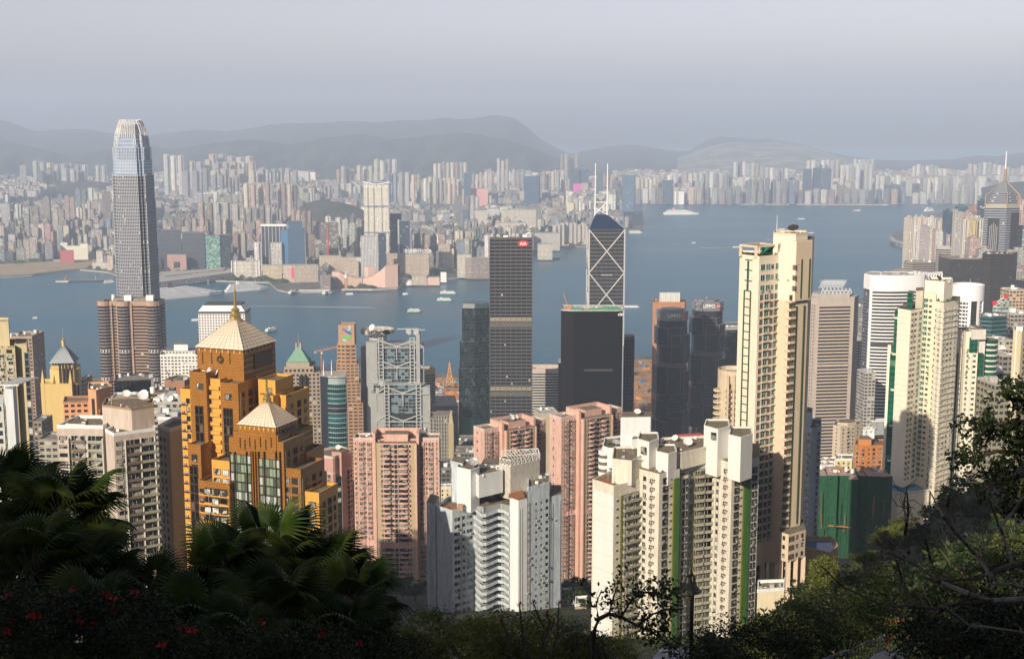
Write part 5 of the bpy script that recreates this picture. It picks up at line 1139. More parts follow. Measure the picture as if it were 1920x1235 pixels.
Bd.M.prism([(p[0], p[1]-.25) for p in fr_]+[(p[0], p[1]+1) for p in fr_[::-1]], Bd.h(648), Bd.h(640), 4, 4, bay=0)
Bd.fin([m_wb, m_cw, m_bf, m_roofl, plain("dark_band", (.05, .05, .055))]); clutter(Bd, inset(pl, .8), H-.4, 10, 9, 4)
M = MB(); a, b_ = Bd.c(1715, 6), Bd.c(1766, 24); z0, z1 = Bd.h(527, 10), Bd.h(514, 10)
n = 11
M.bar((a[0], a[1], z1), (b_[0], b_[1], z1), 1.5, 2.6); M.bar((a[0], a[1], z0), (b_[0], b_[1], z0), 1.5, 2)
for i in range(n): f = i/(n-1); M.bar((a[0]+(b_[0]-a[0])*f, a[1]+(b_[1]-a[1])*f, z0), (a[0]+(b_[0]-a[0])*f, a[1]+(b_[1]-a[1])*f, z1), 1.4, 1.6)
M.prism([Bd.c(1715, 6.5), Bd.c(1766, 24.5), Bd.c(1766, 40), Bd.c(1725, 34)], 0, z0, 0, bay=0); M.build("roof_colonnade", [m_cw], Bd.r)
Bd = B("hotel_tower", "white drum shaped tower with a tall blank crown ring", 1815, 536, 1150, 3.5)
x, y = Bd.c(1815, 14); H = Bd.H; pl = ngon(x, y, 13.6, 28, .05); Bd.M.prism(pl, 0, H-14, 0, 2, bay=3.1, fl=3.4); ptp = ngon(x, y, 14.6, 36)
for i in range(36):
    a, b_ = ptp[i], ptp[(i+1) % 36]; a2, b2 = inset(ptp, .92)[i], inset(ptp, .92)[(i+1) % 36]
    Bd.M.face([(*a, H-14), (*b_, H-14), (*b_, H), (*a, H)], 1); Bd.M.face([(*b2, H-6), (*a2, H-6), (*a2, H), (*b2, H)], 1); Bd.M.face([(*a, H), (*b_, H), (*b2, H), (*a2, H)], 1)
Bd.M.face([(*p, H-6) for p in inset(ptp, .92)], 2); Bd.M.face([(*p, H-14) for p in ptp][::-1], 1)
for ang in (-1.75, -1.15, -.55, -2.5): Bd.M.box(x+13.9*math.cos(ang), y+13.9*math.sin(ang), 0, 2.6, 1.3, H-14, 1, rz=ang+math.pi/2)
for ang in (-1.47,): Bd.M.box(x+13.6*math.cos(ang), y+13.6*math.sin(ang), 0, 5.4, 1.0, H-14, 3, rz=ang+math.pi/2)
Bd.fin([fac("drum_bands", (.72, .71, .72), (.03, .03, .035), (.1, .9), (.0, .55), curtain=0), m_cw, m_roofl, fac("drum_dark", (.05, .05, .055), (.02, .03, .03), (0, 1), (.2, .9), curtain=0)])
clutter(Bd, inset(ptp, .85), H-6, 14, 2, 3.5); mast(Bd, x+2, y, H-5, 10, .25)

# --- harbour-side towers on the far right of the near shore
Bd = B("office_block", "low banded polygonal block at the edge of the bay", 1695, 494, 2050, 3.5)
m_bb = fac("brown_grey_bands", (.30, .27, .25), (.03, .03, .035), (0, 1), (.3, .75), curtain=.02)
Bd.vol([(1694, 10), (1712, 0), (1752, 6), (1755, 40), (1700, 44)], Bd.H, 0, 0, 1, bay=4, fl=3.8, par=1.5); Bd.vol([(1672, 8), (1700, 2), (1702, 30), (1676, 32)], Bd.h(508, 2), 0, 0, 1, bay=4, fl=3.8, par=1.5)
Bd.fin([m_bb, m_roofl]); clutter(Bd, Bd.poly([(1700, 10), (1712, 6), (1748, 10), (1748, 34), (1704, 34)]), Bd.H, 10, 44, 5)
Bd, pl = simple("office_tower", "black and white striped tower between the bay and the dark glass towers", 1756, 6, 1783, 0, 468, 1980, 34, [fac("bw_stripes", (.50, .48, .47), (.025, .025, .03), (0, 1), (.35, 1), curtain=0), m_roofl, plain("grey_cap", (.36, .35, .33))], 3.5, 3, n=4)
Bd, pl = simple("office_tower", "dark reflective glass tower, shorter one left of the spired tower", 1782, 0, 1846, 4, 486, 1800, 40, [fac("mirror_glass_a", (.09, .085, .08), (.05, .05, .055), (.04, .96), (.05, .95), var=.5, curtain=.04, ccol=(.13, .12, .11), metal=.3), m_roof], 3.5, 2, n=14, seed=5, bay=3)
Bd = B("office_tower", "dark brown reflective glass tower below the spired tower", 1842, 478, 1600, 3.5)
m_mb = fac("mirror_glass_b", (.07, .06, .055), (.045, .042, .045), (.05, .95), (.04, .96), var=.4, curtain=.02, ccol=(.11, .10, .09), metal=.3)
Bd.vol([(1842, 6), (1862, 0), (1900, 2), (1908, 20), (1850, 34)], Bd.H, 0, 0, 1, bay=3.2, fl=3.9, par=1.5); x, y = Bd.c(1862, 0); Bd.M.box(x, y, 0, .8, .8, Bd.H, 2)
for py in (540, 596): Bd.M.bar((*Bd.c(1858, -.2), Bd.h(py)), (*Bd.c(1900, 1.5), Bd.h(py)), .6, 3, 2)
Bd.fin([m_mb, m_roof, plain("dark_mullion", (.03, .03, .03))]); clutter(Bd, Bd.poly([(1848, 8), (1895, 8), (1898, 20), (1852, 26)]), Bd.H, 10, 3, 3)
# spired tower
Bd = B("skyscraper", "grey banded tower with pyramidal gold ribbed top and white spire at the right", 1888, 390, 2150, 3.5)
H = Bd.H; m_cp = fac("spired_bands", (.34, .36, .41), (.03, .035, .05), (0, 1), (.25, .85), curtain=.02, st=(.95, 1.03)); m_gold = plain("gold_rib", (.50, .32, .20), .4, .3); m_cpd = fac("spired_dark", (.06, .055, .055), (.04, .037, .037), (0, 1), (.1, .9), curtain=0)
base = [Bd.c(1846, 6), Bd.c(1888, 0), Bd.c(1912, 14), Bd.c(1908, 44), Bd.c(1852, 44)]
Bd.M.prism(base, 0, H, 0, 2, bay=3, fl=4.0)
a, b_ = seg(base[0], base[1], .18), seg(base[0], base[1], .70); Bd.M.prism([(a[0], a[1]-.4), (b_[0], b_[1]-.4), (b_[0], b_[1]+1), (a[0], a[1]+1)], 0, H-18, 3, 3, bay=3, fl=4)
a, b_ = seg(base[1], base[2], .35), seg(base[1], base[2], 1.0); Bd.M.prism([(a[0]+.3, a[1]-.4), (b_[0]+.3, b_[1]-.4), (b_[0], b_[1]+1), (a[0], a[1]+1)], 0, H-8, 3, 3, bay=3, fl=4)
for f, pt in ((.28, 424), (.36, 421), (.44, 418), (.52, 421), (.6, 425)): p = seg(base[0], base[1], f); Bd.M.box(p[0], p[1]-.9, Bd.h(480), .9, .8, Bd.h(pt)-Bd.h(480), 1)
cxx = sum(p[0] for p in base)/5; cyy = sum(p[1] for p in base)/5
z = H
for i, f in enumerate((.94, .84, .74, .62)): Bd.M.prism(inset(base, f), z, z+6.2, 0 if i > 0 else 4, 2, bay=3, fl=3.1); z += 6.2
Bd.M.prism(inset(base, .60), z, z+22, 5, 5, bay=0, top_poly=inset(base, .06)); za = z+22
Bd.fin([m_cp, m_steel, m_roofl, m_cpd, plain("pale_crown_base", (.36, .34, .28)), plain("grey_pyramid_glass", (.16, .19, .22), .3)])
for p in inset(base, .98)[:4]: M = MB(); M.bar((p[0], p[1], H), (p[0], p[1], H+20), 1.3); M.bar((p[0], p[1], H+20), (cxx, cyy, za-1), 1.3); M.build("gold_rib", [m_gold], Bd.r)
M = MB(); M.tube([(cxx, cyy, za-4), (cxx, cyy, za+18)], 1.6, 8); 
for k_ in range(4): M.lathe([(1.8, za+2+4*k_), (3.0, za+3.2+4*k_), (1.8, za+4.4+4*k_)], 8, 0, (cxx, cyy))
M.build("spire_base", [m_gold], Bd.r); M = MB(); M.tube([(cxx, cyy, za+17), (cxx, cyy, Bd.h(284, 20))], [1.2, .6], 8); M.build("spire", [m_white], Bd.r)
# waterfront clusters on the right, beyond the bay
rq = random.Random(21)
def cluster(specs, group, nm="apartment_tower"):
    for i, (a, b_, py, Y, d, tone, fi, lab) in enumerate(specs):
        Bd = B(nm, lab, a, py, Y, 3.5, group=group); pl = Bd.quad(a, rq.uniform(-2, 4), b_, rq.uniform(-2, 6), d); Bd.M.tint = tuple(q*rq.uniform(.95, 1.05) for q in tone); Bd.M.seed = rq.random()*50
        Bd.M.prism(pl, 0, Bd.H, fi, 4, bay=4, fl=3.2); Bd.M.prism(inset(pl, .4), Bd.H, Bd.H+4, fi, 4, bay=4, fl=4)
        A_, Q_ = pl[0], pl[1]; L_ = math.dist(A_, Q_)
        for k_ in range(max(1, int(L_/12))): p = seg(A_, Q_, (k_+.5)/max(1, int(L_/12))); Bd.M.box(p[0], p[1], 0, 5, 3, Bd.H-2, fi, 4, bay=4)
        Bd.fin(KM)
cr_, pk, gy, wh, yl, nv, dg = (.60, .55, .48), (.52, .36, .34), (.42, .40, .39), (.66, .63, .60), (.60, .50, .28), (.08, .13, .22), (.16, .17, .20)
sp_ = []
for i in range(8): sp_.append((1706+i*9, 1714+i*9, 408-(i % 3)*2+i*.8, 2750-i*18, 18, wh if i % 2 else cr_, 2, f"{ORD[i]} pale tower from the left in the waterfront row beyond the bay"))
for i in range(5): sp_.append((1735+i*10, 1743+i*10, 425+i*3, 2500-i*20, 16, [gy, cr_, pk, wh, pk][i], 0, f"{ORD[i]} lower block from the left in front of the pale waterfront row"))
cluster(sp_, "pale towers along the waterfront beyond the bay")
cluster([(1775, 1786, 396, 2420, 30, nv, 3, "navy flank tower beside the grey slab on the right"), (1784, 1806, 397, 2420, 26, gy, 0, "grey slab tower left of the spired tower"), (1797, 1814, 387, 2700, 24, (.14, .28, .33), 3, "teal topped tower behind the grey slab"),
         (1807, 1817, 411, 2300, 20, cr_, 2, "cream tower, first of the group left of the spired tower"), (1817, 1826, 408, 2310, 20, wh, 0, "white tower, second of the group left of the spired tower"), (1826, 1834, 412, 2290, 20, yl, 2, "yellow cream tower left of the spired tower"), (1834, 1847, 409, 2300, 22, wh, 2, "pale tower touching the spired tower"),
         (1814, 1822, 399, 2600, 20, pk, 0, "pink tower behind the cream towers on the right"), (1822, 1830, 398, 2650, 20, dg, 0, "dark tower behind the cream towers on the right"), (1829, 1838, 388, 2700, 20, (.55, .28, .2), 2, "orange and pink tower behind the cream towers"), (1838, 1850, 377, 2550, 24, nv, 3, "navy tower with pink roof sign left of the spire"),
         (1820, 1840, 446, 2200, 20, pk, 0, "pink base block below the yellow cream tower"), (1836, 1860, 468, 2000, 20, gy, 0, "grey frame roofed block below the spired tower"), (1908, 1922, 374, 2600, 26, pk, 2, "pink slab at the right edge behind the spired tower"), (1908, 1930, 428, 2200, 26, (.3, .34, .42), 1, "blue grey tower at the right edge"),
         (1908, 1930, 470, 1900, 24, gy, 0, "grey tower at the right edge below the blue grey one"), (1890, 1930, 500, 1700, 24, (.3, .28, .25), 0, "shadowed grey block at the right edge")], "towers clustered around the spired tower on the right")
# small right-hand buildings below
Bd = B("office_tower", "teal glass block with white cluttered roof right of the white drum tower", 1845, 595, 1050, 3.5)
Bd.vol([(1838, 2), (1860, -2), (1888, 4), (1888, 22), (1842, 24)], Bd.H, 0, 0, 1, bay=2.5, fl=3.5, par=1); Bd.fin([fac("teal_bands", (.07, .13, .14), (.01, .04, .045), (0, 1), (.3, .85), curtain=.02), m_roofl]); clutter(Bd, Bd.poly([(1843, 4), (1882, 6), (1882, 18), (1845, 20)]), Bd.H, 10, 4, 3)
Bd = B("office_tower", "pale green stepped tower with red and white roof frames at the right", 1864, 570, 1250, 3.5)
Bd.vol([(1862, 4), (1876, 0), (1896, 5), (1896, 20), (1864, 22)], Bd.H, 0, 0, 1, bay=3, fl=3.4); Bd.vol([(1880, 2), (1893, 4), (1893, 18), (1880, 18)], Bd.h(560), 0, 0, 1, bay=3, fl=3.4); Bd.fin([fac("pale_green_bands", (.36, .42, .40), (.06, .10, .10), (.1, .9), (.3, .8)), m_roofl])
M = MB(); a, b_, c_ = Bd.c(1864, 3), Bd.c(1885, 4), Bd.c(1893, 8)
M.bar((a[0], 3, Bd.h(570)), (b_[0], 4, Bd.h(556)), .7); M.bar((b_[0], 4, Bd.h(556)), (c_[0], 8, Bd.h(562)), .7); M.bar((a[0], 3, Bd.h(575)), (b_[0], 4, Bd.h(562)), .5); M.build("roof_frame", [m_white], Bd.r)
for q, z in ((a, 572), (b_, 561)): M = MB(); M.box(q[0], q[1]-.8, Bd.h(z), 4, .5, 4, 0); M.build("sign_panel", [m_red], Bd.r)
for k_, (a, b_, py, Y, d, col, lab) in enumerate([(1858, 1886, 655, 900, 20, (.30, .27, .22), "grey brown block with white roof rooms right of the white green tower"), (1872, 1900, 640, 1000, 20, (.40, .35, .27), "buff block under the pale green tower"), (1880, 1902, 668, 800, 20, (.24, .22, .2), "dull banded block beside the cream tower at the right edge"),
        (1855, 1882, 700, 760, 20, (.10, .10, .11), "dark glass low block at the right"), (1866, 1895, 722, 660, 18, (.28, .26, .18), "olive low block above the dark trees at the right"), (1893, 1925, 545, 1300, 20, (.50, .36, .22), "tan block at the right edge behind the cream tower"), (1895, 1930, 590, 1100, 20, (.33, .30, .26), "grey block at the right edge over the roofs"),
        (1622, 1642, 700, 1250, 20, (.4, .38, .35), "pale low block at the foot of the white curved tower"), (1608, 1624, 575, 1800, 30, (.30, .30, .31), "grey deck block seen past the striped tower"), (1608, 1624, 640, 1500, 26, (.4, .4, .4), "pale scaffolded block seen past the striped tower")]):
    simple("office_block", lab, a, 0, b_, 1.5, py, Y, d, [fac("mix_facade%d" % k_, col, (.04, .04, .045), (.15, .85), (.3, .8)), m_roofl, m_white if k_ == 0 else m_roofl], 3.5, 1, n=6, seed=k_+30)
Bd = B("apartment_tower", "bright cream tower at the right edge above the dark trees", 1905, 622, 620, 120)
Bd.vol([(1900, 2), (1916, -3), (1940, 6), (1935, 18), (1903, 16)], Bd.H, 0, 0, 1, bay=4, fl=3.1, par=.8); Bd.vol([(1906, 0), (1918, -1), (1920, 8), (1908, 8)], Bd.h(612), 0, 2, 1, bay=0)
A_ = Bd.c(1916, -3); Q_ = Bd.c(1940, 6); Bd.fin([plain("cream_edge", (.62, .53, .36)), m_roofl, m_white])
Bd.wall(A_, Q_, Bd.H-1, 30, 3.1, [(.25, 'w'), (.7, 'b')]); Bd.flush({'w': (k_win(), [m_olp, m_dframe, m_glass, m_dark], "window"), 'b': (k_balc(2.4, 1, 1, 2.2), [plain("brown_parapet", (.25, .16, .1)), m_dframe, m_glass, m_dark], "balcony")}, 60)
# ---- gold stepped tower with two pyramid roofs
m_gt = plain("gold_stone_tiles", (.33, .145, .028), .3, st=(.88, 1.06), scale=.3)
t = m_gt.node_tree; b = t.nodes["Principled BSDF"]
tc = N(t, "ShaderNodeTexCoord"); br_ = N(t, "ShaderNodeTexBrick"); mp = N(t, "ShaderNodeMapping"); mp.inputs["Rotation"].default_value = (math.pi/2, 0, 0); t.links.new(tc.outputs["Object"], mp.inputs[0]); t.links.new(mp.outputs[0], br_.inputs[0])
br_.inputs["Scale"].default_value = .5; br_.inputs["Color1"].default_value = (1, 1, 1, 1); br_.inputs["Color2"].default_value = (.88, .88, .88, 1); br_.inputs["Mortar"].default_value = (.45, .42, .4, 1); br_.inputs["Mortar Size"].default_value = .03; br_.inputs["Brick Width"].default_value = .7; br_.inputs["Row Height"].default_value = .55
lk = b.inputs["Base Color"].links[0].from_socket; t.links.new(mixc(t, 1.0, lk, br_.outputs[0], 'MULTIPLY'), b.inputs["Base Color"])
m_gp2 = plain("yellow_gold_render", (.60, .31, .055), .5, st=(.93, 1.03)); m_pr = plain("pale_pyramid_tiles", (.66, .56, .46), .5, st=(.9, 1.04)); m_bz = plain("dark_bronze", (.05, .03, .018), .4); m_gcl = fac("dark_red_glazing", (.03, .02, .012), (.012, .009, .009), (.12, .88), (.08, .92), curtain=.04, ccol=(.12, .08, .05), var=1)
m_cwl = fac("pale_green_curtain_wall", (.02, .02, .018), (.16, .20, .14), (.08, .92), (.14, .95), var=1.2, curtain=.25, ccol=(.42, .45, .44), rough=.1)
rz0 = R(-21)
Bd = B("apartment_tower", "gold stone stepped tower with two pale pyramid roofs and gilded spires", 456, 657, 440, 200)
Bd.r.rotation_euler = (0, 0, rz0)
def ray(px, py, ly):                       # where a picture point meets the local plane y = ly
    t_ = (617.5-py)/2400; dx, dy, dz = (px-960)/2400, CT+t_*ST, -ST+t_*CT
    nx2, ny2 = -math.sin(rz0), math.cos(rz0)
    s_ = (ly+Bd.o.x*nx2+Bd.o.y*ny2)/(dx*nx2+dy*ny2); wx, wy = dx*s_-Bd.o.x, dy*s_-Bd.o.y
    return wx*math.cos(rz0)+wy*math.sin(rz0), EYE+dz*s_-Bd.zb
def fbox(px0, px1, py, ly, depth, mi, zb=0, top=3, par=0, pm=None, M=None):
    x0, z0 = ray(px0, py, ly); x1, z1 = ray(px1, py, ly); pl = [(x0, ly), (x1, ly), (x1, ly+depth), (x0, ly+depth)]; z = (z0+z1)/2
    (M or Bd.M).prism(pl, zb, z, mi, top, bay=2.6, fl=3.2, bottom=zb > 0)
    if par: parapet(M or Bd.M, pl, z, par, mi if pm is None else pm)
    return pl, z
main, zm = fbox(369, 456, 656, 0, 21, 0)
s1, z1 = fbox(338, 386, 733, -3, 12, 1, par=.6)                      # air conditioner column side
s2, z2 = fbox(355, 386, 702, -6, 12, 0, par=.9); s3, z3 = fbox(386, 413, 712, -4, 14, 1, par=.5); s4, z4 = fbox(413, 446, 722, -7, 14, 0, par=.8)
s5, z5 = fbox(484, 516, 716, 3, 12, 1, par=.8); s6, z6 = fbox(512, 536, 745, 4, 16, 1, par=1.0); s6b, z6b = fbox(486, 512, 745, 0, 14, 1, par=.8)
# front lower tower
f0, zf = fbox(429, 531, 824, -14, 14, 0); f1, zf1 = fbox(437, 521, 812, -14.05, 13, 0, zb=zf-2); f2, zf2 = fbox(447, 517, 801, -14.1, 13, 0, zb=zf-2)
fbox(446, 517, 800, -14.3, 14.6, 0, zb=zf2-8)
w1, zw1 = fbox(397, 430, 868, -15, 12, 1, par=1); w2, zw2 = fbox(372, 430, 908, -17, 12, 0, par=1); w3, zw3 = fbox(352, 376, 836, -12, 12, 0, par=.6); w4, zw4 = fbox(531, 564, 884, -13, 16, 0, par=1.1); w5, zw5 = fbox(572, 598, 928, -12, 13, 1, par=1.1); w6, zw6 = fbox(545, 575, 905, -6, 14, 0, par=1); fbox(520, 548, 815, -6, 14, 0, par=.8); fbox(548, 575, 850, 0, 12, 0, par=.8)
def face_strip(px0, px1, py0, ly, mi, zb=0, dep=.3, z1=None):
    x0, z = ray(px0, py0, ly); x1, _ = ray(px1, py0, ly); Bd.M.prism([(x0, ly-dep), (x1, ly-dep), (x1, ly+.05), (x0, ly+.05)], zb, z if z1 is None else z1, mi, mi, bay=1.4, fl=3.2)
face_strip(366, 381, 760, -6, 2, z1=None); face_strip(419, 436, 764, -7, 2); face_strip(356, 371, 872, -12, 2)
face_strip(432, 471, 850, -14.15, 4); face_strip(486, 525, 858, -14.15, 4)
for p in (432, 441, 463, 471.5, 474, 479, 485.5, 496, 518, 525.5): face_strip(p-.6, p+.7, 846, -14.15, 5 if p not in (474, 479) else 0, dep=.75)
for i, p in enumerate((450, 459, 468, 478, 488, 498, 508)): x, z = ray(p, 822+(i % 2)*4, -14.45); Bd.M.box(x, -14.5, z-3, .22, .25, 3.4, 5)
for p in (380, 397, 414, 431): x, z = ray(p, 674, -.1); Bd.M.box(x, -.12, z-1.5, .22, .25, 4.0, 5)
for i in range(22):
    z = zw2-4.2-i*3.2; Bd.M.box((w2[0][0]+w2[1][0])/2, -17.15, z, w2[1][0]-w2[0][0]-.4, .3, .8, 1); Bd.M.box((w2[0][0]+w2[1][0])/2+.8, -17.05, z+.9, w2[1][0]-w2[0][0]-3.5, .15, 2.0, 2)
    z = z3-3.4-i*3.2; Bd.M.box((s3[0][0]+s3[1][0])/2, -4.3, z, s3[1][0]-s3[0][0]-.6, .8, 1.2, 1)
# dark recess below the pyramid on the right-hand side
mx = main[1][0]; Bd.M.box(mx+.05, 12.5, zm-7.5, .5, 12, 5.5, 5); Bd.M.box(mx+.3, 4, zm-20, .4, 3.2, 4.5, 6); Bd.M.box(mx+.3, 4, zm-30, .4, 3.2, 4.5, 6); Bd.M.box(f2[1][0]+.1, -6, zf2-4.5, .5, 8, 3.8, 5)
Bd.fin([m_gt, m_gp2, m_gcl, m_roofd, m_cwl, m_bz, m_ggreen])
def pyramid(pl, z, wid, apex_px, apex_py, sp_py, nm):
    cx, cy = sum(p[0] for p in pl)/4, sum(p[1] for p in pl)/4; ap = ray(apex_px, apex_py, cy)[1]; bs = inset(pl, 1.06)
    M = MB(); M.prism(inset(pl, 1.0), z, z+.6, 1, 1, bay=0); M.prism(bs, z+.6, ap, 0, 0, bay=0, top_poly=inset(bs, .13), bottom=True)
    for i in range(4):
        a, b_ = bs[i], bs[(i+1) % 4]; a2, b2 = inset(bs, .13)[i], inset(bs, .13)[(i+1) % 4]
        for j in range(11): f = j/10; M.bar((*seg(a, b_, f), z+.62), (*seg(a2, b2, f), ap), .16, mi=2)
        for j in range(1, 9): f = j/9; M.bar((*seg(a, a2, f), z+.62+(ap-z-.6)*f), (*seg(b_, b2, f), z+.62+(ap-z-.6)*f), .14, mi=2)
        for j in range(8): s_ = seg(pl[i], pl[(i+1) % 4], (j+.5)/8); M.box(s_[0], s_[1], z-.9, .5, .5, 1.1, 3)
    M.build("pyramid_roof", [m_pr, m_bz, plain("pyramid_rib", (.48, .38, .27), .5), m_gp2], Bd.r)
    k = (pl[1][0]-pl[0][0])/21; M = MB(); M.lathe([(2.2*k, ap-.3), (2.0*k, ap+1.2*k), (2.5*k, ap+1.4*k), (1.6*k, ap+2*k), (1.5*k, ap+3.4*k), (2.0*k, ap+3.6*k), (1.0*k, ap+4.4*k), (.55*k, ap+5.2*k), (.5*k, ap+11*k)], 10, 0, (cx, cy)); zt = ray(apex_px, sp_py, cy)[1]
    M.tube([(cx, cy, ap+4*k), (cx, cy, ap+11*k), (cx, cy, zt)], [.4*k, .32*k, .1*k], 6); M.build("gilded_spire", [plain("gilding", (.55, .40, .16), .3, .7)], Bd.r)
pyramid(main, zm, 1, 443, 598, 534, "main"); pyramid([f2[0], f2[1], (f2[1][0], -.5), (f2[0][0], -.5)], zf2, 1, 495, 752, 713, "front")
# round emblem on the front below the pyramid
ex, ez = ray(413.5, 673.5, 0); M = MB()
for i in range(20): a, b_ = 2*math.pi*i/20, 2*math.pi*(i+1)/20; M.bar((1.3*math.cos(a), 0, 1.3*math.sin(a)), (1.3*math.cos(b_), 0, 1.3*math.sin(b_)), .2)
for i in range(4): a, b_ = math.pi/2*i, math.pi/2*(i+1); M.bar((1.15*math.cos(a), 0, 1.15*math.sin(a)), (1.15*math.cos(b_), 0, 1.15*math.sin(b_)), .2); M.bar((1.3*math.cos(a+.78), 0, 1.3*math.sin(a+.78)), (.5*math.cos(a+.78), 0, .5*math.sin(a+.78)), .16)
M.build("round_emblem", [m_bz], Bd.r, (ex, -.15, ez))
GK = {'a': (k_ac(), [m_gp2, m_roofl, m_glass, m_dark], "air_conditioner"), 'w': (k_win(2.4, 1.9, .6, 2, .14, .16), [m_gp2, m_bz, glassmat("bright_window_glass", (.05, .06, .06), (.55, .56, .52), .6, .5), m_dark], "window"), 's': (k_win(1.3, 1.6, .7, 1, .12, .14), [m_gp2, m_bz, m_glass, m_dark], "window"), 'k': (k_band(2.6, .35, .5, -.2), [m_bz], "ac_shelf"), 'd': (k_win(2.2, 2.2, .4, 1, .1, .12), [m_gt, m_bz, m_dark, m_dark], "window")}
nn = 34
Bd.wall(s1[0], s1[1], z1-2, nn, 3.2, [(.13, 'k'), (.1, 'a'), (.19, 'a', lambda i: i % 2 == 0), (.29, 's')]); Bd.wall(s2[0], s2[1], z2-2.5, 1, 3.2, [(.62, 'w')]); Bd.wall(s4[0], s4[1], z4-2.5, 1, 3.2, [(.45, 'w')]); Bd.wall(s3[0], s3[1], z3-3, 20, 3.2, [(.22, 's')])
Bd.wall(w1[0], w1[1], zw1-1.5, 2, 3.2, [(.3, 'w'), (.78, 'w')]); Bd.wall(w2[0], w2[1], zw2-1, 20, 3.2, [(.12, 's'), (.3, 'w', lambda i: i % 2 == 0), (.55, 'w'), (.82, 'w', lambda i: i % 3 != 1)], off=.3); Bd.wall(w3[0], w3[1], zw3-2, 3, 3.6, [(.5, 'd')]); Bd.wall(w4[0], w4[1], zw4-1.5, 20, 3.2, [(.25, 's'), (.65, 'd')]); Bd.wall(w5[0], w5[1], zw5-1.5, 16, 3.4, [(.5, 'w')]); Bd.wall(s5[0], s5[1], z5-1.2, 4, 3.2, [(.7, 's')]); Bd.wall(s6b[0], s6b[1], z6b-1.2, 4, 3.2, [(.7, 's')])
for pl, z, k in ((main, zm-3, 9), (s4, z4-2, 12), (w4, zw4-2, 14), (w5, zw5-2, 12), (s6, z6-2, 14), (f0, zf-3, 14)): Bd.wall(pl[1], pl[2], z-(12 if pl is main else 0), k, 3.2, [(.25, 's'), (.55, 'd'), (.82, 's')])
Bd.flush(GK, 70)
for px, py, r in ((394.5, 708, 1.7), (406, 707, 2.1)): x, _ = ray(px, py, 2); dish(Bd, x, 0, z3, r, -.1+.2*(px > 400), .55, name="satellite_dish")
plants(Bd, [(s6[0][0]+i*.9, 6+i % 3, z6) for i in range(7)]+[(s6b[0][0]+i*.9, 2, z6b) for i in range(5)]+[(w4[0][0]+i, -12, zw4) for i in range(6)]+[(w5[0][0]+i, -11, zw5) for i in range(4)]+[(s2[0][0]+i, -5, z2) for i in range(2)], .7, 9)
for pl, z in ((s2, z2), (s4, z4), (w1, zw1), (w2, zw2), (w4, zw4), (w5, zw5), (s5, z5)):
    M = MB(); p, q = pl[0], pl[1]; M.bar((*p, z+1.9), (*q, z+1.9), .08); [M.bar((*seg(p, q, i/8), z+.8), (*seg(p, q, i/8), z+1.9), .05) for i in range(9)]; M.build("railing", [m_bz], Bd.r)
# ================================================================ residential towers on the slope
def lit(name, col, **k): return plain(name, col, 0.75, st=k.get('st', (.74, 1.05)), scale=.2)
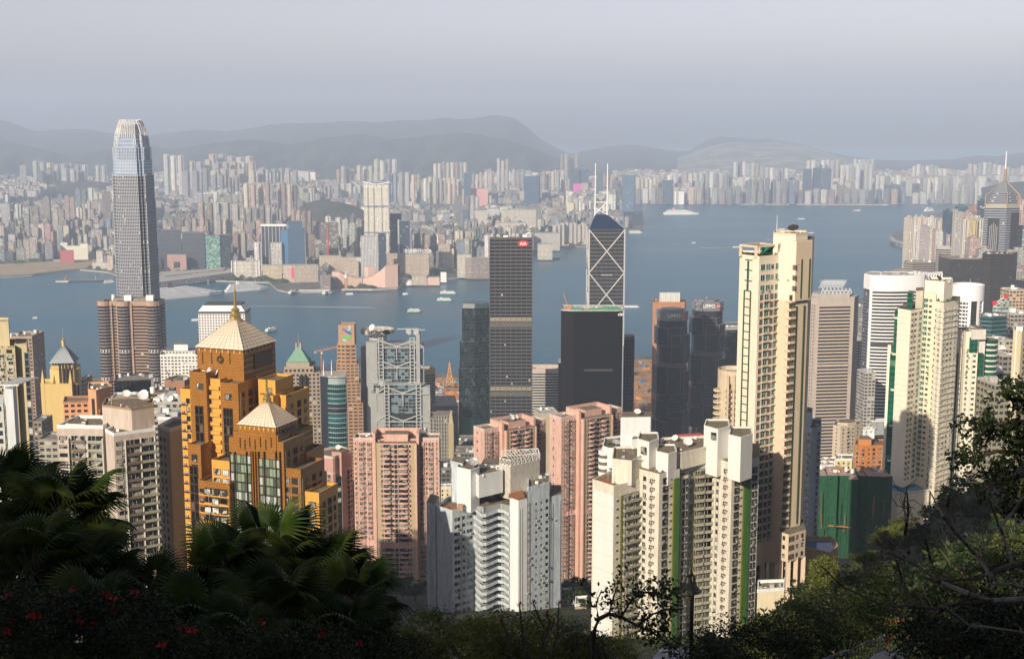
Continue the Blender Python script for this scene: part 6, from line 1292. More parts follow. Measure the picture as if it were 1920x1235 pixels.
# ---- pink family
m_pk = lit("salmon_render", (.62, .39, .32)); m_pk2 = lit("buff_panel", (.46, .37, .22)); m_pkw = lit("white_pink_trim", (.60, .48, .44))
PK = {'s': (k_win(.9, 1.3, .9, 0), [m_pk, m_dframe, m_glass, m_dark], "window"), 'w': (k_win(1.9, 1.4, .8, 1), [m_pk, m_dframe, m_glass, m_dark], "window"),
      'b': (k_bay(2.6, 1.6, .7, .9), [m_pk, m_frame, m_glass, m_dark], "bay_window"), 'c': (k_balc(4.2, 1.7, .95, 2.5, 1), [m_pk, m_dframe, m_glass, m_dark], "balcony"), 'd': (k_win(1.6, 2.1, .3, 0, .06, .1), [m_pk, m_dark, m_dark, m_dark], "window"),
      'l': (k_band(3.6, .12, .10), [m_pk], "ledge"), 'y': (k_band(2.8, 2.6, .06, .2), [m_pk2], "wall_panel")}
def pink(label, px, py, Y, rz, group, roof=0):
    """48 m wide block: two wings and a front block; origin at the middle of the front"""
    z = ZP(py, Y); x = XP(px, Y, z); zb = zg(x, Y)-3; Bd = B("apartment_tower", label, px, py, Y, zb, group=group); Bd.r.rotation_euler = (0, 0, rz)
    Bd.o = Vector((x, Y, zb)); H = Bd.H; M = Bd.M; fh = 2.9; n = min(40, int((H-4)/fh))
    fr_ = [(-11.5, -6), (11.5, -6), (11.5, 9), (-11.5, 9)]
    L_ = [(-24.5, 0), (-13, 0), (-13, 12), (-24.5, 12)]; R_ = [(13, 0), (24.5, 0), (24.5, 12), (13, 12)]
    M.prism(fr_, 0, H, 0, 1, bay=0); M.prism([(-13.5, .8), (13.5, .8), (13.5, 11.4), (-13.5, 11.4)], 0, H+1, 0, 1, bay=0)
    for q in (L_, R_): M.prism(q, 0, H+.6, 0, 1, bay=0); parapet(M, q, H+.6, 1.3, 2, .5)
    for sx1 in (-1, 1):                                   # fins rising beside the front block
        M.prism([(a, b_) for a, b_ in rect(sx1*12.4, 3.0, 1.5, 13)], 0, H+5.2, 0, 0, bay=0); M.box(sx1*11.6, -6.15, 0, .9, .9, H, 0)
    M.box(0, 9.6, H, 26, 1.0, 5.4, 0); M.box(0, 3, H, 13.5, 9, 4.2, 0, 1); M.box(-9, 6.5, H, 5, 5, 2.5, 0, 1)
    for sx1 in (-1, 1): M.box(sx1*19, -.12, 0, .5, .4, H, 0); M.box(sx1*16.6, -.1, 0, .4, .35, H, 0); M.box(sx1*22.6, -.1, 0, .4, .35, H, 0)
    Bd.fin([m_pk, m_roofd, m_pkw])
    sk = lambda i: i % 22 == 20
    Bd.wall((-11.5, -6), (11.5, -6), H-.4, n, fh, [(.075, 'y'), (.075, 'l'), (.16, 's'), (.29, 'c'), (.41, 'w'), (.505, 'd'), (.6, 'w'), (.72, 'c'), (.85, 's'), (.93, 'y'), (.93, 'l')], skip=sk)
    Bd.wall((-24.5, 0), (-13, 0), H-.4, n, fh, [(.11, 's'), (.36, 'b'), (.55, 's'), (.77, 'b')], skip=sk); Bd.wall((13, 0), (24.5, 0), H-.4, n, fh, [(.14, 'b'), (.36, 's'), (.56, 'b'), (.86, 's')], skip=sk)
    Bd.wall((-24.5, 12), (-24.5, 0), H-.4, n, fh, [(.35, 's', lambda i: i % 2 == 0), (.75, 's')][:1]); Bd.wall((24.5, 0), (24.5, 12), H-.4, n, fh, [(.4, 's')]); Bd.wall((11.5, -6), (11.5, 1), H-.4, n, fh, [(.5, 's')]); Bd.wall((-11.5, 1), (-11.5, -6), H-.4, n, fh, [(.5, 's')])
    # merged details sit in local axes: keep distances right for the rotated root
    Bd.flush(PK, 60); clutter(Bd, L_, H+.7, 4, px, 1.5); clutter(Bd, fr_, H+.1, 5, px+1, 1.5)
    for i in range(roof): dish(Bd, -3+4.5*i, 1+i, H+4.3, 2.3-.6*i, .3, .75)
    return Bd
g_ = "salmon pink apartment towers"
pink("salmon pink tower facing straight on, left of the white zigzag balcony tower", 743, 826, 712, .0, g_)
pink("salmon pink tower with two white dishes behind the white zigzag balcony tower", 967, 800, 800, R(36), g_, 2)
pink("tallest salmon pink tower, behind the white and green towers", 1110, 778, 790, R(36), g_)
# small pink neighbour
Bd = B("apartment_tower", "dusky pink tower with a rounded corner left of the straight-on salmon tower", 600, 858, 705, 130)
H = Bd.H; q = [Bd.c(598, 3), Bd.c(624, -2), Bd.c(628, -1.2), Bd.c(630, .5), Bd.c(660, 12), Bd.c(640, 24), Bd.c(600, 16)]; Bd.M.prism(q, 0, H, 0, 1, bay=0); parapet(Bd.M, q, H, 1.2, 2)
Bd.vol([(622, 4), (640, 2), (652, 10), (634, 14)], Bd.h(846, 4), 0, 0, 1, bay=0); Bd.M.prism(inset(q, 1.02), H-9, H-8.3, 2, 2, bay=0)
x, y = seg(q[3], q[4], .1); Bd.M.box(x+.3, y-.3, 0, 2.4, 1, H-11, 3, rz=.5)
Bd.fin([lit("dusky_pink", (.48, .28, .24)), m_roofd, m_pkw, fac("dark_teal_strip", (.03, .05, .06), (.01, .02, .02), (0, 1), (.2, .9))])
Bd.wall(q[0], q[1], H-9, 30, 3, [(.2, 'w'), (.7, 'w')]); Bd.wall(q[3], q[4], H-9, 30, 3, [(.35, 'd'), (.55, 's'), (.75, 'd'), (.92, 's')]); Bd.flush(PK, 60); dish(Bd, *Bd.c(634, 7), Bd.h(846, 4), 1.6, 0, .8)

# ---- cream tall tower
m_cr = lit("cream_render", (.74, .65, .53), st=(.86, 1.03)); m_pe = lit("peach_render", (.62, .50, .37), st=(.93, 1.03)); m_lv = plain("brown_louvre", (.16, .12, .09), .6); m_dg = plain("dark_green_trim", (.04, .07, .03), .6)
Bd = B("apartment_tower", "very tall cream tower with a green ladder motif, roof garden and black dish", 1424, 484, 472, 222)
H = Bd.H; a, b_, c_, d_, e_ = Bd.c(1387, 9), Bd.c(1424, 0), Bd.c(1464, 7), Bd.c(1492, .8), Bd.c(1522, 5.5); n_ = lambda p, t: (p[0]+t*7*.62, p[1]+t*7*.78)
bk = [Bd.c(1524, 24), Bd.c(1440, 30), Bd.c(1390, 24)]
Bd.M.prism([a, b_, c_, (c_[0]+4, c_[1]+14), bk[1], bk[2]], 12, H, 0, 3, bay=0, bottom=True); parapet(Bd.M, [a, b_, c_, (c_[0]+3, c_[1]+12), bk[2]], H, .7, 0, .3)
dl = Bd.c(1488, 1.6); er = Bd.c(1518, 6.3)
ztw = Bd.h(452, 0)
Bd.M.prism([(c_[0]-1.5, c_[1]), dl, er, bk[0], (c_[0], c_[1]+14)], 12, ztw-22, 1, 3, bay=0)
zo = Bd.h(566, 0); Bd.M.prism([(c_[0]-1.2, c_[1]-.4), d_, e_, (bk[0][0]+.4, bk[0][1]), (c_[0], c_[1]+14)], zo, ztw, 0, 3, bay=0, bottom=True)
pa, pb = d_, e_; Bd.M.prism([(d_[0]+.15, d_[1]-.2), (e_[0]+.1, e_[1]-.2), (e_[0], e_[1]+.3), (d_[0], d_[1]+.3)], zo+.2, ztw-.2, 1, 1, bay=0)
pt = Bd.poly([(1449, 8), (1491, 2.5), (1513, 6.5), (1511, 18), (1452, 20)]); zp = Bd.h(440, 6); Bd.M.prism(pt, H-2, zp, 0, 3, bay=0); parapet(Bd.M, pt, zp, .7, 1)
# wing foot block and legs
w_ = Bd.poly([(1464, -2), (1481, -5.5), (1513, 0.5), (1508, 14), (1466, 14)], 40); Bd.M.prism(w_, 16, 27, 1, 3, bay=0, bottom=True)
for i, q in enumerate([inset(w_, .85)[0], inset(w_, .85)[1], inset(w_, .88)[2], seg(inset(w_, .85)[1], inset(w_, .85)[2], .5)]): Bd.M.box(q[0], q[1], 0, 1.6, 1.6, 16.2, 1)
Bd.M.prism(inset(w_, .62), 0, 16, 4, 3, bay=3, fl=4)
for q in (a, b_, c_, seg(b_, c_, .5)): Bd.M.box(q[0]+.8, q[1]+1, 0, 1.8, 1.8, 12.2, 1)
Bd.M.prism(inset([a, b_, c_, bk[1], bk[2]], .8), 0, 12, 4, 3, bay=3, fl=4)
Bd.fin([m_cr, m_pe, m_lv, m_roofd, fac("podium_glazing", (.4, .3, .2), (.03, .03, .03), (.1, .9), (.1, .85))])
# ladder motif on the blank face
M = MB(); an = math.atan2(b_[1]-a[1], b_[0]-a[0]); nx_, ny_ = math.sin(an), -math.cos(an)
def onf(u, o=.12): p = seg(a, b_, u); return (p[0]+nx_*o, p[1]+ny_*o)
zl = Bd.h(546, 3)
for u in (.30, .62): q = onf(u); M.box(q[0], q[1], 14, .55, .3, zl-14, 0, rz=an)
i = 0; z = zl
while z > 16: M.bar((*onf(.30), z), (*onf(.62), z), .25, .3); z -= 3.1
q = onf(.46); M.box(q[0], q[1], zl, .9, .3, Bd.h(490, 3)-zl, 1, rz=an)
for z in (Bd.h(488, 3), Bd.h(507, 3), Bd.h(527, 3)): M.bar((*onf(.30), z), (*onf(.66), z), .3, .3)
M.build("ladder_trim", [m_dg, m_ggreen], Bd.r)
M = MB()                                              # tall slot windows of the wing
for u in (.36, .86):
    q = seg(d_, e_, u); M.box(q[0]+.1, q[1]-.2, zo+1, .55, .5, ztw-zo-8, 0, rz=.66)
    q = seg(dl, er, u-.1); M.box(q[0]+.1, q[1]-.15, 28, .55, .5, zo-30, 0, rz=.66)
M.build("slot_window", [m_dg], Bd.r)
TK = {'g': (k_win(2.3, 2.1, .5, 1, .1, .12), [m_cr, m_frame, m_ggreen, m_dark], "window"), 'p': (k_panel(1.9, 2.1, .5), [m_cr, m_frame, m_glass, m_lv], "louvred_panel"), 's': (k_win(1.0, 1.5, .8, 1, .08, .12), [m_cr, m_dframe, m_glass, m_dark], "window"),
      'r': (k_band(3.3, .28, .7, -.1), [m_pe], "ac_ledge"), 'q': (k_band(2.8, .12, .25, -.55), [m_dframe], "ac_grille"), 'e': (k_panel(2.7, 1.9, .55, .25, 3, 10), [m_cr, m_dframe, m_glass, m_lv], "louvred_panel"), 'h': (k_band(2.8, .8, .75, -.5), [m_pe], "balcony")}
nf = int((H-20)/3.1)
Bd.wall(b_, c_, H-1.2, 3, 3.9, [(.17, 'g'), (.42, 'g'), (.62, 's'), (.86, 'g')]); Bd.wall(b_, c_, H-13.2, nf-4, 3.1, [(.14, 'p'), (.38, 'g'), (.38, 'r'), (.62, 'p'), (.86, 'g'), (.86, 'r'), (.86, 'q'), (.38, 'q')])
Bd.wall(c_, d_, H-1.2, 3, 3.9, [(.15, 's'), (.5, 's')]); Bd.wall(c_, dl, H-13.2, nf-4, 3.1, [(.1, 's'), (.32, 's'), (.82, 'h')])
Bd.wall(c_, d_, H-1.2, 3, 3.9, [(.9, 'e')]); Bd.wall(dl, er, H-13.2, nf-4, 3.1, [(-.02, 'e'), (.02, 'h')]); Bd.wall(d_, e_, ztw-4, 2, 4.6, [(.1, 'q')]); Bd.wall(w_[1], w_[2], 27, 3, 3.5, [(.15, 'e'), (.5, 's'), (.8, 's')]); Bd.wall(w_[0], w_[1], 27, 3, 3.5, [(.5, 's')])
Bd.flush(TK, 90)
M = MB(); zt = Bd.h(461, 5); p0, p1, p2 = Bd.c(1388, 8), Bd.c(1417, 1.5), Bd.c(1452, 8)
for p, q in ((p0, p1), (p1, p2), (p0, (p0[0]+9, p0[1]+9)), ((p0[0]+9, p0[1]+9), p2)): M.bar((*p, zt), (*q, zt), .9, .7)
for p in (p0, p1, (p0[0]+9, p0[1]+9)): M.box(p[0], p[1], H, 1.0, 1.0, zt-H, 0)
M.box(Bd.c(1440, 9)[0], 10, H, 5, 3, 4.2, 1); M.bar((*Bd.c(1434, 9), zt+2), (*Bd.c(1450, 9), zt+2), .12, mi=2); M.build("roof_pergola", [m_pe, m_ggreen, m_steel], Bd.r)
plants(Bd, [(*Bd.c(p, d), H) for p, d in ((1392, 9), (1398, 8), (1404, 7), (1412, 6), (1420, 4), (1430, 5), (1440, 8), (1455, 7))], .9, 5)
M = MB(); ring(M, [a, b_, c_], H+1.5, 0) if False else None
for p, q in ((a, b_), (b_, c_)):
    M.bar((*p, H+1.7), (*q, H+1.7), .08)
    for i in range(12): s_ = seg(p, q, i/11); M.bar((*s_, H+.6), (*s_, H+1.7), .05)
M.build("railing", [m_dframe], Bd.r)
dish(Bd, *Bd.c(1486, 8), zp, 2.1, -.5, 1.05, plain("dish_black", (.03, .03, .03))); mast(Bd, *Bd.c(1455, 10), zp-2, 9, .14); mast(Bd, *Bd.c(1499, 8), zp, 1.6, .25)
M = MB(); q = seg(Bd.c(1449, 8), Bd.c(1491, 2.5), .27); 
for i, (dx, dz, l, v) in enumerate([(0, 0, 1.3, 0), (0, .5, 1.0, 0), (0, 1.0, 1.3, 0), (-.5, -.8, 1.6, 1), (.1, -.7, 1.5, 1), (.5, 1.3, .9, 0), (-.3, .5, 1.2, 1), (.4, .4, .9, 1)]): M.box(q[0]+dx*.7, q[1]-.35-dx*.5, dz-(.5*l if v else 0), .22 if v else l*.9, .15, l if v else .22, 0, rz=-.8)
M.build("wall_lettering", [m_dframe], Bd.r, (0, 0, Bd.h(464, 6)))
clutter(Bd, pt, zp, 8, 3, 1.2)

# ---- right cream tower with the pool deck
m_c2 = lit("pale_cream_render", (.76, .71, .58), st=(.88, 1.03)); m_c3 = lit("yellow_cream_render", (.72, .64, .46), st=(.88, 1.03)); m_pool = plain("pool_water", (.03, .16, .34), .08, st=(.95, 1.05))
m_gg = fac("green_glass_wall", (.02, .12, .07), (.005, .08, .05), (.06, .94), (.08, .9), curtain=.06, ccol=(.1, .2, .15))
Bd = B("apartment_tower", "bright cream tower with three folded wings above a blue pool deck on the right", 1684, 578, 690, 196)
H = Bd.H; A_, B_, C_, D_, E_, F_ = Bd.c(1684, 0), Bd.c(1708, -8), Bd.c(1733, 1), Bd.c(1754, -4), Bd.c(1769, -11), Bd.c(1797, 0)
Bd.M.prism([A_, B_, C_, Bd.c(1740, 20), Bd.c(1695, 20)], 10, H, 0, 3, bay=0, bottom=True); Bd.M.prism([C_, D_, (D_[0]+1, D_[1]+16), Bd.c(1736, 18)], 6, Bd.h(548, 0), 1, 3, bay=0)
Bd.M.prism([D_, E_, F_, Bd.c(1800, 16), Bd.c(1748, 18)], 0, Bd.h(566, -8), 0, 3, bay=0); Bd.M.prism(Bd.poly([(1716, -1), (1730, 2), (1730, 16), (1716, 14)]), H-2, Bd.h(545, 0), 0, 3, bay=0)
pt = Bd.poly([(1732, 2), (1768, -5), (1784, 1), (1782, 14), (1736, 15)]); zp = Bd.h(529, 0); Bd.M.prism(pt, Bd.h(566, -8), zp, 0, 3, bay=0); parapet(Bd.M, pt, zp, 1, 0)
for z in (H-10, H-40): pass
for a_, b2, pt_, dd in ((1700, 1710, 548, -3), (1678, 1686, 580, 2), (1673, 1684, 664, 3)): Bd.M.prism(Bd.quad(a_, dd, b2, dd-1, 9), 10, Bd.h(pt_, dd), 2, 3, bay=2, fl=3.1)
Bd.M.prism(Bd.quad(1668, 6, 1674, 5, 8), 8, Bd.h(646, 6), 0, 3, bay=0)
for i in range(10): Bd.M.prism(shift(Bd.quad(1677.5, 1.6, 1686.5, 1.4, 4), 0, -.2), H-6-i*20, H-5-i*20, 0, 0, bay=0)
fl_ = [i for i in range(36) if (i % 17) not in (6, 7, 8, 9)]
for i in fl_:
    z = H-1.2-3.05*i
    if z < 12: continue
    for p, q in ((A_, B_), (B_, seg(B_, C_, .45))): Bd.M.bar((*p, z), (*q, z), .5, .35, 0)
    for p, q in ((seg(D_, E_, .2), E_), (E_, F_)): Bd.M.bar((*p, z+1.2), (*q, z+1.2), .9, .6, 0)
Bd.fin([m_c2, m_c3, m_gg, m_roofd])
CK = {'s': (k_win(1.0, 1.2, .9, 0, .06, .12), [m_c2, m_dframe, m_glass, m_dark], "window"), 'g': (k_win(2.4, 1.8, .6, 1, .1, .12), [m_c2, m_frame, m_ggreen, m_dark], "window"), 'b': (k_win(1.9, 1.7, .6, 1, .1, .14), [m_c2, m_frame, plain("bronze_glass", (.22, .13, .06), .3), m_dark], "window"), 'h': (k_win(1.5, 1.2, .9, 1, .06, .12, .5), [m_c2, m_dframe, m_glass, m_dark], "window")}
nf = int((H-12)/3.05)
Bd.wall(B_, C_, H-.8, nf, 3.05, [(.15, 'h'), (.38, 'h'), (.74, 'g')]); Bd.wall(C_, D_, H+6, nf+2, 3.05, [(.12, 'g'), (.55, 'h')]); Bd.wall(D_, E_, H+1.5, nf+2, 3.05, [(.1, 's'), (.62, 'b')]); Bd.wall(E_, F_, H+1.5, nf+2, 3.05, [(.13, 'b'), (.36, 'h'), (.6, 's'), (.85, 'b')])
Bd.flush(CK, 90); plants(Bd, [(*Bd.c(p, -5+(p % 7)), Bd.h(566, -8)) for p in range(1748, 1794, 5)], .9, 8); plants(Bd, [(*Bd.c(p, 0), H) for p in range(1690, 1716, 4)], .7, 9); dish(Bd, *Bd.c(1757, 4), zp, 1.8, .8, .9, m_dframe); clutter(Bd, pt, zp, 8, 5, 2)
M = MB(); dk = Bd.poly([(1650, -8), (1683, -19), (1742, -13), (1722, 4), (1664, 6)], 8); zt = 9.0; M.prism(dk, -14, zt, 0, 1, bay=0); M.prism(inset(dk, .86), zt, zt+.15, 2, 2, bay=0); M.build("pool_deck", [m_c2, plain("pool_paving", (.35, .35, .36)), m_pool], Bd.r)
M = MB(); 
for p, q in ((dk[0], dk[1]), (dk[1], dk[2])):
    M.bar((*p, zt+1.3), (*q, zt+1.3), .4, .3)
    for i in range(22): s_ = seg(p, q, i/21); M.bar((*s_, zt), (*s_, zt+1.3), .3)
M.build("balustrade", [m_white], Bd.r)
Bd.wall(dk[0], dk[1], zt, 4, 3.5, [(.3, 's'), (.7, 's')]); 

# ---- white and green towers right of it
Bd = B("apartment_tower", "white tower with dark green glass strips beside the bright cream tower", 1828, 618, 700, 180)
H = Bd.H
for a_, b2, dd, mi, zt in ((1787, 1806, 2, 0, H-2), (1806, 1812, 4, 2, H-8), (1812, 1836, 0, 1, H-1), (1836, 1849, 2, 0, H), (1849, 1858, 6, 0, H-16)):
    q = Bd.quad(a_, dd, b2, dd, 16); Bd.M.prism(q, 0, zt, mi, 3, bay=2.5, fl=3.05)
Bd.M.prism(Bd.quad(1788, 1.2, 1803, .2, 4), Bd.h(668), Bd.h(617), 0, 3, bay=0); Bd.M.prism(Bd.quad(1822, -1, 1849, -.4, 4), Bd.h(636), Bd.h(617), 0, 3, bay=0); Bd.M.prism(Bd.quad(1820, -.8, 1835, -.6, 3), Bd.h(660), Bd.h(632), 2, 3, bay=2, fl=3)
for a_, b2 in ((1792, 1800), (1840, 1847)): Bd.M.prism(Bd.quad(a_, -.4, b2, -.4, 3), 0, Bd.h(662), 2, 3, bay=2, fl=3)
q = Bd.c(1858, 8); cy2 = ngon(q[0], q[1], 4.2, 14); Bd.M.prism(cy2, 0, Bd.h(640), 2, 3, bay=2, fl=3)
for i in range(36): z = Bd.h(650)-i*3.05; Bd.M.prism(inset(cy2, 1.06), z, z+1.0, 0, 0, bay=0, bottom=True)
Bd.fin([lit("white_render_b", (.66, .62, .58)), m_c2, m_gg, m_roofd]); Bd.wall(Bd.c(1812, 0), Bd.c(1836, 0), H-10, 38, 3.05, [(.2, 's'), (.75, 'h')]); Bd.flush(CK, 60)

# ---- twin white and green saw-tooth tower (nearest)
m_wh = lit("warm_white_render", (.66, .62, .53)); m_tile = plain("white_tile_wall", (.70, .69, .66), .5, st=(.94, 1.02)); m_olv = plain("olive_strip", (.20, .19, .05), .6); m_gs = plain("green_strip", (.06, .17, .03), .5, st=(.7, 1.2)); m_gy = lit("grey_render_and_shade", (.34, .37, .38))
Bd = B("apartment_tower", "large white saw-tooth apartment block with green vertical strips, nearest on the right", 1151, 903, 432, 185)
H = Bd.H; pts = [(1111, 0), (1151, -8.7), (1200, -.5), (1236, -7), (1274, -.3), (1275, 6), (1303, 9.5), (1336, 12), (1372, 3), (1423, 12), (1424, 32), (1150, 28)]
c8 = [Bd.c(*p) for p in pts]; HB = Bd.h(888, -7); HC = Bd.h(868, 3)
Bd.M.prism([c8[0], c8[1], c8[2], (c8[2][0]-3, 14), (c8[0][0]+8, 13)], 0, H, 0, 3, bay=0); parapet(Bd.M, [c8[0], c8[1], c8[2], (c8[2][0]-3, 14), (c8[0][0]+8, 13)], H, 1.0, 0, .5)
Bd.M.prism([c8[2], c8[3], c8[4], c8[5], (c8[5][0], 24), (c8[2][0]-6, 18)], 0, HB, 0, 3, bay=0)
Bd.M.prism([(c8[5][0]-1, c8[5][1]), c8[6], c8[7], (c8[7][0], 28), (c8[5][0], 26)], 0, HC-2, 2, 3, bay=0); Bd.M.prism([c8[7], c8[8], c8[9], c8[10], (c8[7][0], 29)], 0, HC, 0, 3, bay=0)  # grey on the set-back walls carries their shade in the colour
hi = Bd.poly([(1147, -2), (1184, -5), (1204, 3), (1196, 16), (1150, 15)]); Bd.M.prism(hi, H, Bd.h(866, -4), 0, 3, bay=0); parapet(Bd.M, hi, Bd.h(866, -4), .8, 0)
mid = Bd.poly([(1232, 4), (1276, 2), (1340, 14), (1338, 28), (1240, 24)], 90); Bd.M.prism(mid, HB-1, Bd.h(842, 10), 0, 3, bay=0); parapet(Bd.M, mid, Bd.h(842, 10), .9, 0)
for q, pt_, dd in (([(1194, 4), (1216, -1), (1234, 4), (1232, 14), (1198, 14)], 830, 0), ([(1229, -1), (1252, -5), (1268, -1), (1264, 9), (1232, 9)], 852, -4), ([(1318, 12), (1344, 6), (1366, 11), (1364, 22), (1322, 22)], 806, 7), ([(1364, 4), (1387, -.5), (1409, 5), (1406, 16), (1368, 16)], 822, 0)):
    pl = Bd.poly(q); zt = Bd.h(pt_, dd); Bd.M.prism(pl, H, zt, 1, 3, bay=0); parapet(Bd.M, pl, zt, .6, 1)
def strip(p, q, u0, u1, mi, z1, off=.25, z0=0):
    a_, b2 = seg(p, q, u0), seg(p, q, u1); L_ = math.dist(p, q); nx2, ny2 = (q[1]-p[1])/L_*off, -(q[0]-p[0])/L_*off
    Bd.M.prism([(a_[0]+nx2, a_[1]+ny2), (b2[0]+nx2, b2[1]+ny2), (b2[0]-nx2, b2[1]-ny2), (a_[0]-nx2, a_[1]-ny2)], z0, z1, mi, mi, bay=0)
strip(c8[0], c8[1], .06, .97, 1, H-2.5, .06); strip(c8[1], c8[2], .25, .32, 4, H-3, .3)
strip(c8[3], c8[4], .66, .72, 4, HB-3, .5); strip(c8[3], c8[4], .72, .98, 5, HB-3, .5); strip(c8[8], c8[9], .40, .45, 4, HC-6, .5); strip(c8[8], c8[9], .45, .66, 5, HC-6, .5); strip(c8[8], c8[9], .66, .72, 2, HC-6, .2)
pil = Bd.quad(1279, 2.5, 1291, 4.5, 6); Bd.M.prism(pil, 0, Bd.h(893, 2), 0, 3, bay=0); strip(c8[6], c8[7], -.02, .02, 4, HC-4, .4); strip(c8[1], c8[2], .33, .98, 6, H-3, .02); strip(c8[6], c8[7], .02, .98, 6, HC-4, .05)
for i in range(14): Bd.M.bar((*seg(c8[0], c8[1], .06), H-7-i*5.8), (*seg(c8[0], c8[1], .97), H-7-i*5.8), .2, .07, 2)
Bd.fin([m_wh, m_tile, m_gy, m_roofd, m_olv, m_gs, plain("recess_shade_grey", (.17, .16, .12))])  # darker grey paints the shade behind the balconies
m_ob = lit("olive_grey_balcony", (.36, .34, .26))
WK = {'w': (k_win(1.9, 1.7, .7, 1, .22, .3), [m_wh, m_dframe, m_glass, m_dark], "window"), 's': (k_win(1.0, 1.3, .8, 1, .12, .16), [m_wh, m_dframe, m_glass, m_dark], "window"), 't': (k_win(.4, .45, 1.3, 0, .05, .3, .3), [m_wh, m_dframe, m_glass, m_dark], "vent"),
      'b': (k_balc(3.9, 1.2, .9, 2.3), [m_ob, m_frame, m_glass, m_dark], "balcony"), 'r': (k_balc(1.9, .9, .8, 1.9), [m_ob, m_dframe, m_glass, m_dark], "balcony")}
def k_rack():
    M = MB(); M.box(.5, -.35, 1.9, 1.5, .7, .12, 0); M.box(-.5, -.35, .7, 1.3, .7, .12, 0); M.box(-.75, -.3, .8, .14, .5, 1.2, 0); M.box(.3, -.35, .9, .14, .5, 1.0, 0); M.box(.7, -.3, 1.1, .7, .45, .6, 1); M.box(-.5, -.3, 0.0, .7, .45, .55, 1)
    M.face([(-.35, -.05, 1.0), (.35, -.05, 1.0), (.35, -.05, 2.0), (-.35, -.05, 2.0)], 0); return M
WK['k'] = (k_rack(), [m_lv, m_roofl], "ac_rack")
fh = 2.95; n1 = int((H-6)/fh)
Bd.wall(c8[1], c8[2], H-3, n1, fh, [(.12, 't'), (.5, 'b'), (.84, 'b')]); Bd.wall(c8[2], c8[3], HB-1.5, n1+1, fh, [(.26, 's'), (.66, 'k')]); Bd.wall(c8[3], c8[4], HB-1.5, n1+1, fh, [(.28, 'w'), (.56, 't')]); Bd.wall(pil[0], pil[1], Bd.h(893, 2)-.8, n1, fh, [(.5, 'w')])
Bd.wall(c8[5], c8[6], HC-4, n1, fh, [(.3, 't'), (.8, 's')]); Bd.wall(c8[6], c8[7], HC-4, n1+1, fh, [(.28, 'b'), (.75, 'b')]); Bd.wall(c8[7], c8[8], HC-1.8, n1+2, fh, [(.3, 's'), (.72, 'k')]); Bd.wall(c8[8], c8[9], HC-3, n1+2, fh, [(.18, 'w'), (.34, 't'), (.84, 'w')])
Bd.flush(WK, 70)
KW = {'w': WK['w']}
for p, z in ((Bd.c(1222, 1), Bd.h(850)), (Bd.c(1352, 8), Bd.h(832))): link("window", k_win(1.8, 2.4, 0, 1).mesh("window", [m_wh, m_dframe, m_glass, m_dark]), Bd.r, (p[0]-3.2, p[1]-1.2, z), -.6)
M = MB(); a_ = Bd.poly([(1140, 2), (1152, -2.5), (1172, 1), (1160, 6)]); z = H+1
M.face([(*a_[0], z+3.4), (*a_[1], z+3.2), (*a_[2], z+2.0), (*a_[3], z+2.2)], 0); M.face([(*a_[3], z+2.1), (*a_[2], z+1.9), (*a_[1], z+3.1), (*a_[0], z+3.3)], 0)
for q in a_: M.bar((*q, z-1), (*q, z+2), .12, mi=1)
M.build("awning", [plain("green_awning", (.01, .12, .07)), m_steel], Bd.r); M = MB(); M.prism(Bd.poly([(1118, 2), (1148, -6), (1160, -3), (1130, 6)]), H, H+.1, 0, 0, bay=0); M.build("terrace_floor", [m_terra], Bd.r)
plants(Bd, [(*Bd.c(p, d), H+.3) for p, d in ((1116, 3), (1120, 4), (1152, -5), (1165, -2), (1180, 0))], .6, 12); dish(Bd, *Bd.c(1288, 14), Bd.h(842, 10), 1.7, .1, .85); dish(Bd, *Bd.c(1265, 22), Bd.h(842, 10), 1.2, -.6, .7); dish(Bd, *Bd.c(1237, -5), HB, .7, -.3, .6); clutter(Bd, mid, Bd.h(842, 10), 22, 14, 1.2); clutter(Bd, hi, Bd.h(866, -4), 6, 15, 1.2)

# ---- white zigzag balcony tower
m_cw2 = plain("weathered_shade_blue_concrete", (.53, .60, .66), .8, st=(.62, 1.05), scale=.25); m_cw3 = plain("bright_white_wall", (.72, .74, .75), .7, st=(.85, 1.02))  # bluish base colour stands in for shade on this tower
Bd = B("apartment_tower", "white weathered tower with zigzag stacked balconies and a cantilevered roof box, centre front", 848, 961, 496, 170)
H = Bd.H; a_, b2, c_, d_, e_, f_, g_2 = Bd.c(818.5, 7), Bd.c(848, 0), Bd.c(888, 6.9), Bd.c(906, 2.6), Bd.c(938, 8.1), Bd.c(953, 4.5), Bd.c(972, .2)
h_, i_ = Bd.c(1030, 11), Bd.c(1053, 16); fl0, fl1 = Bd.c(799.5, 11.5), Bd.c(816, 7.6)
Bd.M.prism([fl0, fl1, (fl1[0]+1, fl1[1]+12), (fl0[0]+1, fl0[1]+12)], 0, Bd.h(945, 8), 0, 3, bay=0); Bd.M.prism([(a_[0]-3, a_[1]+2), (a_[0], a_[1]+1.5), (a_[0]+4, 18), (a_[0]-2, 18)], 0, H-1, 0, 3, bay=0)
Bd.M.prism([a_, b2, c_, (c_[0]+1, 22), (a_[0]+4, 20)], 0, H, 0, 3, bay=0); parapet(Bd.M, [a_, b2, c_, (c_[0]+1, 22), (a_[0]+4, 20)], H, 1.0, 0)
HZ = Bd.h(938, 0)
Bd.M.prism([c_, (d_[0], d_[1]+2.6), (e_[0], e_[1]+2), (f_[0], f_[1]+2.6), (g_2[0], g_2[1]+3), (g_2[0]+4, 24), (c_[0]+1, 22)], 0, H+1, 4, 3, bay=0)
fin = [(f_[0]+.6, f_[1]), g_2, (g_2[0]+3.6, g_2[1]+3.0), (f_[0]+4, f_[1]+4)]; Bd.M.prism(fin, 0, HZ, 1, 3, bay=0)
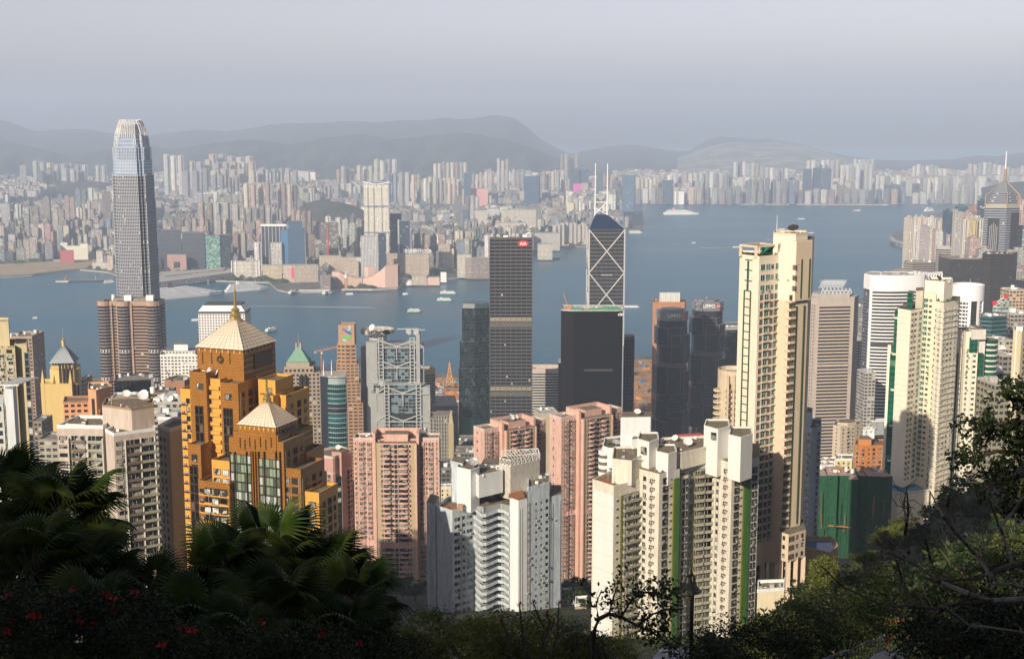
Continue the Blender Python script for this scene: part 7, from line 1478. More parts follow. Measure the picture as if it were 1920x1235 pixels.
HR = Bd.h(912, 8); rb = [(g_2[0]+3.4, g_2[1]+3.2), (seg(g_2, h_, .98)), Bd.c(1034, 30), Bd.c(975, 28), (g_2[0]+1, g_2[1]+4)]; Bd.M.prism(rb, 0, HZ-1, 0, 3, bay=0); tall = [seg(g_2, h_, .30), h_, Bd.c(1032, 26), Bd.c(990, 24)]; Bd.M.prism(tall, 0, HR, 0, 3, bay=0); parapet(Bd.M, tall, HR, 1, 0)
Bd.M.prism([(h_[0], h_[1]+1), i_, Bd.c(1052, 30), Bd.c(1030, 30)], 0, Bd.h(931, 12), 0, 3, bay=0)
b1 = Bd.poly([(857, 8), (883, 3), (899, 7.5), (897, 19), (862, 20)]); z1 = Bd.h(880, 6); Bd.M.prism(b1, H-1, z1, 1, 3, bay=0); b3 = Bd.poly([(893, 5), (898, 2.2), (943, 10.5), (940, 19), (896, 17)]); z3 = Bd.h(893, 4); Bd.M.prism(b3, Bd.h(931, 4), z3, 1, 3, bay=0, bottom=True); parapet(Bd.M, b3, z3, .9, 1); parapet(Bd.M, b1, z1, .7, 1)
sg = Bd.poly([(937, 14), (957, 10), (1012, 21), (1008, 30), (940, 26)]); zs = Bd.h(872, 12); Bd.M.prism(sg, HR-6, zs, 5, 3, bay=0); Bd.M.prism(Bd.poly([(847, 16), (868, 12), (872, 20), (852, 24)]), H, Bd.h(866, 14), 0, 3, bay=0); Bd.M.prism(Bd.poly([(903, 22), (925, 17), (942, 21), (938, 30), (908, 30)]), H, Bd.h(870, 20), 1, 3, bay=0); Bd.M.prism(Bd.poly([(953, 5), (971, 1), (984, 5), (980, 14), (956, 14)]), HZ-.3, HZ+.2, 6, 6, bay=0)
Bd.fin([m_cw2, m_cw3, m_gy, m_roofd, plain("balcony_back_wall", (.30, .31, .31)), plain("rust_streaked_concrete", (.55, .52, .46), .8, st=(.55, 1.08), scale=.6), m_terra])
# wavy balconies: one per floor
def wavy(z, k):
    M = MB(); c1 = [(c_[0], c_[1]-.4)]; raw = [(c_, 0), (d_, 0), (e_, 0), (f_, 0)]
    poly = [c_, (c_[0]+1.2, c_[1]-1.6), (d_[0]-.6, d_[1]-.6), (d_[0]+1.2, d_[1]-.4), (e_[0]-1.0, e_[1]-1.3), (e_[0]+1.4, e_[1]-2.0), (f_[0]+.4, f_[1]-.5)]
    zz = [0, -.2, -1.6, -1.7, -.55, -.75, -2.0]
    inn = [(x+.15, y+.35) for x, y in poly]; zz = [v*.55 for v in zz]
    for (p, q, pi, qi, za, zb_) in zip(poly, poly[1:], inn, inn[1:], zz, zz[1:]):
        M.face([(*p, z+za-.3), (*q, z+zb_-.3), (*q, z+zb_+1.0), (*p, z+za+1.0)]); M.face([(*qi, z+zb_-.3), (*pi, z+za-.3), (*pi, z+za+1.0), (*qi, z+zb_+1.0)]); M.face([(*p, z+za+1.0), (*q, z+zb_+1.0), (*qi, z+zb_+1.0), (*pi, z+za+1.0)])
        M.face([(*p, z+za-.3), (*p, z+za-.3), (pi[0]+.6, pi[1]+3.2, z+za-.3), (qi[0]+.6, qi[1]+3.2, z+zb_-.3), (*q, z+zb_-.3)][1:])
    return M.build("balcony", [m_cw2], Bd.r)
ZK = {'w': (k_win(2.9, 1.5, .7, 1, .08, .05), [m_cw2, m_cw2, m_glass, m_dark], "window"), 's': (k_win(1.2, 1.2, .9, 0, .06, .05), [m_cw2, m_dframe, m_glass, m_dark], "window"), 'o': (k_win(2.6, 1.5, .6, 1, .05, .05), [m_cw2, m_dark, m_glass, m_dark], "window"), 'n': (k_win(.7, .9, .9, 0, .05, .05), [m_cw2, m_dframe, m_glass, m_dark], "window"),
      'x': (k_win(.7, 1.7, .5, 0, .05, .06), [m_cw2, m_dark, m_dark, m_dark], "window"), 'l': (k_band(13.4, .3, .3, 0), [m_cw2], "ledge")}
n2 = 24; fh = 3.0
for i in range(n2): wavy(HZ-6.3-fh*i, i)
Bd.wall(b2, c_, H-1.6, n2, fh, [(.22, 'w'), (.53, 's'), (.8, 'w')]); Bd.wall((d_[0], d_[1]+2.6), (e_[0], e_[1]+2), H-1.6, n2, fh, [(.1, 'o'), (.4, 's'), (.75, 'w')], off=.02); Bd.wall(g_2, h_, HZ-3.2, n2, fh, [(.16, 'o')], off=-1.9); Bd.wall(seg(g_2, h_, .30), h_, HR-5, n2+2, fh, [(.06, 's'), (.38, 'n'), (.62, 'n'), (.88, 's')]); Bd.wall(h_, i_, Bd.h(931, 12)-2, n2, fh, [(.5, 'n')], off=-.6); Bd.wall(fl1, a_, H-1, n2, fh, [(.5, 'x')], off=-.9)
Bd.wall(c_, d_, HZ-3.5, n2, fh, [(.5, 'o')], off=-2.2); Bd.wall(e_, f_, HZ-3.5, n2, fh, [(.5, 'o')], off=-1.9)
Bd.flush(ZK, 80)
M = MB(); z0, z1_ = zs, zs+2.6
for p, q in ((sg[0], sg[1]), (sg[1], sg[2]), (sg[4], sg[3]), (sg[2], sg[3])):
    M.bar((*p, z0+.2), (*q, z0+.2), .22); M.bar((*p, z1_), (*q, z1_), .22); k_ = max(2, int(math.dist(p, q)/1.9))
    for i in range(k_): u, v = seg(p, q, i/k_), seg(p, q, (i+1)/k_); M.bar((*u, z0), (*u, z1_), .16); M.bar((*u, z0), (*v, z1_), .13); M.bar((*v, z0), (*u, z1_), .13) if i < 2 or i > k_-3 else None
for i in range(12): u, v = seg(sg[1], sg[2], i/11), seg(sg[4], sg[3], i/11); M.bar((*u, z1_+.1), (*v, z1_+.1), .2)
M.build("roof_sign_frame", [m_white], Bd.r)
dish(Bd, *Bd.c(888, 9), z1, 2.2, .1, 1.0, m_steel); plants(Bd, [(*Bd.c(p, d), H+.2) for p, d in ((828, 8), (834, 9), (842, 5), (862, 5), (876, 6), (884, 7), (966, 4), (975, 5))], .6, 6); clutter(Bd, b3, z3, 8, 2, 1.0); clutter(Bd, tall, HR, 4, 6, 1.5)
M = MB(); M.prism(Bd.poly([(824, 9), (846, 2.5), (860, 6), (840, 13)]), H+.02, H+.12, 0, 0, bay=0); M.build("terrace_floor", [m_terra], Bd.r)
M = MB(); M.box(*Bd.c(863, 3.2), H, 2.2, 2.2, 2.6, 0); M.build("chimney", [plain("tan_brick", (.40, .26, .18))], Bd.r)

# ---- white rounded flats behind the saw-tooth block
Bd = B("apartment_tower", "white flats with rounded corner balconies and a plain white roof tower, behind the saw-tooth block", 1183, 843, 560, 150)
H = Bd.H; q = Bd.poly([(1130, 4), (1140, 0), (1184, -2), (1200, 4), (1240, 6), (1262, 14), (1180, 26), (1134, 20)]); Bd.M.prism(q, 0, H, 0, 3, bay=0); parapet(Bd.M, q, H, 1, 0); tw = Bd.poly([(1163, 2), (1219, 3), (1221, 14), (1166, 14)]); Bd.M.prism(tw, H, Bd.h(782, 2), 0, 3, bay=0); Bd.M.prism(Bd.poly([(1184, -3), (1232, 0), (1234, 10), (1190, 9)]), H-1, Bd.h(822, -2), 0, 3, bay=0)
for px, d, r in ((1134, 3, 2.9), (1250, 10, 2.9)):
    x, y = Bd.c(px, d)
    for i in range(16): z = H-1-i*3.2; Bd.M.prism(ngon(x, y, r, 16), z-1.7, z, 0, 0, bay=0, bottom=True); Bd.M.prism(ngon(x, y, r*.93, 16), z-3.2, z-1.7, 1, 1, bay=0)
Bd.fin([m_cw3, m_lv, m_gy, m_roofd]); Bd.wall(q[1], q[2], H-1, 14, 3.2, [(.35, 's'), (.8, 's')]); Bd.flush({'s': (k_win(1.6, 1.3, .9, 1), [m_cw3, m_dframe, m_glass, m_dark], "window")}); dish(Bd, *Bd.c(1194, 6), Bd.h(782, 2), 1.6, 0, 1.0); dish(Bd, *Bd.c(1155, 5), H, 2.0, .5, 1.2, m_steel); plants(Bd, [(*Bd.c(p, 5+p % 4), H+.4) for p in list(range(1138, 1182, 5))+list(range(1222, 1256, 4))], .9, 30)

# ---- rounded beige balconies beside the cream tower
Bd = B("apartment_tower", "beige tower with scalloped balconies and planting at the left foot of the cream tower", 1372, 704, 720, 120)
x, y = Bd.c(1376, 10); cyl_ = ngon(x, y, 9.2, 22, ry=10); H = Bd.H; Bd.M.prism(cyl_, 0, H, 0, 3, bay=0); parapet(Bd.M, cyl_, H, 2.2, 0); Bd.M.prism(Bd.poly([(1346, 8), (1362, 4), (1366, 20), (1350, 22)]), 0, Bd.h(735, 4), 0, 3, bay=0)
for i in range(22):
    z = Bd.h(738)-i*3.4; q = Bd.c(1350, 8); Bd.M.prism(ngon(q[0], q[1], 3.6, 14), z, z+1.1, 0, 0, bay=0, bottom=True); q = Bd.c(1370, .8); Bd.M.prism(ngon(q[0], q[1], 2.6, 12, ry=1.6), z+1, z+2, 1, 1, bay=0, bottom=True); q = Bd.c(1381, .2); Bd.M.prism(ngon(q[0], q[1], 1.6, 12, ry=1.4), z+1, z+2, 1, 1, bay=0, bottom=True)
for px in (1365, 1376): x1, y1 = Bd.c(px, .2); Bd.M.box(x1, y1-.3, 0, 1.2, 1.2, H, 0)
x1, y1 = Bd.c(1370, .9); Bd.M.box(x1, y1, 0, 2.9, .6, H-5, 2); x1, y1 = Bd.c(1381, .5); Bd.M.box(x1, y1, 0, 2.2, .5, H-5, 2)
Bd.fin([lit("sand_render", (.58, .48, .34)), m_lv, fac("amber_recess", (.22, .12, .05), (.05, .03, .02), (.1, .9), (.2, .9), curtain=.3, ccol=(.35, .18, .06)), m_roofl]); plants(Bd, [(*Bd.c(1350, 7), Bd.h(738)-i*3.4+1) for i in range(0, 14)], .8, 3)

# ---- left cream apartments
m_lc2 = lit("pinkish_cream_render", (.52, .44, .38)); m_gb = lit("grey_green_balcony", (.34, .33, .25))
LK = {'w': (k_win(2.9, 1.2, .9, 1, .1, .12), [m_lc2, m_dframe, m_glass, m_dark], "window"), 'b': (k_balc(5.6, 1.0, .9, 2.4), [m_gb, m_frame, m_glass, m_dark], "balcony"), 'c': (k_balc(5.2, 1.0, .9, 2.4), [m_lv, m_frame, m_glass, m_dark], "balcony"), 's': (k_win(.8, 1.5, .7, 1, .06, .2), [m_lc2, m_dframe, m_glass, m_dark], "window")}
Bd = B("apartment_tower", "cream apartment block with glazed balconies and an octagonal roof storey behind the palms", 150, 803, 440, 190)
H = Bd.H; L1, L2 = Bd.c(107, 1), Bd.c(193, 0); Bd.M.prism([L1, L2, (L2[0], 16), (L1[0]+2, 17)], 0, H, 0, 3, bay=0); parapet(Bd.M, [L1, L2, (L2[0], 16), (L1[0]+2, 17)], H, 1.1, 1, .5); Bd.M.prism(Bd.poly([(120, 5), (160, 4), (161, 12), (122, 13)]), H, Bd.h(795, 4), 1, 3, bay=0)
R0, R1, R2 = Bd.c(197, -1), Bd.c(213, -7.5), Bd.c(291, .5); HR = Bd.h(816, -7); Bd.M.prism([R0, R1, R2, (R2[0]-4, 14), (R0[0]+2, 12)], 0, HR, 0, 3, bay=0); parapet(Bd.M, [R0, R1, R2, (R2[0]-4, 14), (R0[0]+2, 12)], HR, .9, 1, .5)
oc = Bd.poly([(193, 6), (230, 2), (248, -.5), (290, 5), (288, 16), (260, 20), (200, 18)]); zo_ = Bd.h(766, 2); Bd.M.prism(oc, H-2, zo_, 0, 3, bay=0); parapet(Bd.M, oc, zo_, .6, 4)
def pl2_(p, q, u, mi=5, w_=.45): s_ = seg(p, q, u); Bd.M.box(s_[0], s_[1]-.45, 0, w_, 1.1, H-3.5, mi)
for u in (.24, .66, .99): pl2_(L1, L2, u)
for u in (.28, .65, .99): s_ = seg(R1, R2, u); Bd.M.box(s_[0], s_[1]-.45, 0, .45, 1.1, HR-2, 5)
Bd.fin([m_lc2, m_white, m_gy, m_roofd, plain("rusty_parapet", (.30, .20, .12)), plain("pale_pilaster", (.50, .50, .44))])
fh = 3.1; nn = int(H/fh)-1
Bd.wall(L1, L2, H-2, nn, fh, [(.12, 'w'), (.45, 'c'), (.83, 'b')]); Bd.wall(R1, R2, HR-1.5, nn, fh, [(.15, 'w'), (.47, 'c'), (.83, 'b')]); Bd.flush(LK, 60); clutter(Bd, oc, zo_, 10, 7, 1.0); clutter(Bd, [L1, L2, (L2[0], 16), (L1[0], 16)], H, 6, 9, 1.5, [m_white]*3); clutter(Bd, [R0, R1, R2, (R2[0]-4, 14)], HR, 9, 11, 1.2, [m_white]*3); dish(Bd, *Bd.c(271, 12), zo_+.5, 1.8, .1, .9); mast(Bd, *Bd.c(211, 6), zo_, 4, .08)
M = MB()
for p, q in zip(oc[:5], oc[1:5]): M.bar((*p, zo_+1.6), (*q, zo_+1.6), .07); [M.bar((*seg(p, q, i/5), zo_+.5), (*seg(p, q, i/5), zo_+1.6), .06) for i in range(6)]
M.build("railing", [plain("rusty_rail", (.25, .15, .09))], Bd.r)
Bd = B("apartment_tower", "narrow cream slab with a blank side wall between the cream apartments and the gold tower", 318, 808, 455, 190)
H = Bd.H; a_, b2, c_ = Bd.c(296, 4.5), Bd.c(318, -1), Bd.c(344, 5); Bd.M.prism([a_, b2, c_, (c_[0], 20), (a_[0]+2, 18)], 0, H, 0, 3, bay=0); parapet(Bd.M, [a_, b2, c_, (c_[0], 20), (a_[0]+2, 18)], H, 1.2, 1, .5); Bd.M.box(a_[0]+.6, a_[1]+1, 0, 1.2, 1.6, H+1, 1)
Bd.fin([lit("cream_slab_render", (.55, .48, .38), st=(.95, 1.02)), m_white, m_gy, m_roofd]); Bd.wall(a_, b2, H-2, 38, 3.1, [(.22, 's'), (.55, 's')]); Bd.flush(LK, 80)

# ---- small blocks on the right: beige, orange, netted, blue
def small(name, label, q, py, dd, Y, zb, mats, items, kit, fh=3.0, n=12, par=1, extra=None):
    Bd = B(name, label, q[0][0], py, Y, zb); pl = Bd.poly(q); Bd.M.prism(pl, 0, Bd.H, 0, 1, bay=0); parapet(Bd.M, pl, Bd.H, par, 2)
    if extra: extra(Bd, pl)
    Bd.fin(mats)
    for (i, its) in items: Bd.wall(pl[i], pl[i+1], Bd.H-.6, n, fh, its)
    Bd.flush(kit, 60); clutter(Bd, pl, Bd.H, 6, int(q[0][0]), 1.8); return Bd, pl
m_bg2 = lit("beige_pink_render", (.55, .46, .36)); m_ob2 = lit("orange_brown_render", (.52, .20, .06)); m_bw = lit("pale_blue_render", (.42, .48, .54), st=(.93, 1.03))
def mk(m, big=1.4): return {'s': (k_win(1.0, 1.2, .9, 0), [m, m_dframe, m_glass, m_dark], "window"), 'w': (k_win(1.7, 1.4, .8, 1), [m, m_dframe, m_glass, m_dark], "window"), 'b': (k_balc(2.8, 1.0, .9, 2.2), [m, m_dframe, m_glass, m_dark], "balcony")}
small("apartment_block", "small beige pink block with balconies behind the orange brown flats", [(1562, 4), (1576, -2), (1602, 3), (1615, 8), (1612, 22), (1568, 20)], 800, 0, 1000, 90, [m_bg2, m_roofd, m_bg2], [(1, [(.2, 's'), (.6, 'b'), (.9, 's')]), (0, [(.5, 's')]), (2, [(.5, 's')])], mk(m_bg2), n=15, extra=lambda Bd, pl: Bd.vol([(1570, 4), (1590, 2), (1606, 6), (1600, 16), (1576, 16)], Bd.h(792, 3), 0, 0, 1, bay=0))
Bd, pl = small("apartment_block", "orange brown apartment block beside the bright cream tower", [(1603, 2), (1614, -3), (1645, -1), (1672, 0), (1674, 16), (1606, 18)], 836, 0, 860, 130, [m_ob2, m_roofd, m_ob2], [(0, [(.5, 'w')]), (1, [(.15, 'w'), (.5, 's'), (.8, 'w')]), (2, [(.2, 'w'), (.55, 's'), (.85, 'b')])], mk(m_ob2), n=12, extra=lambda Bd, pl: Bd.vol([(1610, 2), (1634, 0), (1634, 12), (1612, 12)], Bd.h(824, 0), 0, 0, 1, bay=0)); dish(Bd, *Bd.c(1633, 4), Bd.h(824), 2, -.2, .9)
small("house", "small pale yellow house with flat roof left of the orange brown flats", [(1566, 0), (1598, 0), (1600, 12), (1568, 12)], 862, 0, 820, 140, [lit("pale_yellow", (.66, .58, .34)), m_roofd, m_white], [(0, [(.2, 's'), (.5, 's'), (.8, 's')])], mk(m_c2), n=5)
small("house", "low white house with terracotta roof beside the pale yellow house", [(1540, 0), (1568, 0), (1570, 10), (1542, 10)], 866, 0, 840, 140, [m_cw3, m_terra, m_white], [(0, [(.3, 's'), (.7, 's')])], mk(m_cw3), n=3)
for i, (a_, b2, py, Y, lb) in enumerate([(1540, 1562, 874, 800, "white villa with a flat roof behind the netted building"), (1634, 1668, 790, 1250, "low grey roofed pavilion among trees below the white curved tower"), (1618, 1640, 806, 1200, "small white villa among trees below the white curved tower"), (1052, 1080, 1120, 520, "small white house among dark trees between the front towers"), (1078, 1100, 1136, 505, "second small pale house beside the first one between the front towers"),
        (822, 846, 915, 900, "low cream block with green lawn seen left of the zigzag tower"), (1420, 1470, 1110, 400, "sandy retaining block at the foot of the cream tower")]):
    small("house", lb, [(a_, 0), (b2, 2), (b2+1, 10), (a_+1, 9)], py, 0, Y, ZP(py, Y)-(14 if i != 6 else 20), [[m_cw3, m_gy, m_cw3, m_cw2, m_bg2, m_c3, m_c3][i], m_roofl if i % 2 else m_roofd, m_white], [(0, [(.3, 's'), (.7, 's')])] if i != 6 else [], mk(m_cw3), n=3 if i != 5 else 4)
Bd, pl = small("apartment_tower", "pale blue grey tower with dark windows behind the cream tower", [(1502, 3), (1522, -3), (1540, 1), (1540, 16), (1506, 18)], 804, 0, 545, 205, [m_bw, m_roofd, m_bw], [(0, [(.2, 's'), (.45, 's'), (.75, 's')]), (1, [(.75, 's')])], mk(m_bw), n=27, fh=3.0, extra=lambda Bd, pl: (Bd.vol([(1496, 5), (1520, 1), (1524, 10), (1500, 14)], Bd.h(770, 4), 0, 0, 1, bay=0), [Bd.M.bar((*pl[1], Bd.H-3-i*3), (*pl[2], Bd.H-3-i*3), .35, .2) for i in range(26)]))
# scaffolded building in green netting
Bd = B("scaffolded_building", "building wrapped in dark green scaffold netting behind the bright cream tower's pool", 1534, 893, 650, 176)
m_gn = plain("scaffold_netting", (.008, .075, .033), .85, st=(.4, 1.4), scale=.5); H = Bd.H; rn = random.Random(4)
for a_, b2, d, t_ in ((1530, 1552, 2, 0), (1552, 1571, -1, 1), (1571, 1592, 1.5, .2), (1592, 1610, -1.5, -1), (1610, 1628, 2, 0), (1628, 1652, -1, .5), (1652, 1674, 3, -1)):
    Bd.M.prism(Bd.quad(a_, d, b2, d+rn.uniform(-1, 1), 18), 0, H+t_, 0, 1, bay=0)
for i in range(12):
    z = H-2-i*3.4
    for a_, b2, d in ((1530, 1552, 2), (1571, 1592, 1.5), (1610, 1628, 2)): Bd.M.bar((*Bd.c(a_, d-.2), z), (*Bd.c(b2, d-.2), z), .25, .12, 0)
for i in range(46):
    px = rn.uniform(1531, 1672); d = rn.uniform(-1.8, -1.2); z0 = rn.uniform(0, 26); Bd.M.bar((*Bd.c(px, d), z0), (*Bd.c(px+rn.uniform(-1, 1), d), z0+rn.uniform(6, 16)), .18, .15, rn.choice([0, 0, 0, 2]))
for i in range(10): z = H-1-i*3.4; Bd.M.bar((*Bd.c(1552, -1.6), z), (*Bd.c(1571, -1.6), z), .14, .1, 0); Bd.M.bar((*Bd.c(1592, -2), z-1.2), (*Bd.c(1610, -1.9), z-1.2), .14, .1, 0)
Bd.M.bar((*Bd.c(1556, -1.4), H-26), (*Bd.c(1600, -1.6), H-27), .4, .6, 2)
Bd.fin([m_gn, plain("rubble_roof", (.40, .28, .24)), plain("bamboo_orange", (.42, .16, .05)), m_white]); clutter(Bd, Bd.poly([(1534, 4), (1666, 4), (1664, 16), (1536, 16)]), H+.5, 26, 18, 2.2, [m_white, m_ob2, m_roofl])
# pool terrace at the foot of the cream tower
Bd = B("pool_terrace", "blue pool terrace with a curved tan wall below the pale blue grey tower", 1535, 1028, 520, 190)
q = Bd.poly([(1500, 0), (1556, -9), (1572, 0), (1560, 12), (1505, 12)]); Bd.M.prism(q, 0, Bd.H, 0, 2, bay=0); parapet(Bd.M, q, Bd.H, 1.4, 0); Bd.M.prism(inset(q, .8), Bd.H, Bd.H+.15, 1, 1, bay=0); Bd.fin([lit("tan_wall", (.42, .28, .15)), plain("shaded_pool", (.05, .10, .20), .1), m_roofl])  # darker blue puts shade into this pool's colour
# ================================================================ landmarks and boats across the water
def far(label, pts, py, Y, mats, name="building", cat="building", top=None, bay=4, fl=3.6, zb=3.5, group=None, extra=None, z0=0, roof=1):
    Bd = B(name, label, pts[0][0], py, Y, zb, cat=cat, group=group); pl = Bd.poly(pts); Bd.M.prism(pl, z0, Bd.H, 0, roof, bay=bay, fl=fl)
    if extra: extra(Bd, pl)
    Bd.fin(mats); return Bd, pl
def bx(a, b_, d, dep): return [(a, d), (b_, d), (b_, d+dep), (a, d+dep)]
f_ch = [fac("far_charcoal_ribs", (.10, .11, .13), (.03, .035, .05), (0, 1), (.3, .9), curtain=0, bump=0), m_roof]
far("left dark ribbed office tower on the far shore by the cruise pier", bx(300, 339, 0, 45), 432, 3650, f_ch, extra=lambda B_, p: B_.M.prism(B_.poly(bx(288, 300, 20, 40)), 0, B_.h(430, 20), 0, 1))
far("right dark ribbed office tower on the far shore by the cruise pier", bx(341, 383, 0, 45), 437, 3630, f_ch)
far("pink granite gateway block with a square opening at the far pier", bx(313, 325, 0, 20), 478, 3590, [plain("pink_granite_far", (.38, .24, .21)), m_roofl], extra=lambda B_, p: (B_.M.prism(B_.poly(bx(337, 349, 0, 20)), 0, B_.H, 0, 1), B_.M.prism(B_.poly(bx(325.1, 336.9, 0, 20)), B_.h(491), B_.H, 0, 1, bottom=True), B_.M.prism(B_.poly(bx(325.1, 336.9, 0, 20)), 0, B_.h(503), 0, 1)))
far("green glass office block beside the dark ribbed towers on the far shore", bx(385, 412, 0, 45), 443, 3560, [fac("green_speckled_glass", (.12, .20, .17), (.10, .24, .20), (.05, .95), (.1, .9), var=1.4, curtain=.1, bump=0), m_roof, m_dk], extra=lambda B_, p: B_.M.prism(B_.poly(bx(412, 432, 4, 40)), 0, B_.h(441), 2, 1))
m_fw = fac("far_white_bands", (.62, .58, .50), (.16, .15, .14), (.1, .9), (.3, .8), curtain=.1, bump=0); m_fb = fac("far_beige_grid", (.50, .42, .33), (.15, .13, .12), (.2, .8), (.2, .75), curtain=.1, bump=0)
far("white curved hotel block behind the docked white ships", [(433, 4), (444, 0), (470, -4), (490, 2), (490, 26), (433, 28)], 490, 3470, [m_fw, m_roofl, m_cw], extra=lambda B_, p: [B_.M.box(*B_.c(x, -.5), 0, 2, 3, B_.H+2, 2) for x in (434, 442, 474, 480, 486)])
far("yellowish hotel block behind the docked white ships", bx(492, 528, -3, 24), 497, 3420, [fac("far_yellow_grid", (.56, .48, .33), (.15, .13, .1), (.15, .85), (.3, .8), bump=0), m_roofl])
Bd, pl = far("broad beige waterfront hotel with a pink vertical banner", [(530, -12), (552, -22), (597, -10), (596, 14), (532, 12)], 496, 3370, [m_fb, m_roofl, m_fw], extra=lambda B_, p: None)
p = seg(pl[0], pl[1], .82); M = MB(); M.box(p[0], p[1]-1, Bd.H-34, 7, .6, 28, 0, rz=-.35); M.build("banner", [plain("pink_banner", (.70, .05, .14))], Bd.r)
t1 = fac("hotel_tower_far", (.66, .62, .54), (.16, .17, .16), (.2, .8), (.2, .8), curtain=.1, bump=0, st=(.96, 1.02))
def masterp(B_, p):
    for a, b_ in ((681.5, 689), (693, 700), (708, 715), (720, 728)): B_.M.prism(B_.poly(bx(a, b_, -3, 8)), 0, B_.H-8, 0, 1)
    for z in (B_.h(388), B_.h(437)): B_.M.box((p[0][0]+p[1][0])/2, -1.5, z, 70, 4, 4, 2)
    B_.M.prism(B_.poly(bx(690, 722, 3, 26)), B_.H, B_.h(341), 2, 1); q = B_.poly(bx(681, 731, -4, 40)); B_.M.bar((*q[0], B_.h(341)), (*B_.c(705, -2), B_.h(346)), 2.5, mi=1); B_.M.bar((*q[1], B_.h(341)), (*B_.c(708, -2), B_.h(346)), 2.5, mi=1)
far("very tall white hotel tower with a split crown on the far shore", bx(682, 728, 0, 34), 345, 3600, [t1, m_white, plain("crown_grey_glass", (.16, .20, .24), .3)], name="hotel_tower", extra=masterp)
m_fbl = fac("far_blue_glass", (.07, .12, .19), (.03, .07, .13), (.06, .94), (.2, .9), curtain=0, bump=0); m_nv = fac("far_navy", (.05, .07, .11), (.02, .03, .05), (.1, .9), (.2, .9), curtain=.03, bump=0)
Bd, pl = far("white and grey tower with dark slots in front of the tall white hotel tower", bx(676, 709, 0, 30), 443, 3400, [fac("white_dark_slots", (.6, .6, .58), (.08, .1, .12), (.3, .8), (.05, .95), curtain=.02, bump=0), m_roofl, m_nv], extra=lambda B_, p: B_.M.prism(B_.poly(bx(709, 724, 2, 30)), 0, B_.h(437), 2, 1))
far("slim dark tower with pale edge and thin roof wing, right of the tall white hotel", bx(747, 768, 0, 24), 414, 3500, [m_nv, m_roofl, m_fw], extra=lambda B_, p: (B_.M.box(p[0][0], 0, 0, 4, 4, B_.H+3, 2), B_.M.box(p[1][0]+6, 8, B_.H-3, 40, 8, 2, 2)))
far("navy glass tower beside the tall white hotel tower", bx(731, 752, 0, 30), 401, 3700, [m_nv, m_roof])
def bluet(B_, p): B_.M.prism(B_.poly(bx(541, 568, 0, 26)), B_.H, B_.h(415), 0, 1, top_poly=B_.poly([(541, 0), (564, 0), (566, 26), (541, 26)]))
far("blue grey glass tower with a slanted top above the beige hotel", bx(539, 571, 0, 28), 430, 3520, [m_fbl, m_roof], extra=bluet)
far("bright blue wrapped tower beside the white striped tower", bx(526, 541, 6, 24), 433, 3560, [plain("blue_wrap", (.05, .16, .32)), m_roof]); far("dark tower with white vertical fins and white roof line", bx(489, 537, 0, 28), 424, 3700, [fac("white_fins", (.6, .6, .58), (.04, .05, .06), (.12, 1), (0, 1), curtain=0, bump=0), m_roofl, m_white], bay=10, extra=lambda B_, p: parapet(B_.M, p, B_.H, 4, 2, 2))
far("small white block with vertical slots left of the blue tower", bx(507, 528, -5, 18), 455, 3560, [fac("white_slots_small", (.62, .6, .56), (.1, .1, .1), (.25, .75), (0.05, .95), bump=0), m_roofl]); far("unfinished grey tower with red hoist beside the blue glass tower", bx(600, 634, 0, 26), 418, 3700, [fac("unfinished_slabs", (.36, .33, .31), (.05, .05, .05), (0, 1), (.3, 1), curtain=.1, bump=0), m_roof, m_red], extra=lambda B_, p: B_.M.box(p[0][0]+22, -1, 0, 3, 2, B_.H-10, 2))
far("green netted block left of the tall white hotel tower", bx(667, 682, 0, 30), 412, 3900, [plain("turquoise_net", (.06, .28, .26)), m_roof])
# cultural centre: swept blank walls
Bd = B("concert_hall", "pinkish windowless hall with two swept curving roofs at the water's edge", 622, 510, 3260, 3.5)
m_cc = plain("pink_tile_hall", (.58, .40, .32), .6, st=(.93, 1.03)); M = MB()
def sweep(pa, pb, ya, yb, ka, kb, da, db, dep):
    n = 10; top = []; 
    for i in range(n+1): f = i/n; c = Bd.c(pa+(pb-pa)*f, da+(db-da)*f); py = ya+(yb-ya)*(f**ka if kb else 1-(1-f)**ka); top.append((c[0], c[1], Bd.h(py, da+(db-da)*f)))
    for p, q in zip(top, top[1:]):
        M.face([(p[0], p[1], 0), (q[0], q[1], 0), q, p]); M.face([p, q, (q[0], q[1]+dep, q[2]), (p[0], p[1]+dep, p[2])]); M.face([(q[0], q[1]+dep, 0), (p[0], p[1]+dep, 0), (p[0], p[1]+dep, p[2]), (q[0], q[1]+dep, q[2])])
    for p in (top[0], top[-1]): M.face([(p[0], p[1], 0), p, (p[0], p[1]+dep, p[2]), (p[0], p[1]+dep, 0)]); M.face([(p[0], p[1], 0), (p[0], p[1]+dep, 0), (p[0], p[1]+dep, p[2]), p])
sweep(622, 637, 510, 511, 1, True, 0, -4, 40); sweep(637, 679, 511, 522, 2.2, False, -4, 2, 30); sweep(680, 722, 522, 499, 2.0, True, 2, -20, 30); sweep(722, 746, 499, 498, 1, True, -20, -8, 44); M.build("hall", [m_cc], Bd.r)
far("pink block with louvred side behind the swept concert hall", [(684, 0), (690, -4), (702, 0), (702, 18), (684, 18)], 500, 3330, [m_cc, m_roofl])
Bd = B("clock_tower", "slim brick clock tower on the waterfront in front of the swept hall", 648.5, 514, 3210, 3.5, cat="clock tower"); M = MB(); M.box(0, 0, 0, 7, 7, Bd.H*.75, 0); M.lathe([(3.3, Bd.H*.75), (3.2, Bd.H*.9), (2.4, Bd.H*.92), (0.01, Bd.H+6)], 8, 1); M.build("tower", [plain("brick_tower", (.42, .22, .14)), m_cw], Bd.r)
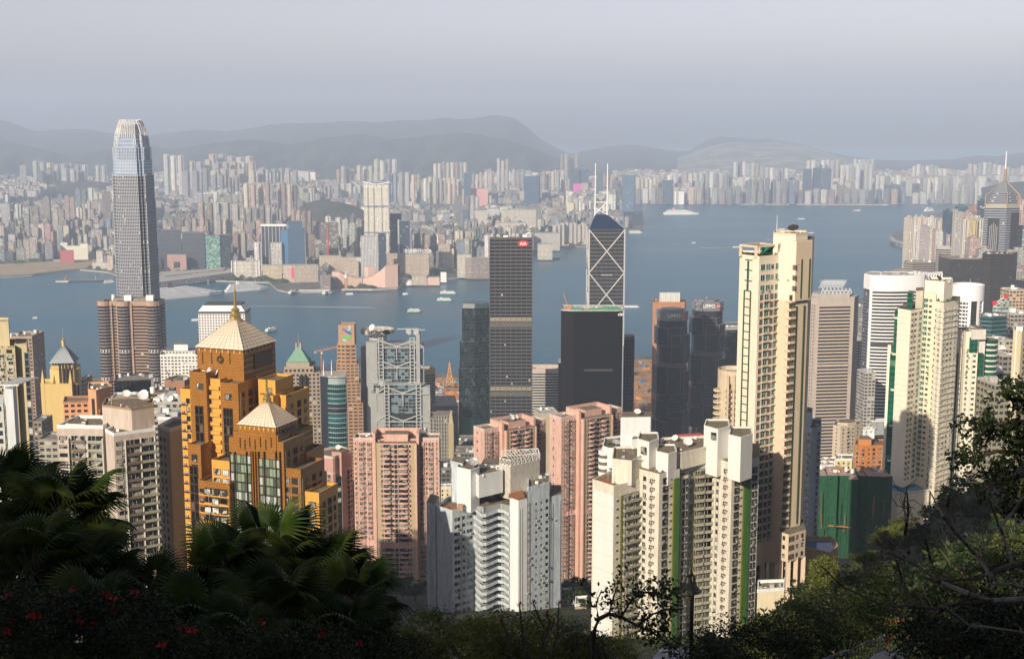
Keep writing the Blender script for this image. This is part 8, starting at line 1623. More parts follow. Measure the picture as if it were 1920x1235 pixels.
Bd = B("dome", "white space museum dome behind the swept hall", 763, 510, 3290, 3.5, cat="dome"); M = MB(); r = 18; M.lathe([(r*math.cos(a), r*.85*math.sin(a)) for a in [i*math.pi/16 for i in range(8)]]+[(.01, r*.85)], 20, 0, (0, 12)); M.build("dome_shell", [m_cw], Bd.r, smooth=True)
far("pinkish low museum block right of the white dome", [(772, 0), (800, -3), (802, 20), (774, 22)], 517, 3290, [m_fb, m_roofl, m_cc], extra=lambda B_, p: B_.M.prism(B_.poly(bx(800, 824, 0, 18)), 0, B_.h(520), 2, 1)); far("white slab kiosk at the far promenade", bx(826, 837, -4, 9), 510, 3360, [m_cw, m_roofl])
Bd, pl = far("beige hotel with white rooftop lettering behind the white dome", [(745, 8), (757, -2), (804, 2), (804, 30), (747, 34)], 476, 3480, [m_fb, m_roofl, m_white]); text("roof_sign", "\u5efa\u8bbe\u94f6\u884cCCB", 13, m_white, Bd.r, (Bd.c(782, -1)[0], -1, Bd.H+7), (math.pi/2, 0, 0), .5, .3)
far("brown grey hotel beside the grey slab tower on the far shore", [(872, 0), (884, -6), (922, 0), (922, 30), (874, 32)], 484, 3440, [fac("brown_grey_hotel", (.30, .24, .21), (.1, .1, .1), (.15, .85), (.3, .8), bump=0), m_roofl, m_fw], extra=lambda B_, p: B_.M.prism(B_.poly(bx(857, 884, 20, 26)), 0, B_.h(478, 20), 2, 1)); far("brown block above the far promenade", bx(822, 844, 0, 24), 458, 3700, [m_fb, m_roofl]); far("dark low museum halls behind the brown hotel", [(855, 0), (905, -6), (915, 30), (860, 34)], 462, 3900, [m_nv, m_roof])
for i, (a, b_, py, Y, c, lb) in enumerate([(598, 640, 480, 3500, 0, "brownish low block row behind the waterfront hotel"), (640, 668, 483, 3450, 2, "pinkish flats beside the low block row"), (668, 684, 483, 3420, 1, "white flats behind the swept hall"), (655, 672, 490, 3400, 0, "beige flats behind the swept hall"), (724, 746, 476, 3560, 0, "brown flats left of the lettered hotel"), (700, 722, 492, 3440, 2, "grey pink block right behind the swept hall")]): far(lb, bx(a, b_, 0, 26), py, Y, [[m_fb, m_fw, f_ch[0]][c % 2 if c < 2 else 0], m_roofl])
# pier terminal, west waterfront sheds, arena
Bd = B("cruise_terminal", "long white cruise terminal on its pier behind the docked ships", 370, 520, 3350, 3.5); Bd.M.prism([(q.x-Bd.o.x, q.y-Bd.o.y) for q in (G(294, 543), G(392, 530), G(432, 524), G(446, 514), G(300, 522))], 0, 15, 0, 1, bay=8, fl=5); Bd.M.prism([(q.x-Bd.o.x, q.y-Bd.o.y) for q in (G(310, 533), G(420, 520), G(425, 516), G(312, 526))], 15, 19, 0, 1, bay=8, fl=4); Bd.fin([m_fw, m_roofl])
far("white ferry pier hall on the far shore", bx(560, 618, 0, 10), 543.5, 3160, [m_fw, m_cw]); far("low white promenade colonnade under the hall", [(642, -6), (700, -10), (745, 20), (745, 26), (700, -2), (642, 4)], 541, 3190, [m_fw, m_roofl])
far("white U-shaped block at the sandy waterfront", bx(113, 126, 0, 18), 455, 3950, [plain("yellow_white_wall", (.60, .58, .48)), m_roofl], extra=lambda B_, p: (B_.M.prism(B_.poly(bx(126, 150, 0, 18)), 0, B_.h(461), 0, 1), B_.M.prism(B_.poly(bx(150, 164, 0, 30)), 0, B_.h(457), 0, 1)))
far("red roofed shed at the sandy waterfront", bx(112, 138, 0, 24), 470, 3850, [plain("dull_red_wall", (.34, .08, .08)), m_roof]); far("low grey long shed on the sandy waterfront", bx(50, 118, 0, 30), 487, 3900, [plain("grey_shed", (.30, .30, .31)), m_roof]); far("white stepped block at the end of the sandy waterfront", bx(180, 192, 0, 20), 471, 3700, [m_fw, m_roofl], extra=lambda B_, p: B_.M.prism(B_.poly(bx(172, 204, -8, 20)), 0, B_.h(492), 0, 1))
far("long low pink and yellow decorated shed far behind the city", bx(867, 915, 0, 50), 354, 6700, [plain("pink_yellow_shed", (.62, .32, .30)), m_roofl], extra=lambda B_, p: B_.M.prism(B_.poly(bx(868, 915, -3, 3)), 0, B_.h(362), 0, 1)); far("magenta wrapped block far behind the city", bx(1075, 1090, 0, 50), 345, 6900, [plain("magenta_wrap", (.62, .10, .42)), m_roof]); far("brown block beside the magenta wrapped block", bx(1090, 1103, 0, 50), 343, 6900, [m_fb, m_roof]); far("wide blue grey glass block far behind the city", bx(983, 1011, 0, 70), 331, 6800, [m_fbl, m_roof]); far("dark slab tower far behind the city", bx(1068, 1104, 60, 80), 320, 7050, [m_nv, m_roof]); far("white boxy hangar on the old runway shore", bx(1265, 1283, 0, 60), 359, 6920, [m_white, m_roofl])
far("tall blue ribbed harbour tower at the tip of the far peninsula", [(1166, 0), (1190, -8), (1192, 30), (1166, 34)], 329, 5450, [fac("blue_ribs", (.20, .28, .38), (.04, .08, .14), (.2, .9), (0, 1), curtain=.02, bump=0), m_roof, m_nv], name="harbour_tower", extra=lambda B_, p: B_.M.prism(B_.poly([(1170, -40), (1206, -30), (1206, 40), (1172, 50)]), 0, B_.h(396), 2, 1))
rp = random.Random(8)
for i in range(9): far(f"{ORD[i]} white apartment slab from the left in the row right of the grey slab tower", bx(1036+i*7.6, 1042.8+i*7.6, rp.uniform(-6, 10), 30), 419+rp.uniform(-3, 3), 4450+i*12, [m_fw, m_roofl], name="apartment_slab", group="white apartment slabs right of the grey slab tower")
for a, b_, py, Y, lb in ((929, 986, 418, 4300, "long white podium block above the far quay"), (940, 1005, 394, 4500, "grey white slab pair above the far quay"), (890, 914, 395, 4550, "white balconied slab left of the long podium"), (1008, 1036, 458, 3950, "low white quay sheds")): far(lb, bx(a, b_, 0, 40), py, Y, [m_fw, m_roofl])
for a, b_, py, Y, lb in ((846, 925, 441, 4300, "long low arched station roof"), (1002, 1050, 438, 4250, "flyover deck above the far quay")): far(lb, bx(a, b_, 0, 60), py, Y, [m_roofl, m_roofl])
# elevated road along the bay on the right
M = MB(); path = [G(*p, 14) for p in ((1671, 445), (1677, 452), (1700, 458), (1728, 465), (1752, 471), (1775, 481))]
for p, q in zip(path, path[1:]):
    M.bar(p, q, 16, 2.5); 
    for f in (.15, .5, .85): s_ = p.lerp(q, f); M.box(s_.x, s_.y-6, -1, 3, 3, 13.5, 0)
o = M.build("elevated_road", [m_roofl]); tag(o, "curved elevated road on piers along the edge of the bay", "road")
M = MB(); path = [G(*p, 10) for p in ((1150, 372.5), (1300, 370.5), (1450, 369.5), (1600, 368.5), (1760, 367), (1900, 366))]
for p, q in zip(path, path[1:]): M.bar(p, q, 20, 3); [M.box(*p.lerp(q, f)[:2], -1, 5, 5, 10, 0) for f in (.1, .3, .5, .7, .9)]
tag(M.build("causeway_bridge", [m_roofl]), "long low bridge in front of the far towers across the bay", "bridge")
# ---- boats
m_hull = plain("white_hull", (.82, .82, .80), .4, st=(.95, 1.02)); m_dkw = fac("ship_windows", (.80, .80, .78), (.24, .26, .28), (.05, .95), (.25, .75), curtain=0, bump=0); m_grn = plain("ferry_green", (.05, .20, .12), .5); m_rust = plain("rust_red_hull", (.24, .07, .04), .6); m_foam = plain("wake_foam", (.55, .60, .62), .8, st=(.6, 1.1), scale=.5)
def hull(L, W, H, bow=.22, mi=0, M=None, z0=-.5, fl=1.0):
    M = M or MB(); h = W/2; pl = [(-L/2, -h*.85), (L*(.5-bow), -h), (L*.46, -h*.4), (L/2, 0), (L*.46, h*.4), (L*(.5-bow), h), (-L/2, h*.85)]; M.prism([(x*.97, y*.85) for x, y in pl], z0, H, mi, 1, bay=0, top_poly=pl); return M
def boat(name, label, px, py, L, rz, decks, mats=None, W=None, H=None, cat="boat", group=None, masts=(), funnel=None, wake=0):
    p = G(px, py, 0); W = W or L*.22; H = H or max(1.2, L*.035); o = empty(name, p, rz, label, cat, group); mats = mats or [m_hull, m_hull]
    hull(L, W, H).build("hull", mats, o); M = MB(); z = H; f = .84; x0 = -.04*L
    for i in range(decks): l = L*f; M.box(x0-L*.02*i, 0, z, l, W*(.86-.06*i), 2.7, 0, 1, bay=2.2, fl=2.7); z += 2.7; f -= .11 if decks < 5 else .075
    if decks: M.build("superstructure", [m_dkw, m_hull], o)
    if funnel: M = MB(); M.prism(rect(-L*.2, 0, L*.07, W*.3), z-.2, z+L*.06, 0, 0, bay=0, top_poly=rect(-L*.215, 0, L*.05, W*.24)); M.build("funnel", [funnel], o)
    for x in masts or (L*.2,): M = MB(); M.bar((x, 0, z-1.5), (x, 0, z+max(3, L*.06)), max(.25, L*.004)); M.build("mast", [m_hull], o)
    if wake:
        q = Matrix.Rotation(rz, 4, 'Z') @ Vector((-1, 0, 0)); M = MB(); n = 12
        for i in range(n):
            a, b_ = L*.45+wake*i/n, L*.45+wake*(i+1)/n; wa, wb = W*(.5+1.0*i/n), W*(.5+1.0*(i+1)/n); M.face([(-a, -wa, .06), (-a, wa, .06), (-b_, wb*(.95 if i < n-1 else .1), .06), (-b_, -wb*(.95 if i < n-1 else .1), .06)][::1])
        w2 = M.build("wake", [m_foam], None, p, rz); tag(w2, f"white foam trail behind the {label.split(',')[0]}"[:90], kind='stuff')
    return o
boat("cruise_ship", "huge white cruise ship with tiered decks docked at the pier, left", 349, 557, 200, .72, 7, W=27, H=8, cat="ship", masts=(60,), funnel=plain("dark_funnel", (.10, .04, .08)))
boat("cruise_ship", "smaller white cruise ship with swept bow docked at the pier, right", 463, 545, 118, .66, 5, W=17, H=6, cat="ship", funnel=m_hull)
boat("cruise_ship", "white liner with a long low hull moored alone in the open bay", 1277, 402, 175, .02, 5, W=25, H=8, cat="ship", funnel=plain("pink_funnel", (.6, .25, .3)), masts=(40, -50)); boat("cruise_ship", "white ship by the far right shore of the bay", 1743, 396, 66, .5, 4, W=17, H=6, cat="ship", funnel=m_hull)
gf = "green and white harbour ferries"
for px, py, L, rz, lb in ((841, 552, 46, .02, "long green and white ferry, upper of the two crossing near the far promenade"), (834, 565, 40, .0, "shorter green and white ferry just below the long one"), (777, 586, 34, .25, "green and white ferry alone in mid harbour"), (509, 622, 30, .95, "small white ferry turning right of the gold tower spire"), (549, 551, 34, 1.2, "green and white ferry berthed at the far pier, left one"), (610, 552, 34, 1.45, "green and white ferry berthed at the far pier, right one")):
    boat("ferry", lb, px, py, L, rz, 2, [m_grn, m_roofl], W=9, H=2.6, cat="ferry", group=gf, funnel=m_hull)
for px, py, L, rz, dk_, lb, wk in ((438, 573, 16, math.pi-.1, 1, "small speedboat with a long wake near the docked ships", 330), (1184, 576, 40, 0, 1, "white passenger boat passing right of the braced tower", 60), (1192, 437, 62, .1, 3, "white boat beside the tall blue harbour tower", 0), (1301, 456, 18, .4, 1, "tiny launch with a wake in the open bay", 90), (1607, 396, 46, .1, 2, "orange tinted coaster in the far bay", 0), (1503, 411, 34, 0, 1, "tiny white boat in the far bay", 0), (1383, 464, 36, .1, 1, "white barge left of the cream tower roof", 120), (1466, 430, 34, .05, 1, "small white boat behind the cream tower's dish", 0),
        (66, 598, 12, .1, 1, "tiny dark boat on the left of the harbour", 0), (366, 601, 16, .2, 1, "tiny boat left of the porthole tower", 0), (1374, 606, 60, .3, 0, "rust coloured barge at the tip of the landing behind the cream tower", 0), (760, 552, 14, .1, 1, "tiny launch below the swept hall", 0), (656, 552, 20, .1, 1, "small launch by the promenade under the clock tower", 0), (205, 530, 30, .6, 2, "white boat peeping out left of the tallest tower", 0), (1660, 385, 30, 0, 1, "tiny white boat at the end of the runway strip", 0), (1210, 300+79, 40, 0, 1, "tiny boat beyond the runway strip", 0)):
    boat("boat", lb, px, py, L, rz, dk_, [m_rust, m_roofl] if "rust" in lb or "orange" in lb else [m_dframe, m_roofl] if "dark" in lb else None, wake=wk)
for px, py, L, lb in ((1040, 486, 34, "dark wooden work boat alone in mid harbour"), (1026, 466, 46, "pale barge with a small crane near the far quay"), (1078, 461, 60, "rusty crane barge at the far quay"), (1064, 462, 40, "dark barge moored beside the rusty crane barge"), (158, 527, 150, "long dark barge moored off the sandy waterfront"), (118, 531, 40, "yellow work barge at the end of the long dark barge"), (1100, 460, 40, "red work barge at the right end of the far quay")):
    o = boat("barge", lb, px, py, L, .08, 1 if L < 60 else 0, [m_rust if "r" == lb[0] else m_dframe if "dark" in lb else plain("barge_tan", (.4, .33, .22)), m_roof], W=L*.25, H=3, cat="barge", group="work barges")
    if "crane" in lb or "yellow" in lb: M = MB(); M.bar((0, 0, 2), (L*.3, 0, L*.55), 1.2); M.build("crane_boom", [m_cro], o)
# ================================================================ trees, palms and the lookout foreground
def leafmat(name, c1, c2, c3, sc_=.6, tr=.25):
    m, t, b = _mat(name); g = N(t, "ShaderNodeNewGeometry"); nz = N(t, "ShaderNodeTexNoise"); nz.inputs["Scale"].default_value = sc_; nz.inputs["Detail"].default_value = 3; t.links.new(g.outputs["Position"], nz.inputs["Vector"])
    cr = N(t, "ShaderNodeValToRGB"); cr.color_ramp.elements.new(.5)
    for e, p, c in zip(cr.color_ramp.elements, (.32, .5, .68), (c1, c2, c3)): e.position = p; e.color = (*c, 1)
    t.links.new(nz.outputs[0], cr.inputs[0]); oi = N(t, "ShaderNodeObjectInfo"); c = vmul(t, cr.outputs[0], mth(t, 'MULTIPLY_ADD', oi.outputs["Random"], .7, .65))
    t.links.new(c, b.inputs["Base Color"]); b.inputs["Roughness"].default_value = .55; b.inputs["Specular IOR Level"].default_value = .3
    tl = N(t, "ShaderNodeBsdfTranslucent"); t.links.new(c, tl.inputs[0]); mx = N(t, "ShaderNodeMixShader"); mx.inputs[0].default_value = tr; t.links.new(b.outputs[0], mx.inputs[1]); t.links.new(tl.outputs[0], mx.inputs[2]); t.links.new(mx.outputs[0], t.nodes["Material Output"].inputs[0]); return m
m_lf = [leafmat("leaves_dark", (.014, .028, .006), (.026, .047, .009), (.055, .075, .014)), leafmat("leaves_olive", (.035, .045, .010), (.06, .07, .016), (.10, .10, .025)), leafmat("leaves_yellow_green", (.07, .09, .012), (.12, .14, .02), (.17, .18, .03))]
m_lfd = leafmat("leaves_deep", (.008, .016, .004), (.014, .026, .006), (.026, .042, .01)); m_palm = leafmat("palm_fronds", (.013, .030, .004), (.027, .055, .007), (.085, .105, .012), .9, .3)
m_bark = plain("bark", (.075, .06, .045), .9, st=(.6, 1.3), scale=1.5); m_barkg = plain("pale_bark", (.20, .18, .15), .9, st=(.6, 1.3), scale=1.5); m_flo = plain("coral_flower", (.45, .015, .012), .6)
def leaf(M, c, s_, rr, mi=0, flat=.6):
    d = Vector((rr.uniform(-1, 1), rr.uniform(-1, 1), rr.uniform(-flat, flat))).normalized()*s_; e = d.cross(Vector((rr.uniform(-1, 1), rr.uniform(-1, 1), rr.uniform(-1, 1)))).normalized()*s_*.5
    M.face([c-d, c-e, c+d, c+e], mi)
def crown_mesh(seed, n, ls, clumps, zs=.75, spread=.34):
    rr = random.Random(seed); M = MB(); cs = []
    while len(cs) < clumps:
        v = Vector((rr.uniform(-1, 1), rr.uniform(-1, 1), rr.uniform(-.55, 1)))
        if .35 < v.length < .95: cs.append((v, rr.uniform(.55, 1.2)*spread))
    for i in range(n):
        v, r = cs[i % clumps]; q = Vector((rr.gauss(0, .5), rr.gauss(0, .5), rr.gauss(0, .38)))
        if q.length > 1.15: q *= 1.1/q.length
        c = v+q*r; c.z *= zs; leaf(M, c, ls*rr.uniform(.6, 1.3), rr)
    return M
def trunk_mesh(seed, h=1.0):
    rr = random.Random(seed); M = MB(); M.tube([(0, 0, -1.4), (.02, .03, -.8), (-.03, 0, -.3), (0, 0, .1)], [.085, .07, .055, .03], 6)
    for i in range(5): a = 6.28*i/5+rr.uniform(-.4, .4); M.tube([(0, 0, -.7+.12*i), (.3*math.cos(a), .3*math.sin(a), -.3+.1*i), (.62*math.cos(a), .62*math.sin(a), .05+.12*i)], [.045, .03, .012], 5)
    return M
CM = {k: [crown_mesh(s_*7+1, n, ls, cl).mesh("crown", [m]) for s_, m in enumerate(m_lf+[m_lf[0]])] for k, (n, ls, cl) in {'far': (1500, .085, 24), 'near': (7000, .036, 46)}.items()}
TM = [trunk_mesh(i).mesh("trunk", [m_bark]) for i in range(3)]
def tree(x, y, z, r, kind, v, label, group, nm="broadleaf_tree"):
    o = empty(nm, (x, y, z), rt.uniform(0, 6.28), label, "tree", group); o.scale = (r, r, r*rt.uniform(.85, 1.15)); link("crown", CM[kind][v], o, (0, 0, 1.15)); link("trunk", TM[v % 3], o, (0, 0, 1.15)); return o
rt = random.Random(3)
ZN = [(1400, "low on the right hillside"), (1560, "on the hillside below the netted building"), (1700, "on the hillside below the pool deck"), (1820, "on the upper right hillside"), (9999, "at the right edge of the hillside")]
KD = ["dark green bushy tree", "olive brown tree", "yellow green feathery tree", "dense dark tree"]
DS = [(70, "close to the viewer"), (130, "a little way down"), (220, "half way out"), (999, "out at the ridge")]
cn = {}
tries = 0; placed = []
def spot(px, Y):
    z = ZP(lerp(RIDGE, px), Y); 
    for _ in range(6): x = XP(px, Y, z); z = hz(x, Y)
    return x, z
while len(placed) < 125 and tries < 5000:
    tries += 1; Y = 38+rt.random()**.8*300; px = rt.uniform(1330, 2010); x, z = spot(px, Y)
    r = rt.uniform(2.2, 4.2) if Y > 120 else rt.uniform(1.5, 2.6)
    if any((x-a)**2+(Y-b_)**2 < (.75*(r+c))**2 for a, b_, c in placed): continue
    tp = PX(x, Y, z+2.0*r)[1]
    if tp < lerp(RIDGE, px)-8: continue
    if Y < 60 and px < 1500: continue
    placed.append((x, Y, r)); v = rt.choices([0, 1, 2, 3], [6, 3, 1.6, 3])[0]
    if 1540 < px < 1700 and Y > 230: v = rt.choice([2, 2, 1])  # brighter leaves put a sunlit patch into the crown colour
    zn = next(t_ for l, t_ in ZN if px < l); dn = next(t_ for l, t_ in DS if Y < l); k = (v, zn, dn); cn[k] = cn.get(k, 0)+1; i_ = cn[k]
    tree(x, Y, z-.2, r, 'near' if Y < 110 else 'far', v, f"{KD[v]} {dn} {zn}", f"{KD[v]}s {dn} {zn}")
# trees between the towers
zones = [(1050, 1112, 480, 640, 14, "between the zigzag and saw-tooth towers"), (1425, 1500, 395, 440, 10, "at the foot of the tall cream tower"), (1615, 1672, 1050, 1330, 16, "in the park below the white curved tower"), (1510, 1562, 700, 1300, 12, "behind the netted building"), (590, 700, 600, 1000, 10, "between the pink towers"), (820, 850, 760, 1000, 8, "left of the zigzag tower"), (1230, 1330, 1050, 1200, 8, "below the faceted towers"), (780, 1110, 120, 330, 14, "on the slope below the centre towers"), (0, 780, 90, 330, 10, "on the slope behind the palms"), (1120, 1420, 110, 340, 12, "on the slope below the saw-tooth tower"), (780, 1110, 330, 470, 26, "around the foot of the zigzag tower"), (560, 800, 330, 660, 20, "below the straight-on salmon tower"), (1740, 1930, 420, 760, 10, "behind the right hillside ridge")]
for a, b_, y0, y1, n, wd in zones:
    for i in range(n):
        px, Y = rt.uniform(a, b_), rt.uniform(y0, y1); x = XP(px, Y, hz(0, Y)); z = zg(x, Y); x = XP(px, Y, z); z = zg(x, Y); r = rt.uniform(3, 5) if Y > 350 else rt.uniform(2.5, 3.6); v = rt.choice([0, 0, 1, 3])
        tree(x, Y, z-.3, r, 'far', v, f"{KD[v]} {wd}", f"{KD[v]}s {wd}")
# undergrowth covering the slope
M = MB(); rr = random.Random(17)
for i in range(36000):
    px = rr.uniform(-40, 1990); Y = 30+rr.random()**1.3*450; x = XP(px, Y, hz(0, Y)); z = hz(x, Y)
    leaf(M, Vector((x, Y, z+rr.uniform(0, 1.3))), (.25+Y*.0022)*rr.uniform(.6, 1.2), rr, rr.choice([0, 0, 0, 1]))
tag(M.build("undergrowth", [m_lfd, m_lf[1]]), "dark undergrowth covering the steep slope", kind='stuff')
# ---- fan palms
def frond_mesh(seed):
    rr = random.Random(seed); M = MB(); n = 38; R_ = 1.0; pet = 1.05
    M.tube([(0, 0, 0), (.5*pet, 0, .10), (pet, 0, .08)], [.028, .018, .012], 5, 1); fold = .28
    def pt(a, r, k=0): 
        dr = -.10*r*r-(.62*(max(0, r-.62))**1.5)*(1+rr.random()*.5); return Vector((pet+r*math.cos(a)*.95, r*math.sin(a)*.9, .08+dr-abs(math.sin(a))*fold*r*.6+k))
    for i in range(n):
        a0 = -2.55+5.1*i/n; a1 = a0+5.1/n; am = (a0+a1)/2; L = R_*(.82+.18*math.cos(am*.6))*rr.uniform(.93, 1.05); h = .035; rj_ = .5*L
        p0 = Vector((pet, 0, .08)); A, Mi, C = pt(a0, rj_), pt(am, rj_, h), pt(a1, rj_); M.face([p0, A, Mi]); M.face([p0, Mi, C])
        b0, b1, bm = pt(a0+.022, rj_*1.45), pt(a1-.022, rj_*1.45), pt(am, rj_*1.45, h*.6); t_ = pt(am, L); t_.z -= .10*rr.random()
        M.face([A, b0, bm, Mi]); M.face([Mi, bm, b1, C]); M.face([b0, t_, bm]); M.face([bm, t_, b1])
    return M.mesh("frond", [m_palm, m_bark])
FR = [frond_mesh(i) for i in range(4)]
M = MB(); M.tube([(0, 0, -7), (.1, 0, -4), (0, .05, -1.5), (0, 0, .1)], [.19, .15, .13, .16], 9); [M.lathe([(.17, -6+.25*i), (.145, -5.8+.25*i)], 9, 0) for i in range(22)]; ptr = M.mesh("trunk", [m_bark])
def palm(px, py, Y, s_, label, seed, n=34):
    p = P(px, py, Y); o = empty("fan_palm", (p.x, p.y, p.z), 0, label, "palm tree", "fan palms in the left foreground"); o.scale = (s_, s_, s_); link("trunk", ptr, o); rr = random.Random(seed)
    for i in range(n):
        f = link("frond", FR[i % 4], o, (0, 0, rr.uniform(-.12, .12))); el = 1.15-2.25*(i/n)**.8+rr.uniform(-.12, .12); az = i*2.399+rr.uniform(-.2, .2); f.rotation_euler = (rr.uniform(-.35, .35), -el, az); q = rr.uniform(.85, 1.15); f.scale = (q, q, q)
for a in ((112, 975, 25, .78, "tall fan palm with sunlit top fronds at the left", 1, 46), (8, 950, 27, .74, "fan palm partly cut by the left edge", 2, 40), (60, 1070, 22, .66, "low dark fan palm at the left edge under the tall one", 3, 40), (165, 1080, 23, .62, "dark fan palm right below the tall sunlit one", 12), (268, 1135, 23, .68, "dark fan palm between the tall left palm and the middle palms", 4, 38),
          (505, 1062, 26, .80, "large fan palm in front of the gold tower", 5, 46), (425, 1085, 24, .66, "dark fan palm before the gold tower's left side", 6, 38), (610, 1085, 26, .70, "fan palm in front of the dusky pink tower", 7, 40), (660, 1130, 24, .60, "low fan palm in front of the straight-on salmon tower", 8), (365, 1190, 20, .60, "low dark fan palm at the bottom, left of the middle", 9),
          (520, 1170, 21, .66, "low dark fan palm under the large middle palm", 10, 40), (175, 1190, 19, .60, "low dark fan palm at the bottom left", 11), (640, 1205, 21, .58, "lowest fan palm beside the yellow green bush", 13), (450, 1215, 19, .5, "small dark fan palm at the bottom under the gold tower", 14)): palm(*a)
# ---- bushes with coral red flowers
def bush_mesh(seed, n, ls, fl, mat): 
    M = crown_mesh(seed, n, ls, 30, .7, .42); rr = random.Random(seed+5)
    for i in range(7): a = rr.uniform(0, 6.3); M.tube([(0, 0, -.9), (.3*math.cos(a), .3*math.sin(a), -.2), (.75*math.cos(a), .75*math.sin(a), .35)], [.025, .016, .006], 4, 1)
    return M.mesh("foliage", [mat, m_bark])
BM = [bush_mesh(31, 5000, .034, 0, m_lfd), bush_mesh(33, 5000, .034, 0, m_lf[1]), bush_mesh(35, 4500, .038, 0, m_lf[2])]
def flower_mesh():
    rr = random.Random(2); M = MB()
    for i in range(26): a = rr.uniform(0, 6.3); e = rr.uniform(-.5, 1.4); d = Vector((math.cos(a)*math.cos(e), math.sin(a)*math.cos(e), math.sin(e)))*rr.uniform(.6, 1); s_ = d.cross(Vector((.3, .2, 1))).normalized()*.14; M.face([Vector((0, 0, 0)), d*.6+s_, d, d*.6-s_])
    M.tube([(0, 0, -1.2), (0, 0, 0)], .06, 4, 1); return M.mesh("flower", [m_flo, m_bark])
FL = flower_mesh()
def bush(px, py, Y, r, v, label, group, fl=0):
    p = P(px, py, Y); o = empty("flowering_bush" if fl else "bush", p, rt.uniform(0, 6), label, "bush", group); o.scale = (r, r, r); link("foliage", BM[v], o)
    for i in range(fl): a = rt.uniform(0, 6.3); q = rt.uniform(.2, .9); f = link("flower", FL, o, (q*math.cos(a), q*math.sin(a), rt.uniform(.15, .75))); f.scale = (.075/r*1.0,)*3
for px, py, Y, r, v, fl, lb in ((815, 1189, 66, 2.03, 2, 2, "yellow green bush at the foot of the zigzag tower's left corner"), (880, 1209, 60, 2.03, 2, 4, "yellow green bush with a few red flowers below the zigzag balconies"), (955, 1204, 63, 2.16, 2, 4, "olive bush with red flowers below the zigzag tower's bright fin"), (1020, 1219, 60, 2.16, 2, 6, "olive bush with several red flowers between the zigzag and saw-tooth towers"), (1085, 1226, 60, 1.89, 1, 4, "dark bush with red flowers left of the bent branch"), (760, 1219, 60, 1.89, 1, 1, "dark bush right of the low palms"), (700, 1235, 20, .8, 0, 1, "dark bush at the bottom under the salmon tower"),
        (1150, 1236, 60, 1.62, 2, 2, "small olive bush under the bent branch"), (90, 1170, 15, .75, 0, 8, "dark bush dotted with red flowers at the bottom left"), (230, 1180, 15, .7, 0, 7, "dark bush dotted with red flowers below the tall left palm"), (15, 1190, 14, .7, 0, 6, "dark bush with red flowers in the bottom left corner"), (320, 1235, 14, .6, 0, 3, "dark bush at the bottom with some red flowers, third from the left"), (460, 1250, 15, .7, 0, 1, "dark bush at the bottom between the low palms"), (590, 1248, 15, .7, 0, 2, "dark bush at the bottom right of the low palms"),
        (1345, 1245, 26, 1.0, 0, 0, "dark grassy bush right of the street lamp"), (1430, 1225, 28, 1.2, 0, 0, "dark bush left of the railing"), (1500, 1190, 32, 1.3, 0, 0, "dark bush behind the railing"), (1590, 1160, 34, 1.3, 1, 0, "olive bush behind the railing's middle"), (1700, 1150, 30, 1.4, 0, 0, "dark bush behind the orange barrier"), (1800, 1170, 26, 1.5, 0, 0, "large dark bush under the bare branches"), (1900, 1130, 24, 1.5, 0, 0, "large dark bush at the right edge under the bare branches"), (1860, 1240, 20, 1.2, 0, 0, "dark bush in the bottom right corner"), (1770, 1245, 22, 1.0, 0, 0, "dark bush at the bottom right of the railing")):
    bush(px, py, Y, r, v, lb, "bushes along the lookout edge", fl)
# ---- bare branches on the right, leafy bent branch in the middle
def limb(M, pts, Y, r0, r1, mi=0, jy=.5, rr=None):
    n = len(pts); M.tube([P(px, py, Y+jy*math.sin(i*1.7)) for i, (px, py) in enumerate(pts)], [r0+(r1-r0)*i/(n-1) for i in range(n)], 6, mi)
def twigs(M, pts, Y, rr, n, L=26, leaves=0, ls=.06, r=.008, droop=0):
    for i in range(n):
        k = rr.randrange(len(pts)-1); f = rr.random(); px = pts[k][0]+(pts[k+1][0]-pts[k][0])*f; py = pts[k][1]+(pts[k+1][1]-pts[k][1])*f; a = rr.uniform(0, 6.28); l = L*rr.uniform(.4, 1.3); q = [(px, py), (px+l*.5*math.cos(a), py+l*.5*math.sin(a)-2), (px+l*math.cos(a+.4), py+l*math.sin(a+.4)-4+droop)]
        y = Y+rr.uniform(-.6, .6); M.tube([P(*q[0], Y), P(*q[1], (Y+y)/2), P(*q[2], y)], [r, r*.7, r*.35], 4, 0)
        for j in range(leaves): c = P(q[2][0]+rr.gauss(0, 7), q[2][1]+rr.gauss(0, 7), y+rr.uniform(-.3, .3)); leaf(M, c, ls*rr.uniform(.7, 1.2), rr, 1, 1)
rb_ = random.Random(9)
LB = [[(1990, 1140), (1920, 1123), (1861, 1126), (1816, 1112), (1761, 1090), (1721, 1060), (1665, 1034), (1621, 1016)], [(1990, 1040), (1920, 1055), (1875, 1067), (1853, 1075), (1835, 1084), (1769, 1088), (1724, 1082)], [(1861, 1082), (1828, 1038), (1783, 986), (1769, 968), (1743, 920)], [(1772, 972), (1776, 950), (1781, 924)], [(1990, 1110), (1920, 1101), (1894, 1095), (1848, 1093)],
      [(1861, 1126), (1798, 1130), (1754, 1141), (1713, 1134), (1658, 1136), (1577, 1097), (1540, 1060)], [(1769, 1137), (1816, 1171), (1860, 1176), (1990, 1195)], [(1713, 1134), (1690, 1080), (1680, 1050)], [(1900, 1058), (1880, 1000), (1860, 950), (1850, 930)], [(1761, 1090), (1745, 1050), (1735, 1010)], [(1940, 900), (1900, 960), (1860, 1000), (1830, 1040)], [(1704, 1035), (1697, 1001), (1703, 960), (1701, 924)], [(1700, 975), (1694, 950), (1697, 930)]]
o = empty("bare_tree", P(1990, 1230, 15), 0, "bare leafless tree spreading grey branches across the dark right corner", "tree"); base = Vector(o.location)
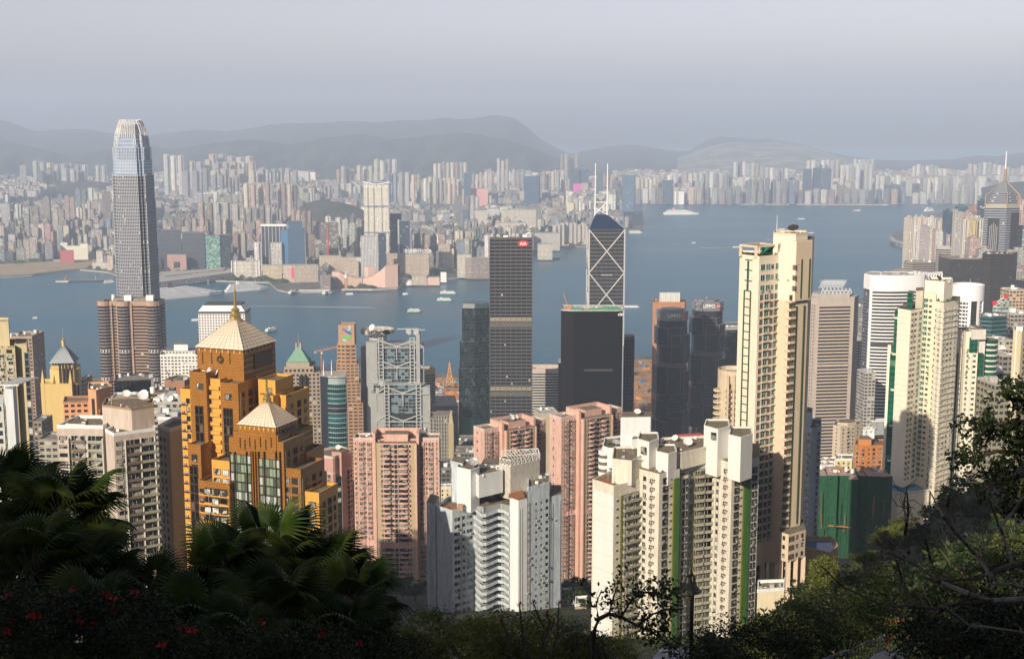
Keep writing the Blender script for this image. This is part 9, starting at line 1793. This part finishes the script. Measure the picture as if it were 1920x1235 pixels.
def addto(o, name, M, mats): M.v = [tuple(Vector(p)-Vector(o.location)) for p in M.v]; return M.build(name, mats, o)
for i, l in enumerate(LB):
    M = MB(); Y = 15+.5*math.sin(i*2); r0 = .05 if i in (0, 1, 4) else .028; limb(M, l, Y, r0, .008); twigs(M, l, Y, rb_, 7, 34); addto(o, "branch", M, [m_barkg if i % 2 == 0 else m_bark])
M = MB(); limb(M, [(2010, 1400), (2000, 1230), (1992, 1120), (1985, 1030), (1975, 900)], 15, .11, .05); addto(o, "trunk", M, [m_barkg])
o = empty("overhanging_tree", P(1960, 900, 19), 0, "dark leafy tree reaching in from the right edge with ragged sprays", "tree")
for i, l in enumerate([[(1980, 800), (1930, 790), (1890, 790), (1850, 800), (1815, 808)], [(1980, 770), (1940, 755), (1905, 745), (1885, 752)], [(1980, 860), (1920, 850), (1870, 845), (1830, 858), (1803, 868)], [(1980, 830), (1930, 822), (1880, 820)], [(1980, 900), (1920, 890), (1870, 900), (1840, 920)], [(1980, 940), (1930, 945), (1890, 960)]]):
    M = MB(); limb(M, l, 19, .05, .012); twigs(M, l, 19, rb_, 40, 26, 16, .05, .008); addto(o, "leafy_branch", M, [m_bark, m_lfd])
M = MB(); limb(M, [(2060, 1300), (2050, 1000), (2000, 800), (1975, 700)], 19, .16, .06); addto(o, "trunk", M, [m_bark])
o = empty("bent_tree", P(1113, 1245, 18), 0, "leafy tree with a dark bent branch in front of the saw-tooth tower", "tree")
for i, (l, n, lv) in enumerate([([(1120, 1300), (1112, 1235), (1113, 1185), (1122, 1160), (1142, 1150), (1165, 1156), (1195, 1172), (1222, 1184), (1250, 1183)], 12, 3), ([(1165, 1156), (1180, 1130), (1200, 1110), (1215, 1095)], 18, 6), ([(1195, 1172), (1225, 1150), (1255, 1140), (1282, 1142)], 24, 7), ([(1222, 1184), (1250, 1205), (1275, 1222)], 22, 9), ([(1142, 1150), (1150, 1120), (1160, 1090)], 16, 5), ([(1122, 1160), (1118, 1130), (1128, 1105)], 10, 4), ([(1200, 1110), (1235, 1110), (1260, 1125)], 22, 9)]):
    M = MB(); limb(M, l, 18, .05 if i == 0 else .02, .012 if i == 0 else .006, jy=.15); twigs(M, l, 18, rb_, n, 20, lv, .045, .005); addto(o, "leafy_branch", M, [m_bark, m_lf[0]])
# thin stems with red blossoms
o = empty("coral_shrub", P(1000, 1240, 21), 0, "thin leafless stems tipped with red blossoms below the zigzag tower", "shrub")
for l in ([(985, 1245), (980, 1190), (974, 1134)], [(1010, 1245), (1020, 1180), (1000, 1130)], [(1030, 1245), (1045, 1190), (1048, 1132)], [(1015, 1220), (1032, 1165), (1025, 1150)], [(960, 1245), (955, 1200), (940, 1160)]):
    M = MB(); limb(M, l, 21, .022, .010, jy=.1); twigs(M, l, 21, rb_, 5, 22, 2, .04, .006); addto(o, "stem", M, [m_bark, m_lf[1]]); f = link("blossom", FL, o, P(*l[-1], 21)-Vector(o.location)); f.scale = (.09,)*3
# ---- street lamp
m_dframe = plain('lamp_black', (.012, .012, .012), .5)
Y = 28; bz = hz(XP(1294, Y, 385), Y); tp = P(1298, 1112, Y); o = empty("street_lamp", (tp.x, Y, bz), 0, "black lantern street lamp with a curved neck at the bottom centre right", "street lamp"); h = tp.z-bz; hx = P(1290, 1105, Y).x-tp.x
M = MB(); M.tube([(0, 0, -1), (0, 0, h*.5), (0, 0, h)], [.075, .055, .045], 10); M.lathe([(.12, 0), (.12, .5), (.07, .6)], 10, 0); M.build("pole", [m_dframe], o)
M = MB(); M.tube([(0, 0, h), (.05, 0, h+.22), (.03, 0, h+.42), (-.05, 0, h+.5), (hx, 0, h+.42)], [.045, .035, .03, .03, .03], 8); M.lathe([(.05, h+.4), (.07, h+.48), (.015, h+.66)], 8, 0, (-.06, 0)); M.build("neck", [m_dframe], o)
M = MB(); M.lathe([(.30, h+.06), (.24, h+.16), (.10, h+.28), (.05, h+.40)], 14, 0, (hx, 0)); M.build("lamp_shade", [m_dframe], o)
M = MB(); M.lathe([(.01, h-.16), (.10, h-.12), (.16, h-.02), (.17, h+.06)], 12, 0, (hx, 0)); M.build("lantern_glass", [plain("lantern_pane", (.22, .20, .15), .2)], o)
# ---- concrete roof corner, path, railing, barrier
o = empty("pavilion", P(1250, 1225, 30), 0, "pavilion with a weathered pale concrete roof at the bottom edge beside the lamp", "pavilion"); M = MB(); q = [P(1182, 1236, 29), P(1238, 1214, 31.5), P(1292, 1220, 31.5), P(1300, 1262, 27.5), P(1190, 1262, 27.5)]
z = q[1].z; q = [((v.x), v.y) for v in q]; qq = [(a-o.location.x, b_-o.location.y) for a, b_ in q][::-1]; qq = qq if sum((qq[i][0]*qq[(i+1) % 5][1]-qq[(i+1) % 5][0]*qq[i][1]) for i in range(5)) > 0 else qq[::-1]
M.prism(qq, z-o.location.z-.22, z-o.location.z, 0, 0, bay=0, bottom=True); M.build("roof", [plain("weathered_pale_roof", (.55, .56, .58), .8, st=(.5, 1.1), scale=1.2)], o); M = MB(); [M.tube([(a*.8, b_*.8, -4), (a*.8, b_*.8, z-o.location.z-.2)], .1, 8) for a, b_ in qq[:4]]; M.build("post", [m_roofl], o)
M = MB(); a, b_ = P(1535, 1240, 30), P(1662, 1190, 36); n = 22; o = empty("railing", a-Vector((0, 0, 1)), 0, "metal railing along the path in the dark lower right", "railing")
for dz in (1.0, .1): M.bar(a-o.location+Vector((0, 0, dz-1)), b_-o.location+Vector((0, 0, dz-1)), .06)
for i in range(n+1): s_ = a.lerp(b_, i/n)-o.location; M.bar(s_+Vector((0, 0, -1.1)), s_+Vector((0, 0, 0)), .03)
M.build("rails", [m_steel], o)
a = P(1665, 1196, 34); o = tag(empty("barrier", a, -.2), "small rust orange barrier at the end of the railing", "barrier"); M = MB()
for p, q in (((0, 0, .5), (.7, 0, .55)), ((0, 0, 0), (.7, 0, .05)), ((0, 0, -.4), (0, 0, .5)), ((.7, 0, -.4), (.7, 0, .55)), ((.7, 0, .1), (1.3, .3, .35))): M.bar(p, q, .06)
M.build("frame", [m_cro], o)
M = MB(); pa = [(P(1600, 1260, 27), P(1700, 1240, 27)), (P(1640, 1225, 31), P(1720, 1212, 31)), (P(1700, 1205, 35), P(1760, 1190, 37))]
for (a, b_), (c, d) in zip(pa, pa[1:]): M.face([a, b_, d, c])
tag(M.build("path", [m_quay]), "pale paved path at the foot of the slope", kind='structure')
# ================================================================ air
HAZE = 0.96e-4
m_haze = bpy.data.materials.new("haze"); m_haze.use_nodes = True; t = m_haze.node_tree
for n in list(t.nodes):
    if n.type == 'BSDF_PRINCIPLED': t.nodes.remove(n)
pv = N(t, "ShaderNodeVolumePrincipled"); pv.inputs["Color"].default_value = (0.65, 0.78, 1.0, 1); pv.inputs["Density"].default_value = HAZE
pv.inputs["Anisotropy"].default_value = 0.0
t.links.new(pv.outputs[0], t.nodes["Material Output"].inputs["Volume"])
M = MB(); M.box(0, 7500, -8, 22000, 21000, 900)
tag(M.build("haze", m_haze), "pale lavender haze lying over the harbour and the far city", kind='stuff')
